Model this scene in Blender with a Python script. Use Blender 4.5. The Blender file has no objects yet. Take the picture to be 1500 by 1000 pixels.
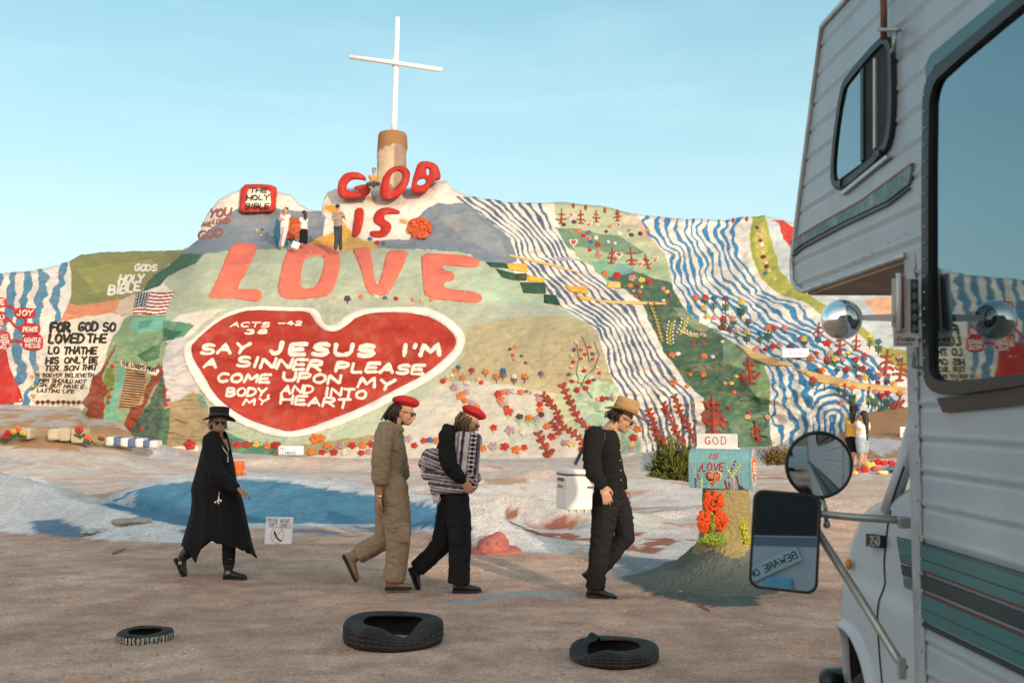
import bpy, bmesh, math, random
import numpy as np
from mathutils import Vector, Matrix, geometry

random.seed(7)
RNG = np.random.default_rng(7)
SC = bpy.context.scene
COL = SC.collection

# ------------------------------------------------------------------ camera
F = 1458.33
PITCH = math.atan(95 / F)
CAMZ = 1.7
cp, sp = math.cos(PITCH), math.sin(PITCH)
cam_d = bpy.data.cameras.new('camera')
cam = bpy.data.objects.new('camera', cam_d)
COL.objects.link(cam)
cam.location = (0, 0, CAMZ)
cam.rotation_euler = (math.pi / 2 + PITCH, 0, 0)
cam_d.lens = 35.0
cam_d.sensor_width = 36.0
cam_d.clip_start = 0.05
cam_d.clip_end = 9000
cam_d.dof.use_dof = True
cam_d.dof.focus_distance = 10.0
cam_d.dof.aperture_fstop = 5.0
SC.camera = cam

# ------------------------------------------------------------------ light
SUN_EL = math.radians(13)
SUN_AZ = math.radians(31)        # from straight behind the camera, towards the right
sun_dir = Vector((math.sin(SUN_AZ) * math.cos(SUN_EL), -math.cos(SUN_AZ) * math.cos(SUN_EL), math.sin(SUN_EL)))
sd = bpy.data.lights.new('sun', 'SUN')
sd.energy = 2.0
sd.angle = math.radians(0.6)
sd.color = (1.0, 0.80, 0.58)
sun = bpy.data.objects.new('sun', sd)
COL.objects.link(sun)
sun.rotation_euler = sun_dir.to_track_quat('Z', 'Y').to_euler()
sun.location = (20, -30, 30)

world = bpy.data.worlds.new('World')
SC.world = world
world.use_nodes = True
wn, wl = world.node_tree.nodes, world.node_tree.links
for n in list(wn): wn.remove(n)
wo = wn.new('ShaderNodeOutputWorld'); bg = wn.new('ShaderNodeBackground')
SKYK = 1.08
sky = wn.new('ShaderNodeTexSky'); sky.sky_type = 'NISHITA'; sky.sun_disc = False
sky.sun_elevation = SUN_EL
sky.sun_rotation = math.pi - SUN_AZ      # rotation measured clockwise from +Y
sky.air_density = 1.0; sky.dust_density = 0.6; sky.ozone_density = 2.2
# grade towards the film-like cyan of the photograph, plus thin high cloud
tint = wn.new('ShaderNodeMix'); tint.data_type = 'RGBA'; tint.blend_type = 'MULTIPLY'
tint.inputs[0].default_value = 1.0
tint.inputs[7].default_value = (1.0, 1.02, 0.82, 1)
tc = wn.new('ShaderNodeTexCoord'); mp = wn.new('ShaderNodeMapping'); mp.inputs['Scale'].default_value = (1.6, 1.6, 9.0)
mp.inputs['Rotation'].default_value = (0, 0.12, 0.3)
nz = wn.new('ShaderNodeTexNoise'); nz.inputs['Scale'].default_value = 2.2; nz.inputs['Detail'].default_value = 7; nz.inputs['Roughness'].default_value = 0.58
cr = wn.new('ShaderNodeMapRange'); cr.inputs[1].default_value = 0.47; cr.inputs[2].default_value = 0.80; cr.inputs[3].default_value = 0.0; cr.inputs[4].default_value = 0.15
cl = wn.new('ShaderNodeMix'); cl.data_type = 'RGBA'; cl.inputs[7].default_value = (8.2, 8.6, 8.4, 1)
wl.new(tc.outputs['Generated'], mp.inputs[0]); wl.new(mp.outputs[0], nz.inputs['Vector']); wl.new(nz.outputs[0], cr.inputs[0])
wl.new(sky.outputs[0], tint.inputs[6]); wl.new(tint.outputs[2], cl.inputs[6]); wl.new(cr.outputs[0], cl.inputs[0])
sx = wn.new('ShaderNodeSeparateXYZ'); wl.new(tc.outputs['Generated'], sx.inputs[0])
hr = wn.new('ShaderNodeMapRange'); hr.inputs[1].default_value = 0.0; hr.inputs[2].default_value = 0.55; hr.inputs[3].default_value = 0.85; hr.inputs[4].default_value = 0.55
hz = wn.new('ShaderNodeMix'); hz.data_type = 'RGBA'
gr = wn.new('ShaderNodeValToRGB'); e = gr.color_ramp.elements
e[0].position = 0.0; e[0].color = (SKYK * 0.76, SKYK * 0.90, SKYK * 0.93, 1); e[1].position = 0.40; e[1].color = (SKYK * 0.30, SKYK * 0.60, SKYK * 0.72, 1)
e2 = gr.color_ramp.elements.new(0.18); e2.color = (SKYK * 0.58, SKYK * 0.82, SKYK * 0.89, 1)
gm = wn.new('ShaderNodeMix'); gm.data_type = 'RGBA'; gm.blend_type = 'MULTIPLY'; gm.inputs[0].default_value = 1; gm.inputs[7].default_value = (3.4, 3.4, 3.4, 1)
wl.new(sx.outputs[2], hr.inputs[0]); wl.new(sx.outputs[2], gr.inputs[0]); wl.new(gr.outputs[0], gm.inputs[6]); wl.new(gm.outputs[2], hz.inputs[7]); ym = wn.new('ShaderNodeMapRange'); ym.inputs[1].default_value = -0.75; ym.inputs[2].default_value = 0.15; ym.inputs[3].default_value = 0.15; ym.inputs[4].default_value = 1.0
ml = wn.new('ShaderNodeMath'); ml.operation = 'MULTIPLY'; wl.new(sx.outputs[1], ym.inputs[0]); wl.new(hr.outputs[0], ml.inputs[0]); wl.new(ym.outputs[0], ml.inputs[1]); wl.new(ml.outputs[0], hz.inputs[0]); wl.new(cl.outputs[2], hz.inputs[6])
# low sun side: broad warm glow opposite to the view
wy_ = wn.new('ShaderNodeMapRange'); wy_.inputs[1].default_value = 0.25; wy_.inputs[2].default_value = -0.9; wy_.inputs[3].default_value = 0; wy_.inputs[4].default_value = 0.85
wz_ = wn.new('ShaderNodeMapRange'); wz_.inputs[1].default_value = 1.0; wz_.inputs[2].default_value = 0.1; wz_.inputs[3].default_value = 0; wz_.inputs[4].default_value = 1
wm_ = wn.new('ShaderNodeMath'); wm_.operation = 'MULTIPLY'; wl.new(sx.outputs[1], wy_.inputs[0]); wl.new(sx.outputs[2], wz_.inputs[0]); wl.new(wy_.outputs[0], wm_.inputs[0]); wl.new(wz_.outputs[0], wm_.inputs[1])
gl = wn.new('ShaderNodeMix'); gl.data_type = 'RGBA'; gl.inputs[7].default_value = (12.5, 9.8, 7.8, 1); wl.new(wm_.outputs[0], gl.inputs[0]); wl.new(hz.outputs[2], gl.inputs[6])
wl.new(gl.outputs[2], bg.inputs[0]); wl.new(bg.outputs[0], wo.inputs[0])
bg.inputs[1].default_value = 0.15

SC.view_settings.view_transform = 'Standard'
SC.view_settings.look = 'None'
SC.view_settings.gamma = 1.0
SC.view_settings.use_curve_mapping = False
SC.view_settings.exposure = 0.95

# ------------------------------------------------------------------ helpers
def at(px, py, Y):
    """point of the place seen at photo pixel px,py (1500x1000) at distance Y in front of the camera"""
    x = (px - 750.0) / F; y = (500.0 - py) / F
    dy = cp - y * sp; dz = sp + y * cp
    s = Y / dy
    return (x * s, Y, CAMZ + dz * s) if np.isscalar(s) or isinstance(s, float) else np.stack([x * s, Y + 0 * s, CAMZ + dz * s], -1)
def atn(px, py, Y):
    px = np.asarray(px, float); py = np.asarray(py, float); Y = np.asarray(Y, float)
    x = (px - 750.0) / F; y = (500.0 - py) / F
    s = Y / (cp - y * sp)
    return np.stack([x * s, Y + 0 * s, CAMZ + (sp + y * cp) * s], -1)
def proj(P):
    P = np.asarray(P, float)
    X = P[..., 0]; Y = P[..., 1]; Z = P[..., 2] - CAMZ
    d = Y * cp + Z * sp; u = -Y * sp + Z * cp
    d = np.maximum(d, 0.05)
    return 750 + F * X / d, 500 - F * u / d
def ground_Y(py, z=0.0):
    y = (500.0 - py) / F
    return (z - CAMZ) * (cp - y * sp) / (sp + y * cp)

def srgb(r, g, b, k=1.0):
    f = lambda c: ((c / 255 + 0.055) / 1.055) ** 2.4 if c / 255 > 0.04045 else c / 255 / 12.92
    return (f(r) * k, f(g) * k, f(b) * k)
def lin(c): return np.array(srgb(*c))

def hash2(ix, iy, seed):
    h = (ix * 374761393 + iy * 668265263 + seed * 974634777) & 0xffffffff
    h = ((h ^ (h >> 13)) * 1274126177) & 0xffffffff
    return ((h ^ (h >> 16)) & 0xffff) / 65535.0
def vnoise(x, y, seed=0):
    x = np.asarray(x, float); y = np.asarray(y, float)
    ix = np.floor(x).astype(np.int64); iy = np.floor(y).astype(np.int64)
    fx = x - ix; fy = y - iy
    fx = fx * fx * (3 - 2 * fx); fy = fy * fy * (3 - 2 * fy)
    a = hash2(ix, iy, seed); b = hash2(ix + 1, iy, seed); c = hash2(ix, iy + 1, seed); d = hash2(ix + 1, iy + 1, seed)
    return (a * (1 - fx) + b * fx) * (1 - fy) + (c * (1 - fx) + d * fx) * fy - 0.5
def fbm(x, y, o=4, seed=0):
    s = 0; a = 1.0
    for k in range(o):
        s = s + a * vnoise(x * 2 ** k + 17.3 * k, y * 2 ** k + 5.1 * k, seed + k); a *= 0.5
    return s
def inpoly(px, py, poly):
    px = np.asarray(px); py = np.asarray(py)
    P = np.asarray(poly, float)
    res = np.zeros(px.shape, bool)
    m = (px >= P[:, 0].min()) & (px <= P[:, 0].max()) & (py >= P[:, 1].min()) & (py <= P[:, 1].max())
    if not m.any(): return res
    x = px[m]; y = py[m]; r = np.zeros(x.shape, bool)
    n = len(P)
    for i in range(n):
        x0, y0 = P[i]; x1, y1 = P[(i + 1) % n]
        if y0 == y1: continue
        c = ((y0 > y) != (y1 > y)) & (x < (x1 - x0) * (y - y0) / (y1 - y0) + x0)
        r ^= c
    res[m] = r
    return res
def sstep(a, b, x):
    t = np.clip((x - a) / (b - a), 0, 1); return t * t * (3 - 2 * t)
def interp(x, pts):
    pts = np.asarray(pts, float); return np.interp(x, pts[:, 0], pts[:, 1])

# ------------------------------------------------------------------ objects and tags
def tag(o, label=None, cat=None, group=None, kind=None):
    if label: o['label'] = label
    if cat: o['category'] = cat
    if group: o['group'] = group
    if kind: o['kind'] = kind
    return o
WLOC = {}
def empty(name, loc, label=None, cat=None, group=None):
    o = bpy.data.objects.new(name, None); COL.objects.link(o)
    o.location = loc; o.empty_display_size = 0.2
    WLOC[o.name] = Vector(loc)
    return tag(o, label, cat, group)
def build(name, V, Fc, mat=None, parent=None, smooth=False, cols=None, midx=None):
    """mesh object from world-space vertices; origin at its own centre"""
    V = np.asarray(V, float).reshape(-1, 3)
    c = (V.min(0) + V.max(0)) / 2; c[2] = V[:, 2].min()
    me = bpy.data.meshes.new(name)
    if isinstance(Fc, np.ndarray):
        n, k = Fc.shape
        me.vertices.add(len(V)); me.vertices.foreach_set('co', (V - c).ravel())
        me.loops.add(n * k); me.loops.foreach_set('vertex_index', Fc.ravel().astype(np.int32))
        me.polygons.add(n); me.polygons.foreach_set('loop_start', np.arange(0, n * k, k, dtype=np.int32))
        me.update(calc_edges=True)
    else:
        me.from_pydata([tuple(v) for v in (V - c)], [], [tuple(f) for f in Fc])
    mats = mat if isinstance(mat, (list, tuple)) else [mat]
    for m in mats:
        if m: me.materials.append(m)
    if midx is not None: me.polygons.foreach_set('material_index', np.asarray(midx, np.int32))
    if cols is not None:
        ca = me.color_attributes.new('Col', 'FLOAT_COLOR', 'POINT')
        C4 = np.ones((len(V), 4), np.float32); C4[:, :3] = np.asarray(cols); ca.data.foreach_set('color', C4.ravel())
    if smooth: me.polygons.foreach_set('use_smooth', np.ones(len(me.polygons), bool))
    me.validate(); me.update()
    o = bpy.data.objects.new(name, me); COL.objects.link(o)
    pl = Vector((0, 0, 0))
    if parent is not None:
        o.parent = parent; pl = WLOC[parent.name]
    WLOC[o.name] = Vector(c)
    o.location = Vector(c) - pl
    return o

class MB:
    def __init__(s): s.V = []; s.F = []; s.M = []
    def add(s, V, Fc, m=0):
        b = len(s.V); s.V += [tuple(v) for v in V]
        for f in Fc: s.F.append(tuple(i + b for i in f)); s.M.append(m)
        return s
    def box(s, c, h, m=0, R=None, bev=0.0):
        bm = bmesh.new(); bmesh.ops.create_cube(bm, size=2)
        for v in bm.verts: v.co = Vector((v.co.x * h[0], v.co.y * h[1], v.co.z * h[2]))
        if bev > 0: bmesh.ops.bevel(bm, geom=list(bm.edges), offset=bev, segments=2, affect='EDGES', profile=0.6)
        if R is not None: bmesh.ops.transform(bm, matrix=R.to_4x4(), verts=bm.verts)
        bm.verts.index_update()
        s.add([v.co + Vector(c) for v in bm.verts], [[v.index for v in f.verts] for f in bm.faces], m); bm.free(); return s
    def tube(s, pts, r, n=10, m=0, caps=True):
        pts = [Vector(p) for p in pts]; k = len(pts)
        rr = r if isinstance(r, (list, tuple)) else [r] * k
        V = []; prev = None
        for i, p in enumerate(pts):
            t = (pts[min(i + 1, k - 1)] - pts[max(i - 1, 0)]).normalized()
            if prev is None:
                a = t.orthogonal().normalized()
            else:
                a = (prev - t * prev.dot(t)); a = a.normalized() if a.length > 1e-6 else t.orthogonal().normalized()
            prev = a; b = t.cross(a)
            for j in range(n):
                an = 2 * math.pi * j / n; V.append(p + (a * math.cos(an) + b * math.sin(an)) * rr[i])
        Fc = [(i * n + j, i * n + (j + 1) % n, (i + 1) * n + (j + 1) % n, (i + 1) * n + j) for i in range(k - 1) for j in range(n)]
        if caps: Fc += [tuple(range(n))[::-1], tuple((k - 1) * n + j for j in range(n))]
        return s.add(V, Fc, m)
    def rings(s, rings, m=0, caps=True, closed=True):
        n = len(rings[0]); V = [v for r in rings for v in r]; k = len(rings)
        Fc = [(i * n + j, i * n + (j + 1) % n, (i + 1) * n + (j + 1) % n, (i + 1) * n + j) for i in range(k - 1) for j in range(n if closed else n - 1)]
        if caps: Fc += [tuple(range(n))[::-1], tuple((k - 1) * n + j for j in range(n))]
        return s.add(V, Fc, m)
    def ball(s, c, r, m=0, seg=12, ring=8, R=None):
        r = (r, r, r) if np.isscalar(r) else r; V = []
        for i in range(ring + 1):
            th = math.pi * i / ring
            for j in range(seg):
                a = 2 * math.pi * j / seg
                v = Vector((r[0] * math.sin(th) * math.cos(a), r[1] * math.sin(th) * math.sin(a), r[2] * math.cos(th)))
                if R is not None: v = R @ v
                V.append(v + Vector(c))
        Fc = [(i * seg + j, (i + 1) * seg + j, (i + 1) * seg + (j + 1) % seg, i * seg + (j + 1) % seg) for i in range(ring) for j in range(seg)]
        return s.add(V, Fc, m)
    def build(s, name, mat, parent=None, smooth=False):
        return build(name, s.V, s.F, mat, parent, smooth, midx=s.M)

# ------------------------------------------------------------------ materials
MATS = {}
def _base(name):
    m = bpy.data.materials.new(name); m.use_nodes = True
    nt = m.node_tree; b = nt.nodes['Principled BSDF']; return m, nt, b
def attr_mat(name, rough=0.75, bump=0.25, bscale=6.0, var=0.16, spec=0.3, dirt=0.0, dirtcol=(0.30, 0.22, 0.15)):
    m, nt, b = _base(name); N = nt.nodes; L = nt.links
    a = N.new('ShaderNodeAttribute'); a.attribute_name = 'Col'
    g = N.new('ShaderNodeNewGeometry')
    n1 = N.new('ShaderNodeTexNoise'); n1.inputs['Scale'].default_value = 1.3; n1.inputs['Detail'].default_value = 8; n1.inputs['Roughness'].default_value = 0.65
    n2 = N.new('ShaderNodeTexNoise'); n2.inputs['Scale'].default_value = bscale; n2.inputs['Detail'].default_value = 6
    L.new(g.outputs['Position'], n1.inputs['Vector']); L.new(g.outputs['Position'], n2.inputs['Vector'])
    mr = N.new('ShaderNodeMapRange'); mr.inputs[1].default_value = 0.3; mr.inputs[2].default_value = 0.7; mr.inputs[3].default_value = 1 - var; mr.inputs[4].default_value = 1 + var * 0.5
    L.new(n1.outputs[0], mr.inputs[0])
    mx = N.new('ShaderNodeMix'); mx.data_type = 'RGBA'; mx.blend_type = 'MULTIPLY'; mx.inputs[0].default_value = 1
    L.new(a.outputs[0], mx.inputs[6]); L.new(mr.outputs[0], mx.inputs[7])
    out = mx.outputs[2]
    if dirt:
        n3 = N.new('ShaderNodeTexNoise'); n3.inputs['Scale'].default_value = 3.2; n3.inputs['Detail'].default_value = 9; n3.inputs['Roughness'].default_value = 0.75
        L.new(g.outputs['Position'], n3.inputs['Vector'])
        m3 = N.new('ShaderNodeMapRange'); m3.inputs[1].default_value = 0.52; m3.inputs[2].default_value = 0.72; m3.inputs[4].default_value = dirt
        L.new(n3.outputs[0], m3.inputs[0])
        m4 = N.new('ShaderNodeMix'); m4.data_type = 'RGBA'; m4.inputs[7].default_value = (*dirtcol, 1)
        L.new(m3.outputs[0], m4.inputs[0]); L.new(out, m4.inputs[6]); out = m4.outputs[2]
    L.new(out, b.inputs['Base Color'])
    bp = N.new('ShaderNodeBump'); bp.inputs['Strength'].default_value = bump; bp.inputs['Distance'].default_value = 0.05
    L.new(n2.outputs[0], bp.inputs['Height']); L.new(bp.outputs[0], b.inputs['Normal'])
    b.inputs['Roughness'].default_value = rough; b.inputs['Specular IOR Level'].default_value = spec
    return m
def streaks(m, strength=0.35, col=(0.36, 0.28, 0.21), sc=2.2):
    nt = m.node_tree; N = nt.nodes; L = nt.links; b = N['Principled BSDF']; src = b.inputs['Base Color'].links[0].from_socket
    g = N.new('ShaderNodeNewGeometry'); mp_ = N.new('ShaderNodeMapping'); mp_.inputs['Scale'].default_value = (1.0, 1.0, 0.16); L.new(g.outputs['Position'], mp_.inputs[0])
    n = N.new('ShaderNodeTexNoise'); n.inputs['Scale'].default_value = sc; n.inputs['Detail'].default_value = 10; n.inputs['Roughness'].default_value = 0.72; L.new(mp_.outputs[0], n.inputs[0])
    r = N.new('ShaderNodeMapRange'); r.inputs[1].default_value = 0.50; r.inputs[2].default_value = 0.74; r.inputs[4].default_value = strength; L.new(n.outputs[0], r.inputs[0])
    x = N.new('ShaderNodeMix'); x.data_type = 'RGBA'; x.inputs[7].default_value = (*col, 1); L.new(r.outputs[0], x.inputs[0]); L.new(src, x.inputs[6])
    # crazed flaking: small light chips
    v = N.new('ShaderNodeTexNoise'); v.inputs['Scale'].default_value = 16; v.inputs['Detail'].default_value = 8; v.inputs['Roughness'].default_value = 0.8; L.new(g.outputs['Position'], v.inputs[0])
    r2 = N.new('ShaderNodeMapRange'); r2.inputs[1].default_value = 0.60; r2.inputs[2].default_value = 0.66; r2.inputs[4].default_value = 0.35; L.new(v.outputs[0], r2.inputs[0])
    y = N.new('ShaderNodeMix'); y.data_type = 'RGBA'; y.inputs[7].default_value = (0.55, 0.49, 0.42, 1); L.new(r2.outputs[0], y.inputs[0]); L.new(x.outputs[2], y.inputs[6]); L.new(y.outputs[2], b.inputs['Base Color'])
def second_bump(m, scale, strength, dist):
    nt = m.node_tree; N = nt.nodes; L = nt.links; b = N['Principled BSDF']; old = b.inputs['Normal'].links[0].from_socket
    g = N.new('ShaderNodeNewGeometry'); n = N.new('ShaderNodeTexNoise'); n.inputs['Scale'].default_value = scale; n.inputs['Detail'].default_value = 9; n.inputs['Roughness'].default_value = 0.7; L.new(g.outputs['Position'], n.inputs[0])
    bp = N.new('ShaderNodeBump'); bp.inputs['Strength'].default_value = strength; bp.inputs['Distance'].default_value = dist; L.new(n.outputs[0], bp.inputs['Height']); L.new(old, bp.inputs['Normal']); L.new(bp.outputs[0], b.inputs['Normal'])
def mat(name, col, rough=0.6, metal=0.0, var=0.12, nscale=8.0, bump=0.0, bdist=0.01, spec=0.4, alpha=None, stretch=None, dirt=0.0, dirtcol=(0.2, 0.16, 0.12), emit=None):
    if name in MATS: return MATS[name]
    m, nt, b = _base(name); N = nt.nodes; L = nt.links
    t = N.new('ShaderNodeTexCoord'); mpn = N.new('ShaderNodeMapping'); L.new(t.outputs['Object'], mpn.inputs[0])
    if stretch: mpn.inputs['Scale'].default_value = stretch
    n1 = N.new('ShaderNodeTexNoise'); n1.inputs['Scale'].default_value = nscale; n1.inputs['Detail'].default_value = 6; n1.inputs['Roughness'].default_value = 0.62
    L.new(mpn.outputs[0], n1.inputs['Vector'])
    mr = N.new('ShaderNodeMapRange'); mr.inputs[1].default_value = 0.3; mr.inputs[2].default_value = 0.7; mr.inputs[3].default_value = 1 - var; mr.inputs[4].default_value = 1 + var
    L.new(n1.outputs[0], mr.inputs[0])
    mx = N.new('ShaderNodeMix'); mx.data_type = 'RGBA'; mx.blend_type = 'MULTIPLY'; mx.inputs[0].default_value = 1
    mx.inputs[6].default_value = (*col, 1); L.new(mr.outputs[0], mx.inputs[7])
    out = mx.outputs[2]
    if dirt:
        n3 = N.new('ShaderNodeTexNoise'); n3.inputs['Scale'].default_value = nscale * 0.7; n3.inputs['Detail'].default_value = 10; n3.inputs['Roughness'].default_value = 0.75
        L.new(mpn.outputs[0], n3.inputs['Vector'])
        m3 = N.new('ShaderNodeMapRange'); m3.inputs[1].default_value = 0.5; m3.inputs[2].default_value = 0.68; m3.inputs[4].default_value = dirt
        L.new(n3.outputs[0], m3.inputs[0])
        m4 = N.new('ShaderNodeMix'); m4.data_type = 'RGBA'; m4.inputs[7].default_value = (*dirtcol, 1)
        L.new(m3.outputs[0], m4.inputs[0]); L.new(out, m4.inputs[6]); out = m4.outputs[2]
    L.new(out, b.inputs['Base Color'])
    if bump:
        bp = N.new('ShaderNodeBump'); bp.inputs['Strength'].default_value = bump; bp.inputs['Distance'].default_value = bdist
        L.new(n1.outputs[0], bp.inputs['Height']); L.new(bp.outputs[0], b.inputs['Normal'])
    b.inputs['Roughness'].default_value = rough; b.inputs['Metallic'].default_value = metal; b.inputs['Specular IOR Level'].default_value = spec
    MATS[name] = m
    return m
PAINT = attr_mat('painted_adobe', rough=0.75, bump=0.7, bscale=4.5, var=0.13, spec=0.25, dirt=0.10)
PAINT2 = attr_mat('painted_detail', rough=0.7, bump=0.3, bscale=9.0, var=0.15, spec=0.25)

streaks(PAINT); second_bump(PAINT, 14.0, 0.6, 0.03); streaks(PAINT2, 0.22); second_bump(PAINT2, 20.0, 0.5, 0.02)
# ================================================================== MOUNTAIN
CREST = [(-460, 455), (-300, 425), (-150, 410), (0, 400), (50, 396), (100, 384), (118, 373), (150, 370), (230, 367), (268, 366), (276, 361), (290, 350), (297, 326), (304, 312), (322, 292), (352, 276),
         (405, 281), (425, 283), (438, 298), (452, 306), (471, 309), (475, 290), (480, 281), (490, 277), (520, 275), (560, 276), (600, 276), (622, 270), (640, 264), (655, 265), (662, 276),
         (680, 284), (700, 290), (740, 295), (770, 297), (800, 296), (830, 296), (850, 299), (880, 301), (925, 312), (960, 317), (1000, 320), (1060, 322), (1085, 318), (1120, 316), (1160, 326), (1200, 345),
         (1260, 380), (1330, 420), (1420, 460), (1560, 500)]
BASE = [(-460, 600), (0, 593), (116, 598), (126, 612), (180, 618), (200, 640), (240, 652), (300, 662), (440, 668), (560, 672), (700, 672), (900, 668), (960, 660), (1040, 655), (1130, 652), (1200, 645),
        (1240, 625), (1262, 602), (1330, 592), (1560, 586)]
YF = 33.0
CTRL = [(-460, 600, 36), (-460, 455, 42), (-200, 598, 36), (-200, 420, 43), (0, 592, 34.5), (0, 500, 36.6), (0, 400, 39.5), (110, 598, 33.6), (120, 480, 35.8), (100, 390, 41), (180, 372, 46), (180, 440, 39), (240, 370, 46),
        (150, 610, 33.0), (200, 560, 34.0), (215, 450, 37.2), (240, 650, 32.6), (245, 560, 33.6), (262, 480, 35.4), (275, 385, 39.5),
        (330, 660, 32.6), (330, 560, 34.3), (330, 470, 36.2), (330, 400, 38.2), (330, 372, 39.6), (330, 345, 41.3), (330, 300, 42.8), (380, 280, 43.4), (380, 350, 41.6), (400, 362, 40.3), (400, 374, 39.1),
        (450, 665, 32.7), (450, 560, 34.6), (450, 460, 36.7), (450, 390, 38.5), (460, 372, 39.2), (460, 358, 41.4), (460, 312, 43), (500, 372, 39.3), (500, 360, 41.0), (500, 300, 42.6), (500, 277, 43.6),
        (600, 670, 32.8), (600, 560, 34.8), (600, 460, 36.8), (600, 385, 38.6), (600, 368, 39.6), (600, 352, 41.2), (600, 300, 42.4), (600, 276, 43.4), (650, 266, 43.0), (650, 350, 40.8),
        (700, 672, 33), (700, 560, 35), (700, 440, 37.5), (700, 385, 39.3), (690, 330, 41.5), (690, 290, 43.5), (800, 670, 33), (800, 560, 35), (800, 470, 37.0), (800, 445, 38.6), (800, 400, 40.5), (780, 340, 43), (780, 297, 45.5),
        (880, 660, 33), (880, 560, 35), (880, 480, 37.2), (900, 440, 39.6), (880, 380, 42.5), (870, 300, 47), (960, 655, 33), (960, 560, 35.4), (960, 480, 38.2), (960, 400, 42.5), (960, 318, 47.5),
        (1050, 650, 32.8), (1050, 560, 35.2), (1050, 480, 38.6), (1050, 400, 42.5), (1060, 322, 47.5), (1130, 650, 32.6), (1140, 540, 34.6), (1140, 470, 38), (1130, 390, 43), (1120, 318, 47), (1200, 640, 31.8), (1220, 560, 33.2), (1220, 500, 35.6), (1200, 420, 41), (1200, 350, 46),
        (1262, 602, 31.5), (1290, 560, 33), (1300, 500, 37), (1330, 592, 31.5), (1330, 420, 44), (1560, 586, 33), (1560, 500, 42)]
_c = np.array(CTRL, float)
def _tps(r2): return np.where(r2 > 0, r2 * np.log(np.maximum(r2, 1e-9)), 0)
_P = _c[:, :2] / 100.0
_K = _tps(((_P[:, None] - _P[None]) ** 2).sum(-1)) + np.eye(len(_P)) * 0.02
_A = np.zeros((len(_P) + 3, len(_P) + 3)); _A[:len(_P), :len(_P)] = _K; _A[:len(_P), len(_P)] = 1; _A[:len(_P), len(_P) + 1:] = _P
_A[len(_P):, :len(_P)] = _A[:len(_P), len(_P):].T
_w = np.linalg.solve(_A, np.concatenate([_c[:, 2], [0, 0, 0]]))
GX = np.arange(-480, 1582, 6.0); GY = np.arange(180, 742, 4.0)
gxx, gyy = np.meshgrid(GX, GY)
q = np.stack([gxx.ravel(), gyy.ravel()], -1) / 100.0
_G = np.zeros(len(q))
for k in range(len(_P)): _G += _w[k] * _tps(((q - _P[k]) ** 2).sum(-1))
_G += _w[len(_P)] + q @ _w[len(_P) + 1:]
_G = _G.reshape(gxx.shape)
def _bil(px, py):
    fx = np.clip((px - GX[0]) / 6.0, 0, len(GX) - 1.001); fy = np.clip((py - GY[0]) / 4.0, 0, len(GY) - 1.001)
    ix = fx.astype(int); iy = fy.astype(int); fx = fx - ix; fy = fy - iy
    return (_G[iy, ix] * (1 - fx) + _G[iy, ix + 1] * fx) * (1 - fy) + (_G[iy + 1, ix] * (1 - fx) + _G[iy + 1, ix + 1] * fx) * fy
XL_J = [(288, 662), (310, 700), (330, 725), (350, 750), (385, 760), (420, 798), (445, 815), (465, 850), (480, 873), (516, 885), (550, 894), (571, 906), (600, 920), (622, 933), (653, 942), (700, 946)]
XR_J = [(288, 803), (296, 810), (335, 820), (362, 837), (377, 845), (382, 865), (400, 875), (412, 890), (425, 917), (445, 940), (515, 972), (530, 985), (560, 1003), (580, 1031), (628, 1034), (700, 1036)]
XL_L = [(300, 925), (313, 932), (346, 950), (371, 973), (398, 981), (422, 985), (448, 1000), (470, 1022), (490, 1055), (507, 1082), (532, 1118), (560, 1128), (620, 1127), (652, 1130), (700, 1130)]
XR_L = [(300, 1108), (319, 1102), (343, 1099), (378, 1101), (410, 1117), (431, 1143), (445, 1184), (463, 1205), (492, 1261), (525, 1296), (548, 1325), (590, 1345), (700, 1350)]
def _terr(px, py):
    """walkable little steps in the two painted falls"""
    a = sstep(-6, 6, px - interp(py, XL_J)) * sstep(-6, 6, 1150 - px)
    a = a * sstep(300, 340, py)
    ph = (py + 0.10 * px + 14 * vnoise(px / 60, py / 80, 31)) / 27.0
    fr = ph - np.floor(ph)
    return -a * 0.5 * (sstep(0.0, 0.75, fr) - fr - 0.1)
def surfY(px, py):
    px = np.asarray(px, float); py = np.asarray(py, float)
    Y = _bil(px, py)
    rough = 0.5 + 0.9 * sstep(780, 900, px) + 0.7 * sstep(270, 230, px)
    Y = Y + rough * (0.55 * fbm(px / 70, py / 48, 3, 3) + 0.16 * fbm(px / 22, py / 13, 3, 9))
    Y = Y + 0.07 * fbm(px / 9, py / 5, 2, 21) * (0.6 + rough * 0.5)
    rock = sstep(236, 250, px) * sstep(312, 296, px) * sstep(500, 520, py)
    Y = Y + rock * 0.05 * np.sin(py / 2.6 + 5 * vnoise(px / 16, py / 12, 5))
    return Y + _terr(px, py)

cols_px = np.concatenate([np.arange(-460, -70, 4.0), np.arange(-70, 1340, 1.25), np.arange(1340, 1562, 4.0)])
NT = 350
crest = interp(cols_px, CREST) + 1.6 * vnoise(cols_px / 14, cols_px * 0, 2) + 1.0 * vnoise(cols_px / 5, cols_px * 0, 6)
base = interp(cols_px, BASE)
tt = np.linspace(0, 1, NT)
PX = np.repeat(cols_px[None], NT, 0)
PY = base[None] + (crest - base)[None] * tt[:, None]
YY = surfY(PX, PY)
YY = YY + (sstep(4.5, 0, PY - crest[None]) ** 2) * 0.9          # rounded brow
V = atn(PX, PY, YY)
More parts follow.
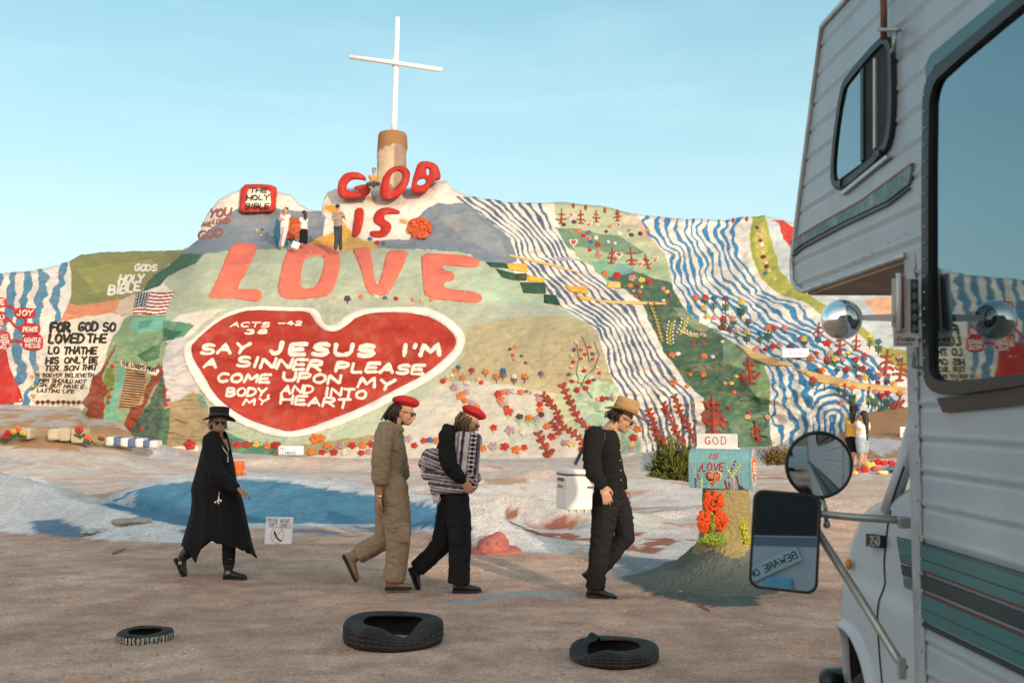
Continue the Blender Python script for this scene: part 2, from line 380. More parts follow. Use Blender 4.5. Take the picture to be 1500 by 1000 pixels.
# ---- paint -------------------------------------------------------
qx = PX + 2.6 * fbm(PX / 16, PY / 13, 3, 41); qy = PY + 2.2 * fbm(PX / 14 + 9, PY / 15, 3, 43)
WHITE = lin((238, 231, 221))
C = np.zeros(PX.shape + (3,)); C[:] = WHITE
def paint(poly, col, soft=None):
    m = inpoly(qx, qy, poly); C[m] = lin(col)
def stripes(region, xl, xr, N, col, duty=0.45, seed=0, wob=0.5, lo=0.35, hi=0.35, m=None, hf=0.25):
    mm = inpoly(qx, qy, region) if m is None else m
    x = PX[mm]; y = PY[mm]; a = interp(y, xl); b = interp(y, xr)
    ph = N * (x - a) / (b - a) + wob * fbm(x / 45, y / 34, 3, seed + 1) + hf * vnoise(x / 14, y / 9, seed + 2)
    fr = ph - np.floor(ph)
    d = duty * (1 + 1.1 * fbm(x / 22, y / 18, 3, seed + 5))
    on = (np.abs(fr - 0.5) < d / 2) & (ph > lo) & (ph < N - hi)
    cc = C[mm]; cc[on] = lin(col); C[mm] = cc
def add_xy(xl): return [(x, y) for y, x in xl]
# left wall
LW = [(-470, 300), (103, 370), (103, 430), (100, 455), (88, 470), (76, 480), (66, 540), (60, 610), (-470, 620)]
stripes(LW, [(300, -460), (620, -460)], [(300, 110), (620, 74)], 24, (86, 140, 172), 0.46, 60, 0.75, 0, 0.3, hf=0.1)
paint([(103, 384), (103, 350), (277, 350), (270, 372), (245, 388), (225, 405), (205, 428), (190, 440), (160, 442), (100, 455), (105, 430)], (141, 141, 86))
paint([(112, 395), (170, 385), (230, 380), (200, 410), (140, 430)], (158, 158, 92))
paint([(86, 470), (102, 444), (112, 448), (174, 438), (176, 452), (170, 462), (110, 468)], (226, 146, 108))
paint([(176, 440), (196, 430), (200, 445), (190, 462), (178, 464), (168, 456)], (216, 190, 168))
paint([(70, 480), (90, 470), (130, 463), (165, 458), (182, 466), (159, 505), (150, 530), (125, 565), (118, 606), (45, 606), (52, 570), (60, 560)], (240, 226, 206))
# green cleft
paint([(182, 466), (192, 461), (255, 462), (262, 480), (245, 500), (245, 545), (240, 600), (235, 652), (120, 625), (120, 600), (150, 545), (160, 505)], (140, 168, 128))
paint([(194, 466), (250, 464), (240, 480), (205, 488), (190, 480)], (120, 190, 168))
paint([(205, 470), (225, 468), (218, 480), (202, 482)], (86, 158, 140))
paint([(200, 488), (245, 484), (240, 500), (215, 512), (190, 516), (180, 500)], (128, 160, 122))
paint([(215, 512), (238, 500), (232, 525), (212, 530), (200, 520)], (70, 122, 88))
paint([(165, 560), (178, 530), (200, 530), (186, 560), (176, 618), (150, 618)], (120, 178, 150))
paint([(156, 540), (166, 536), (168, 560), (158, 590), (150, 570)], (118, 132, 60))
paint([(238, 528), (246, 545), (244, 590), (240, 650), (188, 636), (205, 605), (220, 590), (232, 560)], (70, 96, 82))
paint([(172, 500), (168, 512), (160, 530), (150, 548), (152, 560), (160, 572), (153, 580), (152, 618), (122, 616), (128, 598), (118, 590), (130, 575), (136, 552), (150, 540), (160, 520)], (142, 62, 38))
paint([(232, 530), (240, 545), (225, 570), (215, 590), (205, 610), (188, 640), (178, 630), (190, 600), (200, 585), (218, 560)], (140, 66, 42))
paint([(246, 502), (252, 500), (266, 506), (262, 515), (250, 524), (244, 520)], (140, 66, 42))
paint([(176, 528), (205, 532), (234, 541), (230, 550), (204, 543), (176, 536)], (228, 214, 190))
paint([(185, 538), (216, 545), (214, 565), (208, 592), (172, 602), (178, 572), (184, 556)], (190, 150, 110))
# sage slope
SAGE = (180, 192, 168)
paint([(245, 405), (262, 395), (285, 385), (300, 371), (330, 366), (470, 362), (560, 364), (690, 368), (745, 385), (762, 413), (797, 430), (797, 445), (820, 447), (850, 468), (880, 490), (895, 520), (905, 570), (932, 620), (946, 680), (700, 690), (440, 690), (300, 690), (262, 560), (262, 480), (240, 462), (255, 427), (240, 418)], SAGE)
paint([(690, 392), (762, 413), (797, 430), (797, 448), (700, 446)], (176, 198, 172))
paint([(330, 430), (480, 436), (640, 440), (800, 446), (850, 466), (830, 470), (700, 478), (640, 455), (560, 452), (480, 460), (340, 455)], (178, 186, 168))
paint([(272, 367), (301, 371), (285, 386), (262, 396), (246, 404), (234, 420), (206, 428), (224, 404), (252, 384)], (62, 100, 72))
paint([(266, 460), (330, 452), (300, 470), (280, 490), (262, 500), (240, 500), (240, 475)], (222, 216, 205))
paint([(238, 470), (262, 470), (284, 476), (270, 492), (250, 498), (236, 500)], (96, 148, 116))
paint([(240, 480), (268, 486), (255, 497), (238, 500)], (52, 104, 80))
paint([(246, 500), (270, 492), (275, 520), (290, 560), (300, 592), (245, 594), (240, 560), (238, 530)], (206, 202, 200))
paint([(240, 592), (262, 586), (285, 572), (304, 600), (316, 650), (238, 655), (243, 612)], (168, 148, 112))
paint([(288, 575), (298, 578), (306, 600), (292, 596)], (110, 150, 140))
paint([(240, 600), (250, 596), (244, 655), (230, 655)], (84, 120, 92))
# below / right of heart
paint([(650, 560), (700, 552), (760, 566), (800, 575), (880, 575), (905, 570), (932, 620), (946, 680), (440, 690), (440, 660), (540, 640), (600, 600)], (202, 199, 188))
paint([(684, 480), (690, 476), (760, 464), (830, 462), (862, 472), (880, 490), (893, 520), (902, 560), (896, 574), (850, 580), (800, 575), (740, 562), (700, 556), (650, 560), (680, 520)], (182, 172, 138))
paint([(830, 560), (850, 538), (872, 552), (905, 566), (930, 620), (940, 650), (905, 610), (850, 606), (825, 590)], (184, 206, 176))
paint([(795, 575), (820, 578), (850, 620), (840, 640), (810, 600)], (206, 208, 168))
paint([(840, 620), (870, 605), (890, 610), (935, 640), (940, 664), (870, 664)], (160, 184, 160))
paint([(308, 612), (330, 632), (380, 652), (430, 660), (440, 680), (310, 680)], (84, 138, 116))
paint([(400, 660), (450, 650), (520, 640), (560, 636), (540, 650), (450, 668), (440, 690), (400, 690)], (160, 146, 104))
# slate hills
SLATE = (124, 138, 152)
paint([(262, 372), (276, 362), (290, 350), (330, 318), (345, 307), (360, 302), (405, 306), (471, 311), (477, 318), (470, 355), (455, 362), (400, 364), (330, 368), (300, 372)], SLATE)
paint([(405, 320), (425, 326), (422, 360), (405, 362), (400, 340)], (44, 104, 130))
paint([(470, 306), (488, 312), (494, 340), (470, 345), (452, 358), (470, 366), (525, 368), (518, 345), (498, 318), (480, 300)], (232, 178, 74))
paint([(470, 303), (488, 312), (497, 318), (500, 312), (490, 300)], (232, 178, 74))
paint([(510, 340), (530, 352), (560, 356), (560, 364), (505, 366)], (210, 170, 96))
paint([(545, 353), (600, 350), (606, 330), (622, 308), (640, 298), (682, 298), (722, 320), (747, 345), (757, 384), (740, 388), (700, 382), (690, 371), (640, 366), (556, 364)], SLATE)
paint([(640, 318), (690, 308), (735, 350), (745, 380), (680, 350)], (140, 150, 158))
# ledge steps of dark green and yellow
DG = (44, 84, 62); YE = (243, 182, 52)
# navy fall
JR = add_xy(XL_J) + add_xy(XR_J)[::-1]
paint(JR, (238, 231, 221))
NAVY = (82, 104, 134)
stripes(JR, XL_J, XR_J, 10, NAVY, 0.45, 100, 0.9, 0.3, 0.9, hf=0.3)
# the green flower ground between the falls
KR = [(810, 290)] + add_xy(XR_J)[1:] + add_xy(XL_L)[::-1]
paint(KR, (186, 194, 162))
paint([(812, 333), (850, 337), (905, 345), (945, 370), (880, 385), (850, 372), (830, 362)], (112, 146, 118))
paint([(838, 360), (900, 372), (972, 374), (985, 420), (900, 424), (870, 392), (850, 380)], (172, 190, 150))
paint([(866, 384), (890, 382), (930, 398), (925, 412), (890, 412), (872, 398)], (124, 178, 146))
paint([(895, 385), (925, 386), (930, 402), (902, 402)], (120, 166, 160))
paint([(888, 408), (930, 398), (985, 415), (1000, 448), (1030, 455), (1082, 505), (1118, 530), (1128, 560), (1130, 690), (1036, 690), (1034, 628), (1031, 582), (1003, 560), (985, 530), (972, 515), (940, 445), (917, 425)], (72, 108, 84))
paint([(985, 450), (1030, 455), (1042, 480), (1030, 490), (1000, 470)], (126, 150, 118))
paint([(1060, 495), (1085, 505), (1105, 530), (1100, 545), (1060, 530)], (118, 146, 116))
paint([(1090, 530), (1120, 534), (1130, 560), (1130, 590), (1115, 590), (1095, 560)], (132, 162, 112))
paint([(1034, 600), (1080, 610), (1130, 600), (1130, 690), (1036, 690)], (96, 134, 108))
paint([(1036, 580), (1070, 575), (1110, 590), (1090, 610), (1040, 606)], (84, 122, 92))
paint([(925, 305), (945, 316), (962, 345), (980, 372), (965, 368), (940, 340), (922, 318)], (214, 176, 152))
paint([(912, 320), (930, 312), (936, 320), (930, 330), (914, 328)], (222, 208, 182))
# bright blue fall
LRg = add_xy(XL_L) + add_xy(XR_L)[::-1]
paint(LRg, (238, 231, 221))
stripes(LRg, XL_L, XR_L, 12, (58, 134, 182), 0.46, 140, 1.5, 0.35, 0.9, hf=0.45)
# arch figure at the lower part of the bright fall
mm = inpoly(PX, PY, [(1192, 575), (1205, 560), (1232, 560), (1246, 578), (1248, 660), (1190, 660)])
rr = np.hypot((PX - 1219) / 0.9, (PY - 612) * (PY < 612) * 1.0) ; ph = rr / 10 + 0.9 * fbm(PX / 26, PY / 26, 3, 77)
C[mm] = WHITE; on = mm & (np.abs(ph - np.floor(ph) - 0.5) < 0.24); C[on] = lin((58, 134, 182))
# lime band, red bolt and pale slope
LM_R = [(1124, 300), (1121, 318), (1132, 360), (1143, 396), (1161, 416), (1205, 445), (1267, 480), (1290, 507), (1325, 513), (1400, 540), (1600, 580)]
paint([(1102, 300), (1102, 319), (1099, 343), (1101, 378), (1117, 410), (1143, 431), (1184, 445), (1205, 463), (1261, 492), (1296, 525), (1325, 548), (1400, 590), (1600, 600)] + LM_R[::-1], (168, 172, 74))
paint([(1105, 330), (1120, 326), (1128, 380), (1118, 400), (1106, 370)], (190, 182, 92))
paint([(1121, 300)] + LM_R[1:] + [(1600, 300)], (204, 212, 214))
paint([(1127, 323), (1141, 327), (1147, 350), (1160, 366), (1190, 376), (1190, 352), (1160, 332), (1148, 322)], (204, 52, 34))
paint([(1265, 440), (1330, 430), (1400, 440), (1400, 500), (1330, 480), (1285, 462)], (236, 180, 142))
# gentle wear and fading of the paint itself
wear = 1 + 0.20 * fbm(PX / 60, PY / 26, 4, 201) + 0.12 * fbm(PX / 8, PY / 3.5, 3, 207)
C = C * wear[..., None]
grime = np.clip(fbm(PX / 30, PY / 9, 4, 303) - 0.25, 0, 1)[..., None] * 0.8
C = C * (1 - grime) + lin((190, 158, 128)) * grime
C *= 0.70
gm_ = C.mean(-1, keepdims=True); C = gm_ + (C - gm_) * 1.0
# ---- mesh incl. buried foot and the far side ----------------------
rowsV = [V[:1] - np.array([0, 0, 1.4])] + [V]
rowsC = [C[:1], C]
top = V[-1]
for dY, fz in ((0.5, 0.985), (2.0, 0.93), (5.0, 0.75), (10.0, 0.45), (18.0, 0.12), (26.0, -0.1)):
    r = top.copy(); r[:, 1] += dY; r[:, 0] *= (r[:, 1] / top[:, 1]) * 0.5 + 0.5; r[:, 2] = top[:, 2] * fz
    rowsV.append(r[None]); rowsC.append(np.repeat(np.repeat(lin((200, 184, 160))[None, None], 1, 0), len(cols_px), 1) * 0.8)
VV = np.concatenate(rowsV, 0); CC = np.concatenate(rowsC, 0)
nr, nc = VV.shape[:2]
idx = np.arange(nr * nc).reshape(nr, nc)
Q = np.stack([idx[:-1, :-1], idx[:-1, 1:], idx[1:, 1:], idx[1:, :-1]], -1).reshape(-1, 4)
mountain = build('mountain', VV.reshape(-1, 3), Q, PAINT, None, True, CC.reshape(-1, 3))
tag(mountain, 'broad painted adobe mountain with striped falls and sage slopes under a white cross', kind='structure')

# ------------------------------------------------------------------ relief pieces that lie on the mountain
def pcol(c, k=0.72):
    v = lin(c) * k; return v.mean() + (v - v.mean()) * 0.95
def resample(P, step, closed=True):
    P = np.asarray(P, float); Q_ = np.concatenate([P, P[:1]]) if closed else P
    d = np.hypot(*np.diff(Q_, axis=0).T); s = np.concatenate([[0], np.cumsum(d)]); n = max(3, int(s[-1] / step))
    t = np.linspace(0, s[-1], n + 1)
    if closed: t = t[:-1]
    return np.stack([np.interp(t, s, Q_[:, 0]), np.interp(t, s, Q_[:, 1])], -1)
def smooth_poly(P, it=2):
    P = np.asarray(P, float)
    for _ in range(it):
        N_ = np.roll(P, -1, 0); P = np.stack([0.75 * P + 0.25 * N_, 0.25 * P + 0.75 * N_], 1).reshape(-1, 2)
    return P
def slab(name, outer, holes=(), col=(200, 40, 30), h=0.12, step=3.0, grid=5.0, sm=1, sf=None, back=0.06, parent=None, round_=0.5, colf=None, wob=0.6):
    """raised flat-topped piece of adobe with the traced outline, following the slope"""
    sf = sf or surfY
    loops = []
    for L_ in [outer] + list(holes):
        p = resample(smooth_poly(L_, sm) if sm else L_, step)
        p = p + wob * np.stack([vnoise(p[:, 0] / 7, p[:, 1] / 7, 5), vnoise(p[:, 1] / 7, p[:, 0] / 7, 6)], -1)
        loops.append(p)
    o = loops[0]
    xs = np.arange(o[:, 0].min(), o[:, 0].max(), grid); ys = np.arange(o[:, 1].min(), o[:, 1].max(), grid)
    gx_, gy_ = np.meshgrid(xs, ys); gx_ = gx_.ravel(); gy_ = gy_.ravel()
    ok = inpoly(gx_, gy_, o)
    for hl in loops[1:]: ok &= ~inpoly(gx_, gy_, hl)
    pts = np.stack([gx_, gy_], -1)[ok]
    allb = np.concatenate(loops)
    if len(pts):
        d = np.sqrt(((pts[:, None] - allb[None]) ** 2).sum(-1)).min(1); pts = pts[d > step * 0.55]
    allp = np.concatenate([allb, pts]) if len(pts) else allb
    edges = []; b = 0
    for L_ in loops:
        n = len(L_); edges += [(b + i, b + (i + 1) % n) for i in range(n)]; b += n
    vo, eo, fo, *_ = geometry.delaunay_2d_cdt([Vector(p) for p in allp], edges, [], 0, 1e-4)
    vo = np.array([list(v) for v in vo])
    fs = []
    cen = vo[np.array([list(f) for f in fo])].mean(1); ok = inpoly(cen[:, 0], cen[:, 1], o)
    for hl in loops[1:]: ok &= ~inpoly(cen[:, 0], cen[:, 1], hl)
    fs = [list(f) for f, k_o in zip(fo, ok) if k_o]
    dd = np.sqrt(((vo[:, None] - allb[None]) ** 2).sum(-1)).min(1)
    hh = h * (round_ + (1 - round_) * np.clip(dd / (grid * 0.9), 0, 1)) + 0.02 * min(h / 0.12, 1.0) * fbm(vo[:, 0] / 8, vo[:, 1] / 6, 2, 8)
    Vt = atn(vo[:, 0], vo[:, 1], sf(vo[:, 0], vo[:, 1]) - hh)
    used = set(i for f in fs for i in f); vcount = {}
    for f in fs:
        for i in range(3):
            e = (f[i], f[(i + 1) % 3]); vcount[tuple(sorted(e))] = vcount.get(tuple(sorted(e)), 0) + 1
    Vl = list(Vt); F2 = []; nb = {}
    for f in fs:
        # orient toward the camera
        a, b_, c_ = vo[f[0]], vo[f[1]], vo[f[2]]
        if (b_[0] - a[0]) * (c_[1] - a[1]) - (b_[1] - a[1]) * (c_[0] - a[0]) > 0: f = f[::-1]
        F2.append(tuple(f))
        for i in range(3):
            e = (f[i], f[(i + 1) % 3])
            if vcount[tuple(sorted(e))] == 1:
                for v in e:
                    if v not in nb:
                        nb[v] = len(Vl); p = vo[v]; Vl.append(atn(p[0], p[1], float(sf(p[0], p[1])) + back))
                F2.append((e[1], e[0], nb[e[0]], nb[e[1]]))
    Vl = np.array(Vl)
    if colf is None:
        _px, _py = proj(Vl); cc = np.tile(pcol(col), (len(Vl), 1)) * (1 + 0.16 * fbm(_px / 22, _py / 5, 3, 15) + 0.12 * fbm(_px / 50, _py / 40, 2, 16))[:, None]
    else:
        ppx, ppy = proj(Vl); cc = colf(ppx, ppy) * 0.86
    return build(name, Vl, F2, PAINT2, parent if parent is not None else mountain, True, cc)

class Relief:
    """strokes and blobs that follow the surface, joined in one piece"""
    def __init__(s, sf=None): s.V = []; s.F = []; s.C = []; s.sf = sf or surfY
    def _add(s, P2, H, Fc, col):
        b = len(s.V)
        P2 = np.asarray(P2); V_ = atn(P2[:, 0], P2[:, 1], s.sf(P2[:, 0], P2[:, 1]) - np.asarray(H))
        s.V += list(V_); s.C += [pcol(col)] * len(V_); s.F += [tuple(i + b for i in f) for f in Fc]
    def stroke(s, P, w, col, h=0.05, taper=0.0, step=2.0, wv=0.24):
        P = resample(P, step, False) if len(P) > 1 else np.asarray(P)
        n = len(P); T = np.gradient(P, axis=0); T /= np.maximum(np.hypot(T[:, 0], T[:, 1])[:, None], 1e-6)
        L_ = np.concatenate([[0], np.cumsum(np.hypot(*np.diff(P, axis=0).T))])
        ws = np.full(n, w / 2.0) * (1 + wv * 2 * vnoise(P[:, 0] / 4, P[:, 1] / 4, 11))
        if taper: ws = ws * (1 - taper * L_ / L_[-1])
        P = np.concatenate([[P[0] - T[0] * w * 0.45], [P[0] - T[0] * w * 0.3], P, [P[-1] + T[-1] * ws[-1] * 0.6], [P[-1] + T[-1] * ws[-1] * 0.9]])
        T = np.concatenate([[T[0]], [T[0]], T, [T[-1]], [T[-1]]]); ws = np.concatenate([[ws[0] * 0.25], [ws[0] * 0.75], ws, [ws[-1] * 0.75], [ws[-1] * 0.25]])
        Nn = np.stack([-T[:, 1], T[:, 0]], -1)
        offs = [-1, -0.7, 0, 0.7, 1]; hs = [-0.35, 0.75, 1.0, 0.75, -0.35]
        PP = []; H = []
        for i in range(len(P)):
            for o_, h_ in zip(offs, hs): PP.append(P[i] + Nn[i] * ws[i] * o_); H.append(h * h_ if 0 < i < len(P) - 1 else -0.3 * h)
        Fc = [(i * 5 + j, i * 5 + j + 1, (i + 1) * 5 + j + 1, (i + 1) * 5 + j) for i in range(len(P) - 1) for j in range(4)]
        s._add(PP, H, Fc, col); return s
    def blob(s, cx, cy, rx, ry, col, h=0.10, rot=0, n=12, wob=0.12, seed=0):
        PP = [(cx, cy)]; H = [h]
        for k, (fr, hf) in enumerate(((0.55, 0.95), (0.88, 0.6), (1.0, -0.4))):
            for j in range(n):
                a = 2 * math.pi * j / n; w_ = 1 + wob * .45 * math.sin(2 * a + seed * 2.1) + wob * 0.4 * math.sin(4 * a + seed * 1.3) + wob * 0.35 * math.sin(7 * a + seed)
                x = math.cos(a) * rx * fr * w_; y = math.sin(a) * ry * fr * w_
                PP.append((cx + x * math.cos(rot) - y * math.sin(rot), cy + x * math.sin(rot) + y * math.cos(rot))); H.append(h * hf)
        Fc = [(0, 1 + j, 1 + (j + 1) % n) for j in range(n)]
        for k in range(2):
            a0 = 1 + k * n; b0 = a0 + n
            Fc += [(a0 + j, b0 + j, b0 + (j + 1) % n, a0 + (j + 1) % n) for j in range(n)]
        s._add(PP, H, Fc, col); return s
    def build(s, name, parent=None):
        return build(name, s.V, s.F, PAINT2, parent if parent is not None else mountain, True, np.array(s.C))

# stroke alphabet, unit box, y up
def arc(cx, cy, rx, ry, a0, a1, n=9):
    return [(cx + rx * math.cos(math.radians(a0 + (a1 - a0) * i / n)), cy + ry * math.sin(math.radians(a0 + (a1 - a0) * i / n))) for i in range(n + 1)]
FONT = {
 'A': [[(0, 0), (.5, 1)], [(.5, 1), (1, 0)], [(.2, .38), (.8, .38)]],
 'B': [[(0, 0), (0, 1)], [(0, 1)] + arc(.45, .76, .45, .24, 90, -90, 7) + [(0, .52)], [(0, .52)] + arc(.5, .26, .5, .26, 90, -90, 7) + [(0, 0)]],
 'C': [arc(.55, .5, .55, .5, 50, 310, 10)],
 'D': [[(0, 0), (0, 1)], [(0, 1)] + arc(.3, .5, .7, .5, 90, -90, 9) + [(0, 0)]],
 'E': [[(1, 1), (0, 1), (0, 0), (1, 0)], [(0, .5), (.8, .5)]],
 'F': [[(1, 1), (0, 1), (0, 0)], [(0, .52), (.8, .52)]],
 'G': [arc(.55, .5, .55, .5, 55, 325, 10) + [(1, .42), (.6, .42)]],
 'H': [[(0, 0), (0, 1)], [(1, 0), (1, 1)], [(0, .5), (1, .5)]],
 'I': [[(.5, 0), (.5, 1)]],
 'J': [[(.8, 1), (.75, .3)] + arc(.4, .25, .35, .25, 0, -170, 6)],
 'K': [[(0, 0), (0, 1)], [(.9, 1), (.05, .45), (1, 0)]],
 'L': [[(0, 1), (0, 0), (.9, 0)]],
 'M': [[(0, 0), (.12, 1), (.5, .3), (.88, 1), (1, 0)]],
 'N': [[(0, 0), (0, 1), (1, 0), (1, 1)]],
 'O': [arc(.5, .5, .5, .5, 90, 450, 14)],
 'P': [[(0, 0), (0, 1)], [(0, 1)] + arc(.5, .74, .45, .26, 90, -90, 7) + [(0, .48)]],
 'R': [[(0, 0), (0, 1)], [(0, 1)] + arc(.5, .75, .42, .25, 90, -90, 7) + [(0, .5)], [(.35, .5), (1, 0)]],
 'S': [arc(.5, .74, .45, .26, 35, 240, 7) + arc(.5, .26, .5, .26, 70, -145, 7)],
 'T': [[(0, 1), (1, 1)], [(.5, 1), (.5, 0)]],
 'U': [[(0, 1), (0, .35)] + arc(.5, .32, .5, .32, 180, 360, 7) + [(1, .35), (1, 1)]],
 'V': [[(0, 1), (.5, 0), (1, 1)]],
 'W': [[(0, 1), (.25, 0), (.5, .7), (.75, 0), (1, 1)]],
 'Y': [[(0, 1), (.5, .5)], [(1, 1), (.5, .5), (.45, 0)]],
 "'": [[(.5, 1), (.4, .75)]], '.': [[(.4, .03), (.5, .03)]], ',': [[(.5, .08), (.3, -.15)]], '-': [[(0, .45), (1, .45)]],
 '2': [arc(.5, .7, .45, .3, 160, -30, 6) + [(0, 0), (1, 0)]],
 '3': [arc(.45, .75, .42, .25, 140, -90, 6) + arc(.45, .26, .5, .26, 90, -140, 6)],
 '4': [[(.7, 0), (.7, 1), (0, .35), (1, .35)]],
 '5': [[(.9, 1), (.1, 1), (.05, .55)] + arc(.45, .3, .5, .3, 90, -140, 7)],
 '0': [arc(.5, .5, .4, .5, 90, 450, 12)],
 '8': [arc(.5, .75, .38, .25, 90, 450, 9), arc(.5, .25, .48, .25, 90, 450, 9)],
}
WID = {'I': .35, "'": .3, '.': .3, ',': .3, 'M': 1.2, 'W': 1.25, ' ': .55, 'L': .85, 'E': .9, 'J': .8, 'F': .85}
def layout(txt, x0, x1, yb0, yb1, h, slant=0.15, gap=0.28, jit=0.05):
    """glyph strokes in pixel coordinates: list of (char, [polylines])"""
    ws = [WID.get(c, 1.0) for c in txt]
    tot = sum(ws) + gap * (len(txt) - 1); u = (x1 - x0) / tot; x = x0; out = []
    for c, w_ in zip(txt, ws):
        if c in FONT:
            t = (x - x0) / max(x1 - x0, 1e-6); yb = yb0 + (yb1 - yb0) * t
            jy = random.uniform(-jit, jit) * h; hh = h * random.uniform(1 - jit, 1 + jit); sj = random.uniform(-.09, .09)
            st = []
            for pl in FONT[c]:
                st.append([(x + a * w_ * u + (slant + sj) * b * hh + random.uniform(-1, 1) * .02 * hh, yb + jy - b * hh) for a, b in pl])
            out.append((c, st))
        x += (w_ + gap) * u
    return out
def write(txt, x0, x1, yb0, yb1, h, w, col, hgt=0.05, slant=0.15, single=True, parent=None, name='letter', gap=0.28, sf=None, jit=0.05):
    g = layout(txt, x0, x1, yb0, yb1, h, slant, gap, jit)
    if single:
        for c, st in g:
            r = Relief(sf)
            for pl in st: r.stroke(pl, w, col, hgt, step=max(1.2, w * 0.5))
            r.build(name, parent)
    else:
        r = Relief(sf)
        for c, st in g:
            for pl in st: r.stroke(pl, w, col, hgt, step=max(1.0, w * 0.7))
        r.build(name, parent)

# ---- the heart ------------------------------------------------------
def cC(pts): return [(240 + x / 3.26, 430 + y / 3.26) for x, y in pts]
h_out = cC([(88, 240), (130, 225), (200, 160), (280, 100), (370, 65), (440, 58), (640, 66), (720, 68), (745, 95), (760, 140), (790, 155), (830, 140), (870, 100), (950, 70), (1050, 65), (1200, 62), (1280, 70), (1370, 120), (1430, 180), (1442, 230), (1410, 300), (1300, 400), (1150, 480), (1000, 560), (850, 625), (720, 670), (600, 690), (480, 670), (360, 620), (280, 570), (210, 510), (150, 420), (100, 330)])
h_in = cC([(135, 235), (260, 130), (340, 95), (410, 78), (560, 83), (690, 85), (710, 110), (730, 150), (775, 180), (830, 180), (875, 150), (930, 105), (1040, 85), (1240, 98), (1340, 150), (1390, 200), (1398, 240), (1370, 285), (1250, 385), (1100, 460), (950, 540), (800, 600), (690, 640), (600, 660), (520, 640), (400, 600), (310, 545), (240, 480), (190, 390), (150, 330), (130, 280)])
heart = slab('heart_border', h_out, [h_in], (240, 232, 224), 0.10, 3, 5, 1, round_=0.35)
heart['label'] = 'thick white rim of the big heart'
def redc(px, py):
    n = 0.5 + 0.8 * fbm(px / 60, py / 16, 4, 88)
    n = np.clip(n, 0, 1)[:, None]; return lin((146, 36, 24)) * (1 - n) + lin((174, 62, 46)) * n
heart_face = slab('heart', h_in, (), (196, 60, 44), 0.035, 3, 4, 1, colf=redc)
heart_face['label'] = 'big red heart with white lettering'
heartY = lambda px, py: surfY(px, py) - 0.035
W_ = (242, 232, 220)
def hl(txt, x0, x1, b0, b1, h, w, **k):
    write(txt, 240 + x0 / 3.26, 240 + x1 / 3.26, 430 + b0 / 3.26, 430 + b1 / 3.26, h / 3.26, w / 3.26, W_, 0.035, sf=heartY, **k)
hl('ACTS', 318, 500, 158, 160, 22, 9, slant=.5); hl('-42', 545, 655, 150, 150, 18, 8, slant=.4); hl('38', 385, 490, 190, 190, 18, 10, slant=.5)
hl('SAY', 175, 395, 286, 282, 42, 17, slant=.35); hl('JESUS', 505, 1000, 286, 298, 50, 24, slant=.28, gap=.42); hl("I'M", 1135, 1315, 292, 290, 48, 24, slant=.15)
hl('A', 192, 245, 350, 350, 38, 16, slant=.3); hl('SINNER', 345, 745, 346, 368, 44, 17, slant=.35); hl('PLEASE', 820, 1235, 370, 384, 42, 18, slant=.3)
hl('COME', 255, 500, 420, 424, 38, 16, slant=.3); hl('UPON', 570, 838, 416, 432, 38, 17, slant=.2); hl('MY', 925, 1090, 446, 464, 44, 17, slant=.3)
hl('BODY,', 298, 505, 488, 488, 36, 14, slant=.3); hl('AND', 558, 708, 476, 474, 36, 13, slant=.3); hl('INTO', 768, 962, 486, 502, 38, 15, slant=.2)
hl('MY', 376, 490, 530, 530, 30, 12, slant=.4); hl('HEART', 556, 880, 524, 546, 38, 15, slant=.25)

# ---- LOVE -----------------------------------------------------------
def cB(pts): return [(260 + x / 3.26, 220 + y / 3.26) for x, y in pts]
COR = (228, 116, 94)
def lov(p, holes=()):
    o = slab('letter', cB(p), [cB(h) for h in holes], COR, 0.03, 3, 5, 1); o['label'] = 'huge coral letter of the word LOVE'
lov([(262, 440), (375, 445), (380, 475), (330, 580), (285, 655), (300, 665), (400, 660), (404, 722), (340, 720), (250, 705), (140, 708), (165, 665), (200, 590), (235, 500)])
lov([(560, 455), (640, 445), (740, 455), (770, 480), (778, 530), (765, 610), (735, 690), (640, 708), (520, 712), (482, 690), (480, 640), (500, 540), (525, 475)], [[(610, 510), (690, 505), (705, 520), (690, 590), (660, 655), (610, 662), (588, 650), (590, 570)]])
lov([(830, 470), (880, 462), (915, 464), (925, 500), (945, 640), (960, 640), (985, 550), (1000, 482), (1050, 475), (1100, 485), (1095, 515), (1050, 610), (1005, 695), (930, 690), (905, 680), (875, 570), (850, 505)])
lov([(1162, 492), (1280, 492), (1440, 512), (1443, 560), (1360, 558), (1265, 545), (1268, 572), (1320, 580), (1325, 622), (1272, 628), (1275, 662), (1450, 678), (1456, 728), (1380, 726), (1180, 708), (1172, 640), (1165, 560)])

# ---- GOD IS, standing at the crest ------------------------------------
RED = (192, 40, 30)
godY = lambda px, py: 42.2 + 0 * np.asarray(px, float) - 0.004 * (np.asarray(py, float) - 280)
def god(p, holes=(), lab='', thick=0.55):
    o = slab('letter', cB(p), [cB(h) for h in holes], RED, 0.10, 2.5, 4, 1, sf=godY, back=thick, round_=0.15); o['label'] = lab
god([(905, 150), (895, 120), (850, 102), (800, 108), (772, 140), (762, 180), (768, 220), (800, 234), (860, 232), (905, 222), (925, 195), (918, 165), (885, 163), (845, 172), (842, 188), (870, 192), (862, 200), (830, 200), (806, 190), (810, 160), (835, 140), (875, 142)], lab='red letter G standing on the crest')
god([(1000, 100), (1030, 78), (1075, 72), (1105, 90), (1114, 120), (1100, 170), (1070, 215), (1020, 240), (970, 232), (966, 190), (975, 140)], [[(1042, 100), (1068, 104), (1076, 125), (1060, 165), (1030, 188), (1008, 180), (1012, 150), (1022, 115)]], 'red letter O standing on the crest')
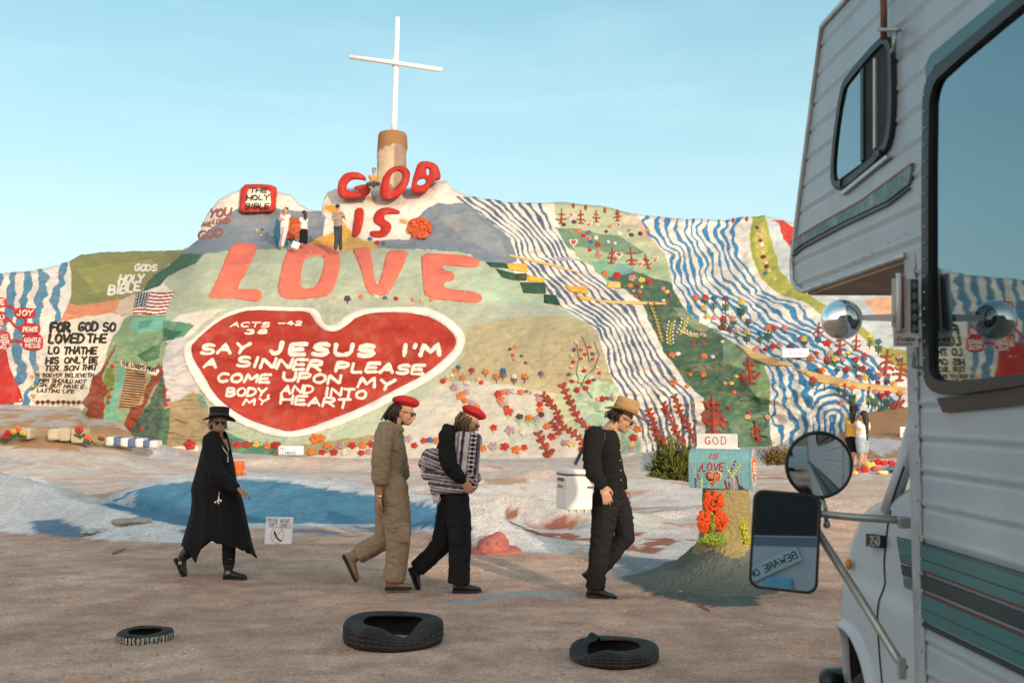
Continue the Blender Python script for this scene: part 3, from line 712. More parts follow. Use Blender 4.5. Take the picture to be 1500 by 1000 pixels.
god([(1150, 58), (1180, 50), (1225, 60), (1248, 80), (1262, 140), (1225, 150), (1200, 180), (1185, 208), (1112, 205), (1120, 150), (1135, 95)], [[(1186, 88), (1204, 92), (1200, 120), (1190, 124)], [(1150, 142), (1188, 136), (1182, 165), (1140, 168)]], 'red letter D standing on the crest')
for p, l in (([(848, 278), (885, 272), (892, 300), (885, 350), (870, 408), (836, 418), (833, 400), (842, 330)], 'red letter I of the word IS on white wall'),
             ([(960, 278), (1010, 272), (1065, 290), (1062, 306), (1020, 302), (990, 305), (985, 330), (1022, 350), (1020, 385), (990, 418), (920, 415), (918, 385), (950, 384), (968, 385), (975, 365), (940, 350), (932, 315)], 'red letter S of the word IS on white wall')):
    o = slab('letter', cB(p), (), RED, 0.16, 2.5, 4, 1); o['label'] = l
# ---- the book panel, texts on the left hill ---------------------------
book = slab('book_panel', cB([(302, 165), (385, 160), (470, 168), (477, 200), (470, 240), (472, 296), (380, 298), (292, 304), (298, 240)]), (), (202, 44, 32), 0.5, 3, 4, 1); book['label'] = 'red framed book reading THE HOLY BIBLE'
bookY = lambda px, py: surfY(px, py) - 0.5
page = slab('page', cB([(322, 178), (380, 172), (455, 184), (450, 215), (460, 250), (445, 284), (380, 280), (310, 286), (318, 240)]), (), (238, 230, 210), 0.56, 3, 4, 1, back=-0.45)
pageY = lambda px, py: surfY(px, py) - 0.57
DK = (44, 42, 36)
def bw(txt, x0, x1, b, h, w, col, sf=None, b1=None, **k):
    write(txt, 260 + x0 / 3.26, 260 + x1 / 3.26, 220 + b / 3.26, 220 + (b if b1 is None else b1) / 3.26, h / 3.26, w / 3.26, col, 0.03, sf=sf, **k)
bw('THE', 345, 425, 203, 22, 6, DK, pageY); bw('HOLY', 328, 436, 240, 22, 6.5, DK, pageY, 236); bw('BIBLE', 324, 436, 277, 22, 6, DK, pageY)
MAR = (158, 92, 84)
bw('YOU', 148, 250, 322, 36, 13, MAR, b1=308, slant=.3); bw('ARE', 115, 160, 364, 20, 8, MAR, slant=.3); bw('LOVED', 168, 246, 352, 24, 8, MAR, slant=.3, b1=348); bw('GOD', 98, 212, 424, 36, 13, MAR, b1=404, slant=.2)
for i in (378, 434):
    Relief().blob(260 + i / 3.26, 220 + 284 / 3.26, 3, 3.6, (240, 190, 40), 0.25).build('flower')
def cA(x, y): return (x / 3.45, 350 + y / 3.45)
def aw(txt, x0, x1, b0, b1, h, w, col, **k):
    p = cA(x0, b0); q_ = cA(x1, b1); write(txt, p[0], q_[0], p[1], q_[1], h / 3.45, w / 3.45, col, 0.022, **k)
aw('GODS', 678, 790, 160, 160, 30, 10, W_, slant=.25); aw('HOLY', 598, 722, 222, 218, 40, 12, W_, slant=.25); aw('BIBLE', 548, 705, 278, 258, 44, 13, W_, slant=.2)
aw('FOR', 256, 350, 468, 470, 44, 20, DK); aw('GOD', 395, 492, 464, 462, 42, 15, DK); aw('SO', 520, 580, 466, 466, 42, 14, DK)
aw('LOVED', 245, 420, 524, 524, 42, 16, DK); aw('THE', 440, 535, 522, 522, 40, 13, DK)
aw('LO', 245, 295, 580, 580, 34, 13, DK); aw('THATHE', 322, 485, 580, 580, 32, 12, DK)
aw('HIS', 232, 295, 630, 628, 30, 11, DK); aw('ONLY', 325, 435, 628, 625, 30, 11, DK); aw('BE', 450, 490, 624, 624, 28, 11, DK)
aw('TER', 225, 292, 664, 666, 24, 9, DK, slant=.3); aw('SON', 322, 392, 664, 664, 24, 9, DK, slant=.3); aw('THAT', 412, 485, 660, 660, 24, 9, DK, slant=.3)
aw('SOEVER BELIEVETH', 212, 470, 696, 698, 18, 6, DK, slant=.3, single=False, name='lettering'); aw('HIM SHOULD NOT', 200, 432, 722, 730, 18, 6, DK, slant=.3, single=False, name='lettering')
aw('ISH. BUT HAVE E', 188, 420, 744, 756, 18, 6, DK, slant=.3, single=False, name='lettering'); aw('LASTING LIFE.', 186, 380, 772, 780, 16, 6, DK, slant=.3, single=False, name='lettering')
aw("THE LORD'S PRAY", 616, 790, 640, 672, 18, 6, DK, slant=.1, single=False, name='lettering')
r = Relief()
for k in range(15):
    y = 660 + k * 13.2; x0 = 640 - k * 2.6; x1 = 742 - k * 1.6 - (k > 6) * (k - 6) * 3
    x = x0
    while x < x1 - 6:
        L_ = random.uniform(5, 16); a = cA(x, y + (x - x0) * .10); b = cA(min(x + L_, x1), y + (x + L_ - x0) * .10); r.stroke([a, b], 1.7, (62, 44, 34), 0.03, step=2); x += L_ + 5
o = r.build('prayer_lettering'); o['label'] = 'dense dark hand lettering of the prayer tablet'
for bx, by, rx, ry, tx in ((125, 374, 54, 27, 'JOY'), (152, 455, 52, 30, 'PEACE'), (165, 522, 54, 42, 'GENTLE'), (-20, 320, 56, 26, 'LOVE'), (-30, 402, 62, 40, 'GOOD'), (-10, 510, 62, 50, 'LONG')):
    x, y = cA(bx, by); pts = [(x + rx / 3.45 * math.copysign(abs(math.cos(a)) ** .6, math.cos(a)), y + ry / 3.45 * math.copysign(abs(math.sin(a)) ** .6, math.sin(a))) for a in np.linspace(0, 2 * math.pi, 17)[:-1]]
    o = slab('red_bubble', pts, (), (200, 42, 34), 0.06, 2.5, 4, 0)
    bub = lambda px, py: surfY(px, py) - 0.065
    if tx in ('JOY', 'PEACE', 'LOVE'):
        aw(tx, bx - rx * .72, bx + rx * .72, by + 12, by + 12, 26 if tx != 'PEACE' else 22, 7, W_, sf=bub, slant=.1)
    elif tx == 'GENTLE':
        aw('GENTLE', bx - 42, bx + 42, by - 2, by - 2, 20, 6, W_, sf=bub, slant=.1); aw('NESS', bx - 36, bx + 36, by + 26, by + 26, 20, 6, W_, sf=bub, slant=.1)
    elif tx == 'GOOD':
        aw('GOOD', bx - 46, bx + 50, by + 2, by + 2, 22, 6, W_, sf=bub, slant=.1); aw('NESS', bx - 36, bx + 44, by + 32, by + 32, 20, 6, W_, sf=bub, slant=.1)
    else:
        aw('LONG', bx - 46, bx + 48, by - 6, by - 6, 22, 6, W_, sf=bub, slant=.1); aw('SUFFER', bx - 52, bx + 56, by + 20, by + 20, 20, 6, W_, sf=bub, slant=.1); aw('ING', bx - 20, bx + 40, by + 44, by + 44, 18, 6, W_, sf=bub, slant=.1)
RB = (200, 42, 34)
def cAs(l): return [cA(*p) for p in l]
o = slab('red_trunk', cAs([(30, 540), (45, 640), (70, 700), (105, 770), (122, 836), (-280, 836), (-230, 700), (-190, 560), (-100, 500)]), (), RB, 0.05, 3, 6, 1)
for pl in ([(-60, 400), (-30, 360), (20, 330), (70, 352)], [(40, 400), (75, 440), (110, 455)], [(30, 520), (80, 512), (120, 520)], [(130, 400), (130, 430)], [(160, 480), (170, 500)], [(-150, 520), (-60, 420)]):
    Relief().stroke([cA(*p) for p in pl], 5, RB, 0.05).build('red_branch')

# ---- flag --------------------------------------------------------------
fa, fb, fc_, fd = (200, 428), (255.6, 427), (242, 459.5), (193.6, 461)
def flagc(px, py):
    v = (py - 427.5) / (460.3 - 427.5); xl = 200 + (193.6 - 200) * v; xr = 255.6 + (242 - 255.6) * v; u = (px - xl) / (xr - xl)
    vv = v + 0.03 * np.sin(u * 7); c_ = np.where((np.floor(vv * 13) % 2 == 0)[:, None], lin((150, 36, 34)), lin((236, 226, 210)))
    can = (u < 0.36) & (vv < 0.72); c_[can] = lin((44, 48, 66))
    st = can & ((((u * 36) % 2.6 - 1.3) ** 2 + ((vv * 26 + np.floor(u * 36 / 2.6) * 1.3) % 2.6 - 1.3) ** 2) < 0.5); c_[st] = lin((220, 216, 206)); return c_
o = slab('flag_panel', [fa, fb, fc_, fd], (), RED, 0.10, 1.5, 0.9, 0, colf=flagc, wob=0.2); o['label'] = 'painted flag with red and white stripes and starred dark canton'

# ---- ledge blocks -------------------------------------------------------
for p, c in (([(712, 384), (741, 385), (746, 393), (719, 391)], DG), ([(741, 386), (772, 386), (773, 399), (746, 394)], YE), ([(726, 393), (756, 401), (757, 411), (736, 406)], DG), ([(756, 401), (772, 400), (772, 411), (757, 411)], (60, 70, 40)),
             ([(773, 402), (798, 408), (797, 413), (774, 412)], YE), ([(762, 413), (799, 414), (800, 430), (767, 429)], DG), ([(797, 431), (815, 432), (821, 447), (797, 444)], DG), ([(827, 419), (860, 420), (862, 431), (835, 427)], YE),
             ([(840, 431), (872, 437), (866, 441), (850, 438)], YE), ([(889, 412), (909, 413), (909, 422), (889, 421)], (240, 186, 110))):
    slab('ledge_block', p, (), c, 0.10, 3, 5, 0)
for p in ([(858, 437), (892, 440), (935, 441), (976, 443), (976, 446), (930, 446), (892, 444)], [(1078, 503), (1100, 512), (1150, 529), (1163, 536), (1130, 536), (1098, 524)], [(1160, 538), (1215, 550), (1262, 560), (1328, 568), (1328, 576), (1262, 570), (1200, 560)], [(745, 372), (800, 384), (850, 398), (850, 400), (798, 388), (745, 375)]):
    slab('path_ledge', p, (), (224, 184, 120), 0.07, 3, 5, 0)
# ---- small trees in relief ------------------------------------------------
def tree(x, yb, h, col=(172, 68, 44), w=None, tilt=0.0, sd=0):
    r = Relief(); rd = random.Random(sd + int(x)); w = w or max(2.8, h * 0.17)
    r.stroke([(x, yb), (x + tilt * h * .5, yb - h * .5), (x + tilt * h, yb - h)], w, col, 0.10, taper=0.5)
    n = max(2, int(h / 10))
    for k in range(n):
        t = 0.25 + 0.7 * k / n; bx = x + tilt * h * t; by = yb - h * t; L_ = h * (0.36 - 0.22 * t) * rd.uniform(.75, 1.25)
        for s_ in (-1, 1):
            r.stroke([(bx, by), (bx + s_ * L_ * .6, by + L_ * rd.uniform(-.25, .25)), (bx + s_ * L_, by + L_ * rd.uniform(-.5, .55))], w * rd.uniform(.75, 1.1), col, 0.07, taper=.2, wv=.3)
    r.stroke([(x - h * .16, yb + 1), (x + h * .16, yb + 1)], w * .8, col, 0.06)
    o = r.build('tree_relief'); return o
for x, y, h, t in ((822, 326, 20, .05), (851, 326, 19, 0), (874, 324, 16, -.05), (905, 322, 15, -.1), (840, 303, 6, 0), (858, 306, 6, 0), (886, 310, 6, 0), (905, 313, 6, 0), (896, 384, 22, .05), (926, 386, 24, -.1), (950, 392, 20, -.25),
                   (1074, 324, 5, 0), (1094, 322, 5, 0), (1199, 492, 20, .05), (1231, 512, 24, 0), (1254, 512, 22, .05), (1297, 548, 36, .1), (1318, 556, 30, .15), (1100, 560, 36, -.1), (1046, 632, 52, -.05), (1110, 645, 28, -.15), (1305, 622, 42, .35)):
    tree(x, y, h, tilt=t)
def leafy(P, col=(168, 66, 42), w=5):
    r = Relief(); r.stroke(P, w * .6, col, 0.08)
    Q_ = resample(P, w * 1.5, False)
    for i, p in enumerate(Q_):
        a = (Q_[min(i + 1, len(Q_) - 1)] - Q_[max(i - 1, 0)]); an = math.atan2(a[1], a[0])
        for s_ in (-1, 1):
            q_ = random.uniform(.6, 1.25); r.blob(p[0] + s_ * math.sin(an) * w * .5 + random.uniform(-1, 1), p[1] - s_ * math.cos(an) * w * .5 + random.uniform(-1, 1), w * .95 * q_, w * .5 * q_, tuple(int(v * random.uniform(.85, 1.1)) for v in col), 0.08, rot=an + s_ * random.uniform(.4, 1.3), n=8, seed=i)
    r.build('leaf_relief')
for P, w in (([(824, 564), (836, 590), (850, 618), (862, 628)], 5.6), ([(795, 578), (815, 600), (825, 625), (855, 645)], 5.6), ([(808, 617), (820, 632)], 5), ([(788, 634), (796, 650), (803, 664)], 7.5), ([(950, 600), (962, 630), (975, 652)], 4.8), ([(972, 590), (985, 620), (1000, 648)], 4.8), ([(988, 580), (1000, 610), (1018, 645)], 4.8), ([(955, 620), (968, 650)], 5)):
    leafy(P, w=w)
# ---- flowers ----------------------------------------------------------------
FC = {'r': (206, 44, 36), 'o': (240, 128, 52), 'y': (240, 200, 70), 'w': (238, 226, 206), 'p': (226, 150, 140), 'b': (60, 110, 160), 'v': (122, 92, 118), 'm': (120, 44, 44), 'c': (240, 196, 140), 'l': (198, 160, 172), 'k': (90, 70, 84)}
def flower(x, y, s, c, stem=0, gcol=(62, 98, 62), leaves=True):
    r = Relief(); sd = int(x * 7 + y)
    if stem:
        r.stroke([(x, y), (x + random.uniform(-1, 1), y + stem)], max(1.3, s * .35), gcol, 0.04)
        if leaves:
            for k in range(max(1, int(stem / 6))):
                yy = y + stem * (0.5 + 0.45 * k / max(1, int(stem / 6)))
                for s_ in (-1, 1): r.stroke([(x, yy), (x + s_ * s * .9, yy - s * .55)], s * .45, gcol, 0.05)
    r.blob(x, y, s, s * .8, FC[c], 0.075, wob=.2, seed=sd)
    if s > 4.2:
        for k in range(5):
            a = k * 1.257 + sd; r.blob(x + math.cos(a) * s * .62, y + math.sin(a) * s * .5, s * .48, s * .36, tuple(int(v * random.uniform(.82, 1.0)) for v in FC[c]), 0.085, rot=a, n=7, seed=k)
    if s > 3.2: r.blob(x - s * .1, y - s * .05, s * .45, s * .38, tuple(int(v * .82) for v in FC[c]), 0.10, n=8, seed=sd + 1)
    o = r.build('flower'); return o
fl = []
# between the falls, upper
for x, y, s, c in ((836, 338, 3, 'o'), (848, 338, 4, 'o'), (862, 340, 4, 'v'), (855, 345, 4, 'r'), (826, 329, 3.5, 'k'), (841, 325, 4, 'k'), (875, 329, 3.5, 'w'), (893, 332, 3.5, 'o'), (888, 339, 3, 'k'), (907, 341, 4, 'w'), (873, 348, 4, 'w'), (865, 354, 4, 'b'), (876, 358, 4.5, 'r'), (891, 354, 3, 'w'), (901, 356, 3, 'w'), (925, 344, 4, 'k'), (938, 342, 4, 'm'), (864, 366, 3.5, 'r'), (877, 368, 4, 'p'), (877, 374, 5, 'p'),
                   (886, 400, 5, 'o'), (904, 403, 6, 'r'), (926, 407, 6, 'p'), (940, 410, 5, 'y'), (951, 412, 5, 'r'), (923, 418, 4, 'o'), (933, 419, 3.5, 'm'), (940, 420, 3, 'y'), (937, 427, 3.5, 'o'), (928, 426, 2.5, 'p'), (971, 422, 4, 'p'), (977, 427, 4, 'y'), (982, 432, 4, 'v'), (972, 440, 3, 'w'), (977, 442, 2.5, 'r'), (931, 434, 2.5, 'r'), (938, 435, 2.5, 'r'),
                   (1025, 483, 3, 'o'), (1031, 491, 4, 'p'), (1016, 502, 3.5, 'r'), (1031, 502, 3, 'r'), (1031, 521, 5, 'o'), (1044, 522, 3.5, 'w'), (984, 520, 5, 'o'), (993, 518, 4, 'w'), (1058, 500, 3, 'w'), (1011, 548, 3.5, 'o'), (1030, 548, 5, 'o'), (1078, 551, 4, 'y'), (1088, 554, 4.5, 'r'), (1071, 561, 4, 'y'), (1062, 561, 3.5, 'p'), (1075, 574, 4, 'o'), (1068, 597, 4, 'r'), (1097, 606, 4, 'r'), (1095, 610, 5, 'c'), (1124, 611, 4.5, 'c'), (986, 560, 5.5, 'o'), (1006, 566, 4, 'o'),
                   (790, 322, 2, 'm'), (948, 337, 3, 'o')):
    flower(x, y, s, c)
# on the bright fall with stems
for x, y, s, c, st in ((1019, 436, 5, 'o', 8), (1033, 435, 5, 'r', 12), (1046, 436, 4.5, 'b', 20), (1063, 437, 5, 'v', 22), (1086, 442, 5.5, 'y', 24), (1031, 451, 5, 'y', 0), (1036, 463, 4.5, 'y', 0), (1046, 465, 4.5, 'p', 0), (1060, 466, 5, 'r', 12), (1074, 466, 5, 'p', 14), (1058, 479, 6, 'm', 0), (1096, 470, 4.5, 'v', 10), (1069, 481, 4.5, 'v', 8), (1079, 484, 4, 'p', 14), (1094, 486, 5, 'y', 18), (1113, 487, 4, 'b', 18), (1125, 480, 5.5, 'o', 22), (1134, 480, 4, 'r', 8), (1149, 480, 5, 'p', 8),
                        (1178, 496, 5, 'y', 12), (1172, 495, 3.5, 'r', 0), (1107, 512, 5, 'p', 0), (1121, 511, 4, 'r', 0), (1132, 507, 5, 'r', 0), (1142, 505, 5, 'p', 0), (1159, 507, 5.5, 'v', 6), (1198, 496, 4.5, 'b', 10), (1212, 502, 6.5, 'r', 0), (1196, 517, 4, 'r', 6), (1187, 524, 6, 'o', 0), (1212, 525, 5, 'r', 12), (1217, 516, 4.5, 'y', 8), (1223, 525, 5, 'y', 12), (1229, 516, 4.5, 'r', 8), (1234, 526, 4, 'p', 8), (1242, 516, 4, 'y', 8), (1254, 526, 5, 'r', 22), (1266, 520, 4.5, 'r', 12), (1227, 540, 4, 'b', 8), (1240, 541, 5, 'r', 6), (1204, 542, 5.5, 'o', 0), (1264, 539, 5, 'r', 0), (1274, 544, 6, 'b', 0), (1267, 552, 5.5, 'y', 0), (1280, 552, 6, 'b', 0), (1289, 549, 5, 'o', 6), (1258, 551, 4, 'r', 0), (1286, 560, 4, 'm', 0), (1300, 559, 4.5, 'm', 0), (1310, 562, 5, 'y', 0),
                        (1191, 555, 5.5, 'r', 14), (1229, 563, 4, 'y', 16), (1238, 564, 4, 'r', 20), (1248, 567, 5, 'o', 30), (1273, 567, 4, 'r', 30), (1282, 573, 5, 'p', 26), (1291, 579, 5, 'r', 34), (1300, 575, 5, 'r', 24), (1318, 575, 5, 'o', 10), (1233, 590, 4.5, 'p', 0), (1274, 491, 4, 'y', 20), (1287, 500, 5, 'b', 20), (1317, 521, 5, 'p', 12), (1179, 557, 0.1, 'w', 8), (1208, 563, 0.1, 'w', 8)):
    flower(x, y, s, c, st)
# lower slope of the sage hill and along its foot
PG = (160, 205, 165)
for x, y, s, c, st in ((671, 537, 3.5, 'b', 8), (666, 542, 4, 'o', 0), (691, 542, 4.5, 'r', 6), (711, 544, 5, 'o', 8), (737, 543, 5, 'b', 14), (727, 551, 5, 'o', 10), (753, 551, 4.5, 'w', 12), (769, 551, 5, 'o', 10), (792, 546, 4, 'v', 8), (655, 552, 4, 'c', 0), (678, 553, 5, 'o', 0), (684, 560, 5, 'w', 0), (649, 558, 4.5, 'r', 0), (705, 560, 4, 'r', 0), (662, 550, 3, 'w', 0), (700, 556, 4, 'c', 0),
                        (665, 567, 6, 'l', 0), (683, 574, 5, 'l', 0), (675, 579, 7, 'o', 6), (681, 586, 5, 'o', 0), (692, 590, 6, 'l', 0), (698, 597, 6, 'o', 0), (730, 577, 6.5, 'r', 8), (737, 574, 5, 'o', 0), (744, 573, 5, 'l', 0), (753, 573, 4.5, 'w', 0), (763, 574, 5, 'o', 0), (771, 573, 3.5, 'v', 0), (779, 575, 3.5, 'c', 0), (787, 578, 4, 'p', 0), (733, 585, 6, 'o', 6), (737, 591, 5.5, 'l', 0), (742, 597, 5, 'r', 0), (745, 603, 7, 'r', 10), (790, 584, 5, 'l', 0), (791, 592, 5, 'r', 0), (791, 600, 5.5, 'o', 0), (793, 607, 4.5, 'k', 0), (761, 610, 5.5, 'k', 12), (775, 612, 6, 'o', 12), (787, 613, 6, 'l', 12), (801, 624, 5.5, 'o', 0),
                        (723, 626, 5.5, 'r', 8), (747, 630, 7.5, 'l', 10), (765, 632, 5, 'w', 8), (808, 639, 6, 'r', 4), (683, 642, 7, 'p', 0), (707, 656, 6, 'o', 4), (722, 653, 7, 'l', 6), (739, 654, 7, 'r', 6), (756, 658, 7, 'o', 4), (768, 655, 5, 'r', 5), (836, 649, 6, 'c', 4), (852, 657, 5, 'r', 2), (827, 648, 5, 'l', 4), (928, 640, 6, 'r', 0), (934, 628, 6, 'o', 0), (925, 650, 5, 'c', 0), (926, 657, 5, 'l', 4),
                        (876, 584, 4, 'c', 4), (882, 584, 5, 'r', 4), (890, 583, 4, 'v', 4), (898, 584, 4, 'p', 4),
                        (278, 651, 9, 'r', 0), (337, 649, 5.5, 'o', 2), (348, 651, 6, 'r', 2), (361, 651, 6, 'r', 2), (375, 650, 6, 'y', 2), (391, 653, 6, 'o', 4), (404, 652, 7, 'r', 3), (462, 642, 9, 'o', 4), (471, 641, 6, 'o', 4), (455, 662, 6, 'o', 0), (472, 662, 5, 'r', 0), (479, 652, 6, 'o', 4), (489, 662, 6, 'r', 0), (500, 652, 6, 'l', 6), (516, 652, 6, 'r', 4), (531, 652, 6, 'o', 4), (544, 650, 6, 'r', 4), (504, 662, 5, 'w', 0), (529, 663, 5, 'r', 0), (540, 661, 5, 'p', 0), (598, 642, 6, 'l', 6), (607, 652, 5, 'r', 4), (621, 645, 5, 'r', 0), (630, 644, 5, 'b', 0), (640, 645, 6, 'o', 0), (668, 660, 6, 'o', 4)):
    flower(x, y, s, c, st, gcol=PG if y > 565 and x > 440 else (110, 110, 100) if x > 600 else (60, 96, 66))
# twig plants on khaki shoulder
for pl in ([(852, 492), (860, 510), (863, 530)], [(868, 583), (850, 560), (844, 545), (848, 525), (845, 505)], [(850, 568), (858, 550), (870, 540), (878, 520), (870, 500)]):
    Relief().stroke(pl, 1.5, (110, 100, 92), 0.03).build('twig')
for x, y, s, c in ((844, 501, 3.2, 'c'), (841, 512, 3.4, 'v'), (837, 520, 3.6, 'c'), (840, 530, 3.6, 'r'), (837, 537, 3, 'c'), (834, 548, 3.6, 'v'), (838, 558, 3.8, 'r'), (845, 571, 4.8, 'r'), (851, 512, 3, 'r'), (857, 519, 3.4, 'r'), (851, 525, 3, 'r'), (864, 508, 3, 'r'), (868, 518, 3.2, 'v'), (868, 526, 3, 'r'), (875, 538, 3, 'c'), (856, 543, 3.6, 'r'), (849, 558, 3.6, 'c'), (858, 568, 4.4, 'r'), (862, 559, 4.4, 'r'), (870, 556, 3.4, 'v'), (878, 546, 3, 'r'), (755, 508, 3.2, 'o'), (747, 511, 2.8, 'k'), (751, 520, 3, 'r'), (754, 526, 2.8, 'p'), (764, 521, 2.5, 'k'), (770, 531, 2.5, 'k'), (857, 538, 3, 'c'),
                   (509, 437, 5, 'v'), (529, 434, 4, 'o'), (551, 434, 4, 'w'), (564, 436, 3.5, 'b'), (580, 437, 4, 'r'), (605, 438, 3.5, 'p'), (617, 438, 3.5, 'c'), (631, 439, 3, 'o'), (376, 337, 2.5, 'y'), (384, 336, 2, 'k'), (382, 345, 2, 'y'), (542, 350, 4, 'b'), (553, 355, 4, 'r'), (562, 356, 4, 'v'),
                   (1109, 333, 3, 'k'), (1115, 337, 4, 'c'), (1114, 346, 3.5, 'c'), (1114, 352, 3, 'm'), (1116, 358, 4, 'w'), (1117, 370, 4, 'c'), (1118, 376, 4, 'm'), (1121, 384, 4, 'c'), (1123, 390, 4, 'm'), (1126, 396, 4, 'c'), (1121, 400, 3, 'b'), (1134, 408, 4, 'c')):
    flower(x, y, s, c)
flower(509, 437, 5, 'v', 8)
# yellow twig plants
for x, y, h in ((1000, 520, 0), ):
    pass
for pl, dc in (([(954, 448), (962, 470), (970, 500)], 'm'), ([(982, 505), (981, 490), (984, 474)], 'w'), ([(996, 490), (1002, 478), (1003, 470)], 'w'), ([(1002, 488), (1012, 492), (1022, 493)], 'w')):
    r = Relief(); r.stroke(pl, 1.8, (196, 184, 84), 0.05)
    for p in resample(pl, 5, False):
        for s_ in (-1, 1): r.stroke([p, (p[0] + s_ * 4, p[1] - 3)], 1.2, (196, 184, 84), 0.05); r.blob(p[0] + s_ * 4.4, p[1] - 3.6, 1.7, 1.7, FC[dc], 0.08, n=6)
    r.build('twig_plant')
# small hearts
def mini_heart(x, y, s, col=(200, 60, 44), rim=(236, 214, 204)):
    def hp(k): return [(x + k * s * (16 * math.sin(t) ** 3) / 16, y - k * s * (13 * math.cos(t) - 5 * math.cos(2 * t) - 2 * math.cos(3 * t) - math.cos(4 * t)) / 16) for t in np.linspace(0, 2 * math.pi, 25)[:-1]]
    o = slab('small_heart', hp(1.0), (), rim, 0.06, 2, 3, 0); slab('heart_fill', hp(.68), (), col, 0.09, 2, 3, 0, parent=o, back=-0.04)
for x, y, s in ((836, 316, 7), (863, 328, 5), (862, 349, 4), (840, 355, 7), (906, 374, 7), (960, 379, 5), (938, 386, 5), (905, 329, 5), (922, 337, 4), (851, 334, 4)):
    mini_heart(x, y, s)
# orange bush reliefs beside the ledge
def shaggy(x, y, rx, ry, col, sd):
    r = Relief(); rd = random.Random(sd); r.blob(x, y, rx, ry, col, 0.2, n=16, wob=.08)
    for k in range(36):
        a = rd.uniform(0, 6.28); q_ = math.sqrt(rd.random()); r.blob(x + math.cos(a) * rx * q_ * .85, y + math.sin(a) * ry * q_ * .85, rx * .22, ry * .18, tuple(int(v * rd.uniform(.8, 1.15)) if v * 1.15 < 255 else v for v in col), 0.3, n=7, rot=rd.random() * 3)
    o = r.build('flower'); o['label'] = 'large shaggy orange flower relief'
shaggy(427, 334, 17, 18, (206, 92, 40), 1); shaggy(614, 334, 19, 17, (224, 100, 44), 2)
for x, y in ((544, 291), (591, 324)):
    r = Relief()
    for k in range(9): a = k * .698; r.stroke([(x, y), (x + math.cos(a) * 7, y + math.sin(a) * 5)], 1.8, (222, 170, 90), 0.06, taper=.5)
    r.build('sun_relief')
# flowers of the left wall foot
for k in range(9):
    x, y = cA(190 + k * 26, 822 + random.uniform(-4, 4)); flower(x, y, 3.4, 'm', 5)
for x, y in ((190, 672), (163, 692), (163, 742), (168, 788)):
    a = cA(x, y); flower(a[0], a[1], 3.4, 'y', 5)
for x, y in ((567, 640), (565, 757), (553, 797), (546, 825), (523, 845), (836, 762), (852, 812), (838, 836), (714, 960), (660, 945), (832, 790)):
    a = cA(x, y); flower(a[0], a[1], 3.2, 'r')
for i, (x, y, s) in enumerate(((-30, 596, 6), )): pass
# ================================================================== GROUND
def lw(px, py, Y):
    v = at(px, py, float(Y)); return v
RIDGES = []
def ridge(pts, w, wf=None):
    """pts: (px,py,Y) of the crest line; w: half width behind, wf: half width in front"""
    RIDGES.append((np.array([lw(*p) for p in pts]), w, wf or w))
ridge([(125, 762, 15.6), (170, 735, 16.3), (220, 712, 16.8), (260, 701, 17.2), (330, 696, 17.4), (400, 697, 17.4), (450, 702, 17.2), (560, 718, 16.6), (640, 732, 16.0), (700, 752, 15.2)], 2.6, 1.7)
ridge([(-260, 690, 15.2), (-100, 694, 15.2), (0, 697, 15.0), (50, 706, 14.8), (100, 728, 14.4), (180, 752, 13.9), (270, 772, 13.3), (360, 786, 12.8)], 1.7, 1.1)
ridge([(655, 752, 12.9), (688, 738, 12.8), (712, 745, 12.7), (760, 775, 12.4), (820, 800, 12.1)], 0.9, 0.7)
ridge([(640, 728, 15.4), (700, 722, 15.2), (780, 728, 14.8), (850, 742, 14.4), (920, 752, 14.2), (975, 768, 13.8)], 1.0, 0.55)
ridge([(700, 702, 19.0), (780, 690, 19.6), (860, 684, 20), (940, 700, 19.2), (1040, 716, 18.4), (1150, 722, 18)], 2.5, 1.6)
ridge([(1110, 738, 15.0), (1200, 730, 15.2), (1330, 726, 15.4), (1450, 724, 15.4)], 2.2, 1.3)
ridge([(0, 640, 27.5), (110, 634, 27.6), (190, 636, 27.8), (236, 652, 28.0)], 1.0, 0.35)
ridge([(300, 672, 27), (420, 668, 28), (560, 676, 27), (700, 680, 26.6)], 1.2, 0.6)
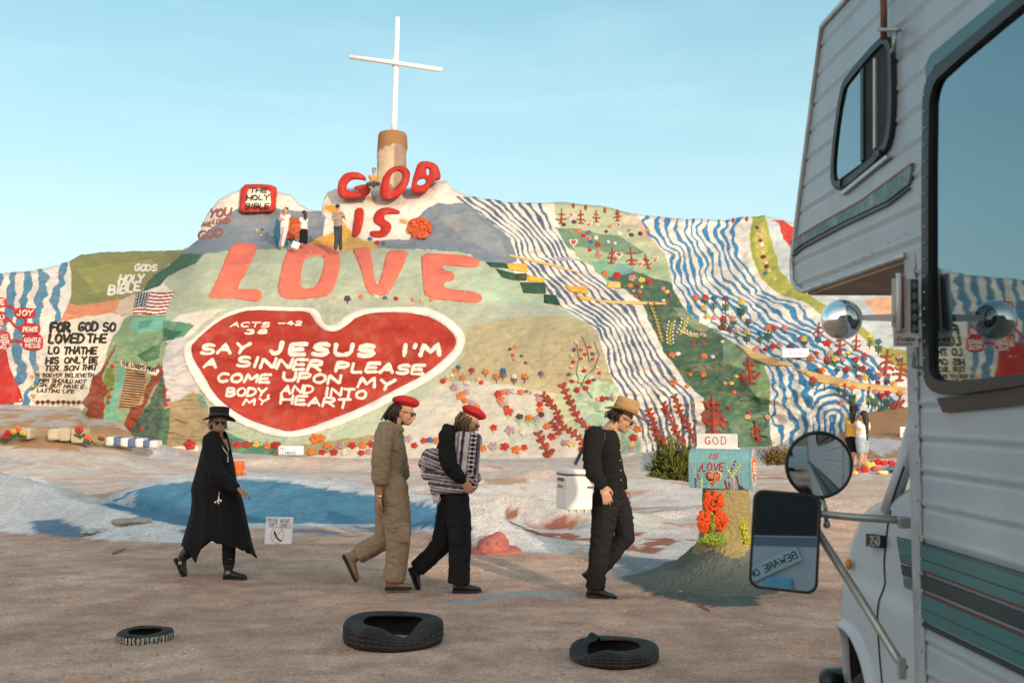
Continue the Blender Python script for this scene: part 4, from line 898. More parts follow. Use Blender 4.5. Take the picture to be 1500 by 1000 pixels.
def gz(X, Y):
    X = np.asarray(X, float); Y = np.asarray(Y, float)
    px = 750 + F * X / np.maximum(Y, 1.0)
    zf = np.maximum(CAMZ - (interp(px, BASE) - 595) / F * YF, -0.02)
    z = sstep(21, 33, Y) * zf * (Y > 5)
    z = z * sstep(90, 60, Y)
    best = np.zeros_like(z)
    for P, w, wf in RIDGES:
        d2 = np.full(X.shape, 1e9); zc = np.zeros_like(X); sgn = np.zeros_like(X)
        for i in range(len(P) - 1):
            a = P[i]; b = P[i + 1]; ab = b[:2] - a[:2]; L2 = (ab ** 2).sum()
            t = np.clip(((X - a[0]) * ab[0] + (Y - a[1]) * ab[1]) / L2, 0, 1)
            cx = a[0] + t * ab[0]; cy = a[1] + t * ab[1]
            d = (X - cx) ** 2 + (Y - cy) ** 2; m = d < d2
            d2 = np.where(m, d, d2); zc = np.where(m, a[2] + t * (b[2] - a[2]), zc); sgn = np.where(m, Y - cy, sgn)
        ww = np.where(sgn < 0, wf, w); u = np.sqrt(d2) / ww
        best = np.maximum(best, np.maximum(zc, 0) * np.clip(1 - u, 0, 1) ** 1.2 * (1 + 0.5 * np.clip(u, 0, 1)))
    z = np.maximum(z, best) + 0.15 * np.minimum(z, best)
    z = z + 0.012 * fbm(X / 0.6, Y / 0.6, 3, 61) + 0.035 * fbm(X / 3.2, Y / 2.4, 3, 63)
    mid = sstep(10.5, 12.5, Y)
    rr_ = 0.5 + fbm(X / 1.7, Y / 1.7, 2, 67)
    z = z + mid * (0.11 * np.abs(fbm(X / 0.9, Y / 0.6, 4, 71)) * rr_ + 0.05 * fbm(X / 0.35, Y / 0.22, 3, 73) * np.clip(best * 3, 0.15, 1))
    # light scuffs and footprints in the dirt
    z = z + (1 - mid) * 0.010 * np.abs(vnoise(X / 0.16, Y / 0.13, 81)) * (Y > 3)
    near = (Y > 3.5) & (Y < 13)
    if near.any():
        for i in range(150):
            fx, fy, fa = PRINTS[i]; m = near & (np.abs(X - fx) < .25) & (np.abs(Y - fy) < .25)
            if m.any():
                u = (X[m] - fx) * math.cos(fa) + (Y[m] - fy) * math.sin(fa); v = -(X[m] - fx) * math.sin(fa) + (Y[m] - fy) * math.cos(fa); d = np.sqrt((u / .14) ** 2 + (v / .055) ** 2)
                z[m] += -0.016 * np.exp(-(d ** 4)) + 0.008 * np.exp(-((d - 1.25) / .25) ** 2)
    return z
PRINTS = [(random.uniform(-5, 3.5), random.uniform(4.5, 12.5), random.uniform(-.5, .5)) for _ in range(150)]
xs = np.concatenate([-np.geomspace(4000, 30, 18), np.arange(-28, -16, 0.25), np.arange(-16, 14, 0.062), np.arange(14, 26, 0.25), np.geomspace(28, 4000, 18)])
pyr = np.arange(1010, 652, -1.0)
ys = np.concatenate([[-4000, -1500, -600, -250, -110, -60, -35], np.arange(-25, 5.2, 0.6), ground_Y(pyr), np.arange(ground_Y(653) + 0.15, 40, 0.3)[:40], np.geomspace(62, 4000, 14)])
ys = np.unique(np.round(ys, 4)); ys = ys[np.concatenate([[True], np.diff(ys) > 0.004])]
XX, Yg = np.meshgrid(xs, ys)
ZZ = gz(XX, Yg)
# profile for an added rise behind the camera, meant to shade the near ground
def hill_back(X, Y):
    d = -(Y + 16); s_ = X * 1.0
    h = 4.9 * sstep(0, 12, d) * sstep(70, 40, d)
    return h
pxg, pyg = proj(np.stack([XX, Yg, ZZ], -1))
ZZ = ZZ + np.where(Yg > 40, -0.3 * sstep(60, 100, Yg), 0)
Cg = np.zeros(XX.shape + (3,))
dirt1 = lin((224, 186, 164)) * 1.24; dirt2 = lin((202, 164, 142)) * 1.18; dirt3 = lin((196, 170, 146))
n1 = np.clip(0.5 + fbm(XX / 1.4, Yg / 0.9, 5, 91), 0, 1)[..., None]; n2 = np.clip(0.5 + 1.2 * fbm(XX / 0.25, Yg / 0.18, 3, 93), 0, 1)[..., None]
Cg[:] = dirt1 * (1 - n1) + dirt2 * n1; Cg = Cg * (0.85 + 0.3 * n2)
wx = pxg + 8 * fbm(XX / 0.7, Yg / 0.7, 4, 101); wy = pyg + 5 * fbm(XX / 0.8 + 4, Yg / 0.8, 4, 103)
# painted ground: begins beyond a ragged line
EDGE = [(-400, 790), (0, 776), (120, 784), (200, 788), (330, 782), (380, 770), (560, 772), (640, 778), (700, 800), (760, 808), (835, 808), (850, 800), (880, 822), (960, 868), (1100, 878), (1130, 850), (1200, 760), (1330, 752), (1700, 752)]
painted = (wy < interp(wx, EDGE)) & (Yg > 5)
WH = lin((236, 226, 220)); PK = lin((222, 184, 166)); BR = lin((186, 128, 102)); BG = lin((194, 198, 206)); TN = lin((204, 170, 140)); BL = lin((70, 132, 168))
st = fbm(XX / 3.2, Yg / 0.9, 4, 111); s2 = fbm(XX / 1.8 + 3, Yg / 0.7, 4, 115); s3 = fbm(XX / 2.6, Yg / 1.2, 4, 119)
Pm = np.zeros_like(Cg); Pm[:] = WH
Pm[s2 > 0.22] = PK; Pm[(st < -0.46)] = BG; Pm[s3 > 0.42] = BR * 1.1; Pm[(s3 < -0.48)] = TN
far = Yg > 19
Pm[far & (np.abs(st) < .30)] = lin((234, 216, 200)); Pm[far & (st < -0.34)] = lin((206, 200, 204))
Pm[far & (s2 < 0.5) & (s2 > 0.08)] = lin((232, 204, 190))
Cg[painted] = Pm[painted]
def gp(poly, col, cond=True, keep=0.0):
    m = inpoly(wx, wy, poly) & (Yg > 5) & (Yg < 40) & cond
    if keep: m &= (fbm(XX / 0.5, Yg / 0.35, 4, 131) > keep)
    Cg[m] = lin(col)
gp([(-400, 640), (0, 598), (120, 600), (240, 655), (200, 660), (0, 655), (-400, 665)], (200, 158, 118)); gp([(-400, 640), (0, 600), (110, 602), (200, 622), (120, 628), (0, 622)], (206, 196, 188), keep=-.1)
gp([(1225, 600), (1400, 590), (1400, 672), (1262, 672), (1230, 660)], (186, 142, 104)); gp([(1255, 645), (1300, 640), (1330, 650), (1290, 668)], (206, 204, 214), keep=0.0)
gp([(940, 664), (1120, 656), (1240, 650), (1240, 664), (1120, 672), (940, 690)], (176, 180, 184))
# blue bank with its white lip
gp([(128, 745), (165, 722), (220, 706), (262, 696), (330, 690), (400, 692), (450, 697), (560, 712), (640, 727), (700, 748), (690, 776), (640, 780), (400, 772), (200, 775), (150, 770)], (226, 226, 230))
gp([(150, 742), (180, 724), (222, 712), (262, 705), (330, 703), (400, 704), (450, 710), (540, 724), (640, 740), (700, 752), (700, 778), (560, 769), (400, 766), (300, 768), (200, 766), (160, 762)], (92, 150, 182))
gp([(128, 745), (165, 722), (200, 724), (190, 768), (150, 770)], (206, 210, 216), keep=-0.05)
gp([(560, 772), (690, 780), (690, 792), (400, 778), (300, 776), (420, 770)], (150, 160, 176), keep=0.05)
# left mound streaks
m = inpoly(wx, wy, [(-400, 700), (0, 690), (60, 702), (120, 735), (260, 768), (372, 786), (330, 792), (160, 790), (0, 780), (-400, 790)]) & (Yg > 5)
sk = fbm((XX * 0.8 + Yg * 0.9) / 0.55, (XX - Yg) / 3.2, 4, 141)
Cg[m] = lin((244, 240, 238)) * 1.1; Cg[m & (sk > 0.26)] = lin((120, 150, 178)); Cg[m & (sk < -0.42)] = lin((120, 106, 98))
gp([(640, 760), (700, 735), (730, 742), (770, 772), (836, 802), (830, 812), (760, 800), (700, 775)], (246, 240, 234))
gp([(735, 745), (800, 752), (870, 765), (950, 780), (1000, 790), (960, 812), (880, 800), (800, 785), (745, 768)], (184, 118, 98), keep=-.05)
gp([(620, 716), (700, 712), (800, 720), (900, 740), (978, 760), (970, 778), (900, 768), (800, 748), (700, 738)], (244, 234, 222))
gp([(860, 805), (920, 815), (1010, 820), (1010, 852), (960, 860), (905, 850)], (160, 166, 174), keep=-.2)
gp([(905, 846), (960, 836), (1000, 850), (1110, 862), (1115, 884), (1040, 886), (960, 872)], (104, 118, 112))
gp([(1125, 710), (1340, 700), (1340, 748), (1200, 752), (1125, 740)], (232, 206, 186))
gp([(560, 866), (700, 862), (850, 868), (850, 880), (700, 884), (570, 880)], (206, 204, 206), keep=0.16)
Cg = Cg * (1 + 0.10 * fbm(XX / 0.5, Yg / 0.3, 3, 151))[..., None] * 0.80
nr, nc = XX.shape
idx = np.arange(nr * nc).reshape(nr, nc)
Q = np.stack([idx[:-1, :-1], idx[:-1, 1:], idx[1:, 1:], idx[1:, :-1]], -1).reshape(-1, 4)
GROUND = attr_mat('desert_ground', rough=0.92, bump=0.7, bscale=22, var=0.14, spec=0.15, dirt=0.25, dirtcol=(0.46, 0.34, 0.27))
ground = build('ground', np.stack([XX, Yg, ZZ], -1).reshape(-1, 3), Q, GROUND, None, True, Cg.reshape(-1, 3))
streaks(GROUND, 0.0)
second_bump(GROUND, 70.0, 0.9, 0.02); second_bump(GROUND, 9.0, 0.5, 0.05)
_nt = GROUND.node_tree; _N = _nt.nodes; _L = _nt.links; _b = _N['Principled BSDF']; _src = _b.inputs['Base Color'].links[0].from_socket; _g = _N.new('ShaderNodeNewGeometry')
for _sc, _lo, _hi in ((38, .72, 1.22), (170, .66, 1.32), (4.5, .84, 1.14)):
    _n = _N.new('ShaderNodeTexNoise'); _n.inputs['Scale'].default_value = _sc; _n.inputs['Detail'].default_value = 5; _n.inputs['Roughness'].default_value = .7; _L.new(_g.outputs['Position'], _n.inputs[0])
    _r = _N.new('ShaderNodeMapRange'); _r.inputs[1].default_value = .32; _r.inputs[2].default_value = .68; _r.inputs[3].default_value = _lo; _r.inputs[4].default_value = _hi; _L.new(_n.outputs[0], _r.inputs[0])
    _m = _N.new('ShaderNodeMix'); _m.data_type = 'RGBA'; _m.blend_type = 'MULTIPLY'; _m.inputs[0].default_value = 1; _L.new(_src, _m.inputs[6]); _L.new(_r.outputs[0], _m.inputs[7]); _src = _m.outputs[2]
_L.new(_src, _b.inputs['Base Color'])
tag(ground, 'desert dirt running into white, pink and blue painted ground', kind='structure')
# ---- unseen rise added behind the camera, shaped to shade the near ground
hx = np.linspace(-40, 70, 200); hy = np.linspace(-110, -14, 40); HX, HY = np.meshgrid(hx, hy)
def rise(X, Y):
    e = HILL_H - (HILL_H - HILL_L) * sstep(18.2, 20.2, X) + 0.35 * fbm(X / 9, Y / 9, 3, 401)
    notch = sum(a * np.exp(-((X - c) / w) ** 2) for c, w, a in NOTCH)
    return (e - notch) * sstep(-15, -27, Y) * sstep(-108, -70, Y) * sstep(-26, -12, X) * sstep(52, 38, X) - 0.4
HILL_H = 14.0; HILL_L = 10.3
NOTCH = []
HZ = rise(HX, HY); idx = np.arange(HX.size).reshape(HX.shape)
Q = np.stack([idx[:-1, :-1], idx[:-1, 1:], idx[1:, 1:], idx[1:, :-1]], -1).reshape(-1, 4)
shade_hill = build('shade_hill', np.stack([HX, HY, HZ], -1).reshape(-1, 3), Q, GROUND, None, True, np.tile(lin((176, 146, 122)) * .8, (HX.size, 1)))
tag(shade_hill, 'unseen sandy mass added behind the viewer to shade the near ground', kind='structure')
# loose stones on the dirt
mb = MB(); rd = random.Random(5)
for k in range(1500):
    y = rd.uniform(4.2, 13.5); x = rd.uniform(-0.55, 0.55) * y; s_ = rd.choice((.004, .005, .007, .009, .012, .018)) * rd.uniform(.7, 1.2)
    z = float(gz(np.array([x]), np.array([y]))[0])
    mb.ball((x, y, z + s_ * .2), (s_ * rd.uniform(.8, 1.5), s_, s_ * .6), 0, 5, 3)
o = mb.build('pebbles', mat('pebble', srgb(170, 148, 128), .9, bump=.3)); tag(o, 'small stones scattered on the dirt', kind='stuff')
# ================================================================== generic relief on any mapped surface
class MRelief(Relief):
    """same strokes and blobs, on a surface given by map(u, v, h) -> point (v runs down)"""
    def __init__(s, fn): Relief.__init__(s); s.fn = fn
    def _add(s, P2, H, Fc, col):
        b = len(s.V)
        for p, h in zip(P2, H): s.V.append(tuple(s.fn(p[0], p[1], h)))
        s.C += [pcol(col, 1.0)] * len(P2); s.F += [tuple(i + b for i in f) for f in Fc]
def mwrite(fn, txt, x0, x1, yb, h, w, col, hgt, parent, name='lettering', slant=0.1, gap=0.3, jit=0.05, yb1=None):
    r = MRelief(fn); each = len(txt) <= 6
    for c, st in layout(txt, x0, x1, yb, yb if yb1 is None else yb1, h, slant, gap, jit):
        if each: r = MRelief(fn)
        for pl in st: r.stroke(pl, w, col, hgt, step=w * 0.8, wv=0.05)
        if each: o = r.build('letter', parent)
    return o if each else r.build(name, parent)
def planemap(o, ux, n, up=Vector((0, 0, 1))):
    o = Vector(o); ux = Vector(ux).normalized(); n = Vector(n).normalized(); up = Vector(up).normalized()
    return lambda u, v, h: o + ux * u - up * v + n * h

# ================================================================== organic bodies
def organic(name, mb, voxel, mat_, parent, it=2, amp=0.0, sc=0.08, seed=0, colf=None, aniso=(1, 1, 1)):
    me = bpy.data.meshes.new('tmp'); me.from_pydata(mb.V, [], mb.F); me.update()
    o = bpy.data.objects.new('tmp', me); COL.objects.link(o)
    md = o.modifiers.new('r', 'REMESH'); md.mode = 'VOXEL'; md.voxel_size = voxel
    dg = bpy.context.evaluated_depsgraph_get(); ev = o.evaluated_get(dg); em = ev.to_mesh()
    n = len(em.vertices); V_ = np.empty(n * 3); em.vertices.foreach_get('co', V_); V_ = V_.reshape(-1, 3)
    npol = len(em.polygons); L_ = np.empty(len(em.loops), np.int32); em.loops.foreach_get('vertex_index', L_)
    Q_ = L_.reshape(-1, 4) if len(L_) == npol * 4 else None
    E = np.empty(len(em.edges) * 2, np.int32); em.edges.foreach_get('vertices', E); E = E.reshape(-1, 2)
    fl_ = None if Q_ is not None else [tuple(p.vertices) for p in em.polygons]
    ev.to_mesh_clear(); bpy.data.objects.remove(o); bpy.data.meshes.remove(me)
    deg = np.bincount(E.ravel(), minlength=n)[:, None].astype(float)
    for _ in range(it):
        acc = np.zeros_like(V_)
        for k in range(3):
            acc[:, k] = np.bincount(E[:, 0], V_[E[:, 1], k], n) + np.bincount(E[:, 1], V_[E[:, 0], k], n)
        V_ = 0.5 * V_ + 0.5 * acc / np.maximum(deg, 1)
    if amp and Q_ is not None:
        fn = np.cross(V_[Q_[:, 2]] - V_[Q_[:, 0]], V_[Q_[:, 3]] - V_[Q_[:, 1]])
        N_ = np.zeros_like(V_)
        for k in range(4):
            for j in range(3): N_[:, j] += np.bincount(Q_[:, k], fn[:, j], n)
        N_ /= np.maximum(np.linalg.norm(N_, axis=1)[:, None], 1e-9)
        a = V_ * np.array(aniso)
        f1 = fbm((a[:, 0] + 0.6 * a[:, 1]) / sc, (a[:, 2] * 1.5 + 0.4 * a[:, 0]) / sc, 3, seed)
        f2 = fbm((a[:, 1] - 0.5 * a[:, 2]) / sc, (a[:, 2] * 1.2 - 0.7 * a[:, 0]) / sc, 3, seed + 7)
        d = 1 - 2 * np.abs(f1 * 0.9) + f2 * .6
        V_ = V_ + N_ * (d * amp)[:, None]
    cc = colf(V_) if colf else None
    return build(name, V_, Q_ if Q_ is not None else fl_, mat_, parent, True, cc)

def limb(mb, pts, rs, n=12, end=True):
    mb.tube(pts, list(rs), n); mb.ball(pts[0], rs[0], seg=n, ring=6)
    if end: mb.ball(pts[-1], rs[-1], seg=n, ring=6)
    for p, r_ in zip(pts[1:-1], rs[1:-1]): mb.ball(p, r_, seg=n, ring=6)
def frame_of(f, u):
    f = Vector(f).normalized(); r_ = f.cross(Vector(u)).normalized(); u = r_.cross(f).normalized(); return f, r_, u
def ell(mb, c, fr, rad, seg=14, ring=10):
    f, r_, u = fr; R = Matrix(((f.x, r_.x, u.x), (f.y, r_.y, u.y), (f.z, r_.z, u.z))); mb.ball(c, rad, seg=seg, ring=ring, R=R)
def hp(c, fr, a, b, d, s=1.0): return Vector(c) + (fr[0] * a + fr[1] * b + fr[2] * d) * s
def add_head(mb, c, fr, s=1.0):
    f, r_, u = fr; P = lambda a, b, d: hp(c, fr, a, b, d, s)
    E_ = lambda p, rad: ell(mb, P(*p), fr, tuple(x * s for x in rad))
    E_((-.012, 0, .03), (.098, .076, .095)); E_((.022, 0, -.03), (.076, .062, .088)); E_((.058, 0, -.088), (.034, .036, .026)); E_((.03, 0, -.065), (.055, .056, .045))
    E_((.082, 0, .022), (.018, .05, .011)); E_((.094, 0, -.066), (.013, .024, .008)); E_((.092, 0, -.077), (.013, .02, .008))
    for b in (-1, 1):
        E_((.07, b * .036, -.028), (.024, .022, .024)); E_((-.004, b * .076, -.012), (.020, .009, .032)); E_((-.004, b * .079, -.036), (.010, .007, .011)); E_((.084, b * .03, .002), (.010, .014, .010))
    mb.tube([P(.09, 0, .012), P(.105, 0, -.018), P(.118, 0, -.034)], [.009 * s, .011 * s, .013 * s], 8); E_((.112, 0, -.037), (.014, .014, .010))
    for b in (-1, 1): E_((.102, b * .013, -.040), (.009, .008, .007))
def add_hand(mb, w, d, nrm, th, curl=0.5, s=1.0):
    """wrist w, finger direction d, palm normal nrm (fingers curl that way), th: side of the thumb"""
    d = Vector(d).normalized(); nrm = Vector(nrm); nrm = (nrm - d * nrm.dot(d)).normalized(); t = Vector(th); t = (t - d * t.dot(d) - nrm * t.dot(nrm)).normalized(); w = Vector(w)
    R = Matrix(((d.x, t.x, nrm.x), (d.y, t.y, nrm.y), (d.z, t.z, nrm.z)))
    mb.ball(w + d * .048 * s, (.056 * s, .040 * s, .016 * s), R=R, seg=12, ring=8); mb.tube([w - d * .03 * s, w + d * .03 * s], [.025 * s, .030 * s], 10)
    for off, L_, sp_ in ((.031, .070, .10), (.0105, .080, .03), (-.0105, .074, -.04), (-.030, .058, -.12)):
        p = w + d * .088 * s + t * off * s; dirr = (d + t * sp_).normalized(); pts = [w + d * .06 * s + t * off * .8 * s, p]; a = 0
        for k, fr_ in enumerate((.45, .32, .23)):
            a += curl * (0.55 + .3 * k); dd = dirr * math.cos(a) + nrm * math.sin(a); p = p + dd * L_ * fr_ * s; pts.append(p)
        limb(mb, pts, [.0095 * s, .0095 * s, .0088 * s, .008 * s, .0068 * s], 8)
    b = w + d * .022 * s + t * .026 * s
    limb(mb, [b, b + (d * .6 + t * .62 + nrm * .25).normalized() * .036 * s, b + (d * .85 + t * .55 + nrm * .3).normalized() * .066 * s, b + (d * .95 + t * .35 + nrm * .42).normalized() * .088 * s], [.015 * s, .011 * s, .0098 * s, .008 * s], 8)
SKIN_D = mat('skin_brown', (.36, .19, .115), .5, var=.10, nscale=30, bump=.1, spec=.4)
SKIN_M = mat('skin_tan', (.42, .23, .15), .5, var=.10, nscale=30, bump=.1, spec=.4)
SKIN_L = mat('skin_light', (.48, .27, .19), .5, var=.10, nscale=30, bump=.1, spec=.4)
BLACKC = mat('black_cloth', (.007, .007, .008), .9, var=.25, nscale=40, bump=.25, spec=.25)
BLACKJ = mat('black_denim', (.009, .009, .011), .85, var=.3, nscale=50, bump=.3, spec=.25)
KHAKI = mat('khaki_cloth', (.26, .195, .13), .88, var=.16, nscale=22, bump=.35, spec=.15)
BLK_L = mat('black_leather', (.014, .014, .015), .42, var=.3, nscale=30, bump=.3, spec=.5)
TAN_L = mat('tan_suede', (.24, .15, .09), .9, var=.2, nscale=30, bump=.3)
RUBBERD = mat('dark_sole', (.02, .018, .016), .8)
HAIR_D = mat('dark_hair', (.018, .012, .009), .55, var=.5, nscale=60, bump=.9, bdist=.01, stretch=(1, 1, .25))
HAIR_B = mat('brown_hair', (.075, .040, .022), .55, var=.5, nscale=60, bump=.9, bdist=.01, stretch=(1, 1, .25))
FELT_K = mat('black_felt', (.010, .010, .012), .9, var=.2, nscale=40, bump=.2)
FELT_R = mat('red_wool', (.36, .012, .014), .9, var=.18, nscale=60, bump=.3)
GLASSB = mat('dark_lens', (.008, .008, .009), .06, spec=.8)
METALS = mat('bright_metal', (.7, .7, .68), .25, metal=1.0)
BRASS = mat('brass_metal', (.6, .42, .18), .3, metal=1.0)
WHITEP = mat('white_trim', (.7, .7, .68), .6)

def head_set(root, c, f, u, neck_to, skin, mbb, s=1.0, glasses='flat'):
    fr = frame_of(f, u); add_head(mbb, c, fr, s)
    limb(mbb, [hp(c, fr, -.02, 0, -.05, s), Vector(neck_to)], [.055 * s, .062 * s])
    g = MB(); P = lambda a, b, d: hp(c, fr, a, b, d, s)
    for b in (-1, 1):
        if glasses == 'round': ell(g, P(.104, b * .033, .000), fr, (.006 * s, .026 * s, .026 * s), 16, 8)
        else: ell(g, P(.102, b * .033, -.002), fr, (.008 * s, .030 * s, .021 * s), 14, 8)
        g.tube([P(.100, b * .060, .008), P(.05, b * .078, .010), P(-.01, b * .082, .006)], .003 * s, 6)
    g.tube([P(.108, -.012, .006), P(.108, .012, .006)], .003 * s, 6)
    g.build('sunglasses', GLASSB, root, True)
    return fr

def torso(mb, rings, s=1.0):
    """rings: (centre, half-width across the body (lateral), half-depth fore-aft, lateral dir, fore dir)"""
    R = []
    for c, a, b, la, fo in rings:
        la = Vector(la).normalized(); fo = Vector(fo).normalized(); R.append([Vector(c) + la * a * math.copysign(abs(math.cos(t)) ** .85, math.cos(t)) + fo * b * math.copysign(abs(math.sin(t)) ** .85, math.sin(t)) for t in np.linspace(0, 2 * math.pi, 25)[:-1]])
    mb.rings(R)
def shoe(root, ankle, heel, toe, mat_, name='boot', shaft=None, w=.045, up=None, h=.0):
    """heel, toe: sole points"""
    ankle = Vector(ankle); heel = Vector(heel); toe = Vector(toe); d = (toe - heel).normalized(); up = Vector(up) if up else Vector((0, 0, 1)); lat = d.cross(up).normalized(); up = lat.cross(d).normalized()
    L_ = (toe - heel).length; mb = MB(); prof = ((0.02, .030, .05, .030), (.14, .040, .075, .040), (.32, .038, .082, .040), (.5, .040, .060, .044), (.7, .046, .044, .048), (.88, .040, .034, .040), (.985, .020, .022, .020))
    R = []
    for t, hw, hh, _ in prof:
        c = heel + d * L_ * t; R.append([c + lat * hw * (w / .045) * math.cos(a) + up * (hh * (.5 + .5 * math.sin(a)) + .018) for a in np.linspace(0, 2 * math.pi, 17)[:-1]])
    mb.rings(R)
    if shaft is not None: limb(mb, [ankle, Vector(shaft)], [.048 * w / .045, .052 * w / .045])
    limb(mb, [heel + d * L_ * .2 + up * .06, ankle], [.040, .045])
    o = organic(name, mb, .007, mat_, root, it=2, amp=.0015, sc=.03)
    sb = MB(); R = []
    for z in (0.0, .018, .022):
        R.append([heel + d * L_ * t_ + lat * x_ * (w / .045) + up * z for t_, x_ in ((0, -.02), (.04, -.036), (.3, -.034), (.7, -.048), (.92, -.038), (1.01, 0), (.92, .038), (.7, .048), (.3, .034), (.04, .036), (0, .02))])
    sb.rings(R)
    lp = WLOC[o.name]
    sb.build('sole', RUBBERD, o)
    return o
def beret(root, c, fr, s=1.0, tilt=.25):
    mb = MB(); P = lambda a, b, d: hp(c, fr, a, b, d, s); f, r_, u = fr
    uu = (u - r_ * tilt * .4 + f * -.12).normalized(); f2 = uu.cross(r_).normalized() * -1; fr2 = frame_of(f - uu * f.dot(uu), uu)
    ell(mb, P(-.005, .01, .105), fr2, (.128 * s, .115 * s, .048 * s), 20, 10); ell(mb, P(.03, 0, .10), fr2, (.10 * s, .09 * s, .045 * s), 18, 8); ell(mb, P(-.005, 0, .075), fr2, (.104 * s, .085 * s, .035 * s), 20, 10)
    organic('beret', mb, .007, FELT_R, root, it=3, amp=.003, sc=.07)
def hat_lathe(root, c, fr, prof, mat_, brimf, name='hat', band=None, s=1.0, n=40, oval=(1.12, .95)):
    """prof: (radius, height); brimf(angle) extra height at the brim, angle 0 is the front"""
    f, r_, u = fr; R = []; rmax = max(p[0] for p in prof)
    for rad, h_ in prof:
        ring = []
        for j in range(n):
            a = 2 * math.pi * j / n; k = max(0, (rad - .105) / (rmax - .105)) if rad > .105 else 0
            ring.append(Vector(c) + f * rad * oval[0] * math.cos(a) * s + r_ * rad * oval[1] * math.sin(a) * s + u * (h_ + k * brimf(a)) * s)
        R.append(ring)
    mb = MB(); mb.rings(R, caps=True); o = mb.build(name, mat_, root, True)
    if band:
        z0, z1, rad, bm_ = band; R = []
        for rr_, z in ((rad, z0), (rad + .003, z0), (rad + .003, z1), (rad, z1)):
            R.append([Vector(c) + f * rr_ * oval[0] * math.cos(2 * math.pi * j / n) * s + r_ * rr_ * oval[1] * math.sin(2 * math.pi * j / n) * s + u * z * s for j in range(n)])
        m2 = MB(); m2.rings(R, caps=False); m2.build('hat_band', bm_, o, True)
    return o
def strands(root, name, mat_, clumps, rad=.004, n=60, seed=1, spread=.02, wave=.012):
    rd = random.Random(seed); mb = MB()
    for k in range(n):
        cl_ = clumps[k % len(clumps)]; off = Vector((rd.gauss(0, spread), rd.gauss(0, spread), rd.gauss(0, spread * .6))); pts = []
        ph = rd.random() * 6
        for i, p in enumerate(cl_):
            t = i / (len(cl_) - 1); pts.append(Vector(p) + off * (.4 + .9 * t) + Vector((math.sin(ph + t * 5), math.cos(ph * 1.7 + t * 5), 0)) * wave * t)
        mb.tube(pts, [rad * (1.2 - .6 * i / len(pts)) for i in range(len(pts))], 5)
    return mb.build(name, mat_, root, True)

# ================================================================== the woman in the long black coat
def C1(x, y, Y): return Vector(at(230 + x / 3.333, 570 + y / 3.333, Y))
YW = ground_Y(849.5) + .05
gW = float(gz(np.array([-2.8]), np.array([YW]))[0])
root = empty('person', (C1(330, 900, YW).x, YW, gW), 'woman in long black coat, short top hat and round sunglasses, facing the camera', 'person')
W = lambda x, y, d=0.0: C1(x, y, YW + d)
LAT = Vector((0, 1, 0)); FWD = Vector((1, 0, 0))
b = MB()
hc = W(302, 158); fr = head_set(root, hc, (.42, -.9, -.05), (0.02, 0.05, 1), W(296, 232, .02), SKIN_D, b, .93, 'round')
torso(b, [(W(298, 225, .02), .06, .06, LAT, FWD), (W(295, 245), .16, .08, (1, .8, 0), (-.8, 1, 0)), (W(296, 300), .15, .095, (.7, .8, 0), (-.8, .7, 0)), (W(303, 380), .13, .09, LAT, FWD), (W(312, 470), .15, .11, LAT, FWD), (W(318, 540), .16, .12, LAT, FWD)])
limb(b, [W(270, 250, -.13), W(300, 400, -.22), W(392, 485, -.28)], [.05, .04, .026]); add_hand(b, W(398, 487, -.29), W(440, 510, -.25) - W(398, 487, -.29), (-.2, .3, -1), (.3, -1, .3), .45)
limb(b, [W(318, 260, .13), W(330, 400, .2), W(380, 470, .2)], [.05, .04, .03])
legs = [([W(322, 540, -.09), W(352, 690, -.09), W(350, 845, -.09)], [.085, .062, .045]), ([W(300, 540, .09), W(262, 700, .09), W(146, 800, .09)], [.085, .062, .045])]
for p, r_ in legs: limb(b, p, r_)
organic('body', b, .0065, SKIN_D, root, it=2)
t = MB()
for p, r_ in legs: limb(t, p, [x + .012 for x in r_])
torso(t, [(W(312, 480), .15, .11, LAT, FWD), (W(316, 560), .17, .125, LAT, FWD)])
organic('trousers', t, .009, BLACKJ, root, it=2, amp=.004, sc=.09)
shoe(root, W(350, 860, -.09), W(322, 930, -.09), W(440, 928, -.09), BLK_L, shaft=W(350, 832, -.09), w=.05)
o = shoe(root, W(132, 812, .09), W(84, 826, .09), W(130, 920, .09), BLK_L, shaft=W(150, 792, .09), w=.05, up=(.75, 0, .6))
for q_, h_ in ((W(345, 893, -.142), (.018, .004, .014)), (W(112, 846, .03), (.016, .004, .016))): MB().box(q_, h_, 0).build('buckle', METALS, root)
MB().tube([W(338, 826, -.14), W(352, 829, -.145), W(368, 826, -.14)], .004, 6).build('boot_chain', METALS, root)
